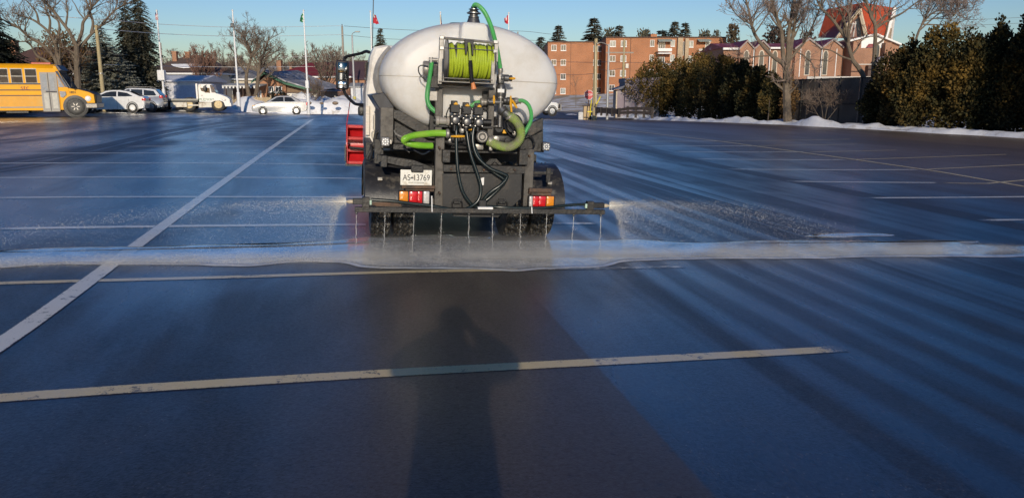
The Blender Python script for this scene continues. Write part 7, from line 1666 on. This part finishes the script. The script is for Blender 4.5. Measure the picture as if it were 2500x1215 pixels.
# ---- privacy fence between the hedges
a = gnd(1925, 301); b = gnd(2150, 311); a = Vector((a[0], a[1]+1.2, terrain(*a)-.1)); b = Vector((b[0]+.5, b[1]+1.2, terrain(*b)-.1))
pf = thing('privacy_fence', 'tall dark slatted chain link fence between the two hedges', 'fence', a); d = b-a; hh = at(2000, 192, (a.y+b.y)/2).z-(a.z+b.z)/2; n = 90; g = G(); R_ = Matrix.Rotation(math.atan2(d.y, d.x), 3, 'Z'); rnd = random.Random(8)
for k in range(n): p = d*((k+.5)/n); g.box((p.x, p.y+rnd.uniform(-.012, .012), p.z+hh/2), (d.length/n*.93, .012, hh), R_)
g.obj('slats', mat('dark_brown_slats', (.085, .072, .062), .6, var=.3, scale=1.2), pf); g = G()
for f in (.02, .47, .995): g.tube([Vector((0, -.05, hh*f)), d+Vector((0, -.05, hh*f))], .035, 8)
g.obj('rail', M_frame, pf); 
for t in (0, .2, .4, .6, .8, 1): G().tube([d*t+Vector((0, -.06, -.3)), d*t+Vector((0, -.06, hh+.05))], .04, 8).obj('post', M_frame, pf)
# ---- low dark rail fence by the shed
def rail_fence(label, pxs, D0, D1):
    P = [at(px, pyb, D0+(D1-D0)*i/(len(pxs)-1)) for i, (px, pyt, pyb) in enumerate(pxs)]; T_ = [at(px, pyt, D0+(D1-D0)*i/(len(pxs)-1)) for i, (px, pyt, pyb) in enumerate(pxs)]
    root = thing('rail_fence', label, 'fence', P[0]); m = mat('dark_stained_wood', (.045, .035, .032), .7, var=.3)
    for p, t in zip(P, T_):
        G().box((p-P[0])+Vector((0, 0, (t.z-p.z)/2)), (.16, .14, t.z-p.z+.2)).obj('post', m, root)
    g = G()
    for f in (.45, .9):
        for i in range(len(P)-1):
            u = (P[i]-P[0])+Vector((0, -.1, (T_[i].z-P[i].z)*f)); v = (P[i+1]-P[0])+Vector((0, -.1, (T_[i+1].z-P[i+1].z)*f)); w = (v-u); g.box((u+v)/2, (w.length, .05, .2), Matrix.Rotation(math.atan2(w.y, w.x), 3, 'Z') @ Matrix.Rotation(-math.asin(w.z/w.length), 3, 'Y'))
    g.obj('rail', m, root)
rail_fence('low dark rail fence in front of the pale shed', [(1512, 267, 283), (1532, 263, 284), (1552, 263, 284), (1572, 263, 285), (1592, 265, 286)], 57, 55); rail_fence('low dark rail fence running behind the thick wooden pole', [(1455, 264, 279), (1468, 265, 279.5), (1482, 266, 280), (1495, 266, 281), (1510, 268, 283)], 60, 57.3)
# ---- stop sign, planter, kerb block, yellow guy guard
l = base(1437, 66); st = thing('stop_sign', 'red octagonal stop sign on a dark post beside the thick pole', 'sign', l); c = at(1437, 232, 66)-Vector(l); rr = .42
G().tube([(0, 0, -.2), (0, 0, c.z+.2)], .045, 8).obj('post', M_eave, st); oc = lambda r, y: [(r*math.cos(R(22.5+45*k)), y, c.z+r*math.sin(R(22.5+45*k))) for k in range(8)]
G().prism(oc(rr, -.07), (0, .02, 0)).obj('border', M_paintw, st); G().prism(oc(rr*.92, -.078), (0, .006, 0)).obj('face', mat('sign_red', (.50, .02, .03), .4), st)
text_obj('lettering', 'STOP', .27, Matrix.Translation((0, -.083, c.z)) @ Matrix.Rotation(math.pi/2, 4, 'X'), M_paintw, st, .002)
l = base(1431, 63.5); pb_ = thing('bin', 'tan and dark waste bin under the stop sign', 'bin', l); hb = at(1431, 258, 63.5).z-l[2]; G().bbox(-.22, .26, -.3, .3, -.1, hb*.95, .03).obj('body', mat('tan_panel', (.5, .36, .2), .7), pb_); G().bbox(.265, .42, -.3, .3, -.1, hb*.97, .02).obj('side_panel', M_black, pb_); G().bbox(-.3, .46, -.35, .35, hb*.97+.003, hb, .02).obj('lid', M_eave, pb_)
l = base(1418, 63.5); tag(G().bbox(-.2, .2, -.25, .25, -.05, .62, .08).obj('concrete_block', mat('pale_concrete', (.6, .6, .6), .8, var=.1), loc=l), 'pale concrete block on the kerb beside the bin', 'block')
q0 = at(1440, 283, 61.5); q1 = at(1444, 244, 61.5); gg = thing('guy_guard', 'thin yellow guard tube standing left of the thick wooden pole', 'guy guard', q0, group='yellow guy wire guards'); M_yel = mat('safety_yellow', (.75, .6, .03), .5)
G().tube([(0, 0, 0), q1-q0], .04, 8).obj('tube', M_yel, gg); G().bx(-.2, .2, -.03, .03, .28, .36).obj('clip', M_yel, gg)
q0 = at(1456, 255, 61); q1 = at(1466, 236, 61); gg = thing('guy_guard', 'slanting yellow guard tube right of the thick wooden pole', 'guy guard', q0, group='yellow guy wire guards'); G().tube([(0, 0, 0), q1-q0], .05, 8).obj('tube', M_yel, gg); G().tube([(0, 0, 0), at(1452, 110, 62)+Vector((0, -.2, 0))-q0], .012, 5).obj('guy_wire', M_alu, gg)
# rocks and a red bin lid on the snowbank
rnd = random.Random(3)
for px, s, lab in ((752, .28, 'brown rock on the snow left of the garage door flagpole'), (786, .2, 'small brown rock in front of the garage door'), (818, .26, 'tan boulder on the snowbank under the mirror')):
    l = base(px, 69); q = at(px, 252, 69); bm = bmesh.new(); bmesh.ops.create_icosphere(bm, subdivisions=2, radius=s)
    for v in bm.verts: v.co *= 1+.3*noise.noise(v.co*2+Vector((px, 0, 0))); v.co.z *= .6
    bm.verts.index_update(); g = G(); g.v = [v.co[:] for v in bm.verts]; g.f = [[v.index for v in f.verts] for f in bm.faces]; bm.free(); tag(g.obj('rock', mat('brown_rock', (.28, .21, .15), .9, var=.3), loc=q), lab, 'rock', 'rocks on the snowbank')

# ------------------------------------------------------------------ the photographer, whose shadow lies on the lot
def person():
    fx_, fy = 0.02, -0.42; z0 = terrain(fx_, fy); root = thing('person', 'person in a dark winter coat and cap holding up a phone with both hands', 'person', (fx_, fy, z0))
    def skin(name, V, E, rad, m, levels=1, par=root):
        me = bpy.data.meshes.new(name); me.from_pydata(V, E, []); o = bpy.data.objects.new(name, me); COL.objects.link(o); o.parent = par; me.materials.append(m)
        s = o.modifiers.new('skin', 'SKIN'); s.use_smooth_shade = True
        for i, r in enumerate(rad): me.skin_vertices[0].data[i].radius = (r, r) if isinstance(r, (int, float)) else r
        me.skin_vertices[0].data[0].use_root = True
        b = o.modifiers.new('sub', 'SUBSURF'); b.levels = levels; b.render_levels = levels; return o
    V = [(0, 0, .92), (0, 0, 1.12), (0, .0, 1.32), (0, 0, 1.44), (0, .01, 1.53), (0, .03, 1.62), (0, .04, 1.69),
         (-.10, 0, .88), (-.11, .02, .5), (-.11, -.01, .09), (-.12, .13, .05), (.10, 0, .88), (.11, .02, .5), (.11, -.01, .09), (.12, .13, .05),
         (-.19, 0, 1.42), (-.34, .13, 1.37), (-.10, .33, 1.52), (.19, 0, 1.42), (.34, .13, 1.37), (.10, .33, 1.52)]
    E = [(0,1),(1,2),(2,3),(3,4),(4,5),(5,6),(0,7),(7,8),(8,9),(9,10),(0,11),(11,12),(12,13),(13,14),(3,15),(15,16),(16,17),(3,18),(18,19),(19,20)]
    rad = [(.17, .13), (.17, .13), (.19, .13), (.14, .10), .06, .085, .075, .10, .075, .05, .045, .10, .075, .05, .045, .085, .062, .034, .085, .062, .034]
    skin('body', V, E, rad, mat('skin_tone', (.45, .27, .2), .5))
    Vc = [(0, 0, .62), (0, 0, .85), (0, 0, 1.12), (0, 0, 1.32), (0, 0, 1.45), (-.2, 0, 1.42), (-.35, .13, 1.37), (-.13, .30, 1.50), (.2, 0, 1.42), (.35, .13, 1.37), (.13, .30, 1.50)]
    skin('coat', Vc, [(0,1),(1,2),(2,3),(3,4),(4,5),(5,6),(6,7),(4,8),(8,9),(9,10)], [(.215, .16), (.215, .165), (.205, .16), (.21, .16), (.13, .11), .11, .085, .05, .11, .085, .05], mat('dark_coat', (.03, .035, .05), .8))
    for s in (-1, 1):
        skin('trouser_leg', [(s*.10, 0, .9), (s*.11, .02, .5), (s*.11, 0, .1)], [(0,1),(1,2)], [.115, .095, .08], mat('dark_trousers', (.04, .04, .05), .85))
        G().bbox(s*.11-.05, s*.11+.05, -.08, .20, .0, .12, .03).obj('boot', M_black, root, smooth=True)
        hx = s*.085; P = (hx, .36, 1.545)
        Vh = [(s*.10, .32, 1.515), (hx, .365, 1.55)]; Eh = [(0, 1)]; rh = [.032, .034]
        for k in range(4):
            b0 = len(Vh); zz = 1.575-.022*k; L = (.8, .95, 1, .85)[3-k]
            Vh += [(hx-s*.0, .395, zz), (hx-s*.025*L, .415, zz+.004), (hx-s*.045*L, .405, zz+.004)]; Eh += [(1, b0), (b0, b0+1), (b0+1, b0+2)]; rh += [.010, .009, .008]
        b0 = len(Vh); Vh += [(hx-s*.012, .355, 1.585), (hx-s*.03, .372, 1.61)]; Eh += [(1, b0), (b0, b0+1)]; rh += [.011, .009]
        skin('glove', Vh, Eh, rh, mat('skin_tone', (.45, .27, .2), .5))
    G().lathe([(.105, 0), (.108, .04), (.10, .09), (.07, .125), (.01, .14)], (0, .035, 1.635), (0, 0, 1), 20).bbox(-.07, .07, .12, .2, 1.64, 1.655, .006).obj('cap', mat('dark_cap', (.03, .03, .04), .8), root, smooth=True)
    g = G()
    for s in (-1, 1): g.lathe([(.0, .012), (.008, .008), (.011, 0)], (s*.032, .112, 1.635), (0, 1, 0), 10)
    g.obj('eye', M_lamp, root); G().tube([(0, .115, 1.63), (0, .138, 1.598), (0, .118, 1.59)], [.009, .014, .009], 8).obj('nose', MATS['skin_tone'], root, smooth=True); G().bbox(-.025, .025, .108, .12, 1.558, 1.566, .003).obj('mouth', mat('lip', (.35, .13, .12), .5), root)
    ph = thing('phone', 'black phone held up by the person taking the photo', 'phone', (fx_, fy+.385, CAM_H)); G().bbox(-.078, .078, -.006, .004, -.04, .036, .004).obj('case', M_black, ph)
    G().bbox(-.07, .07, -.008, -.0055, -.034, .030, .001).obj('screen', glass_dark('phone_glass'), ph)
person()
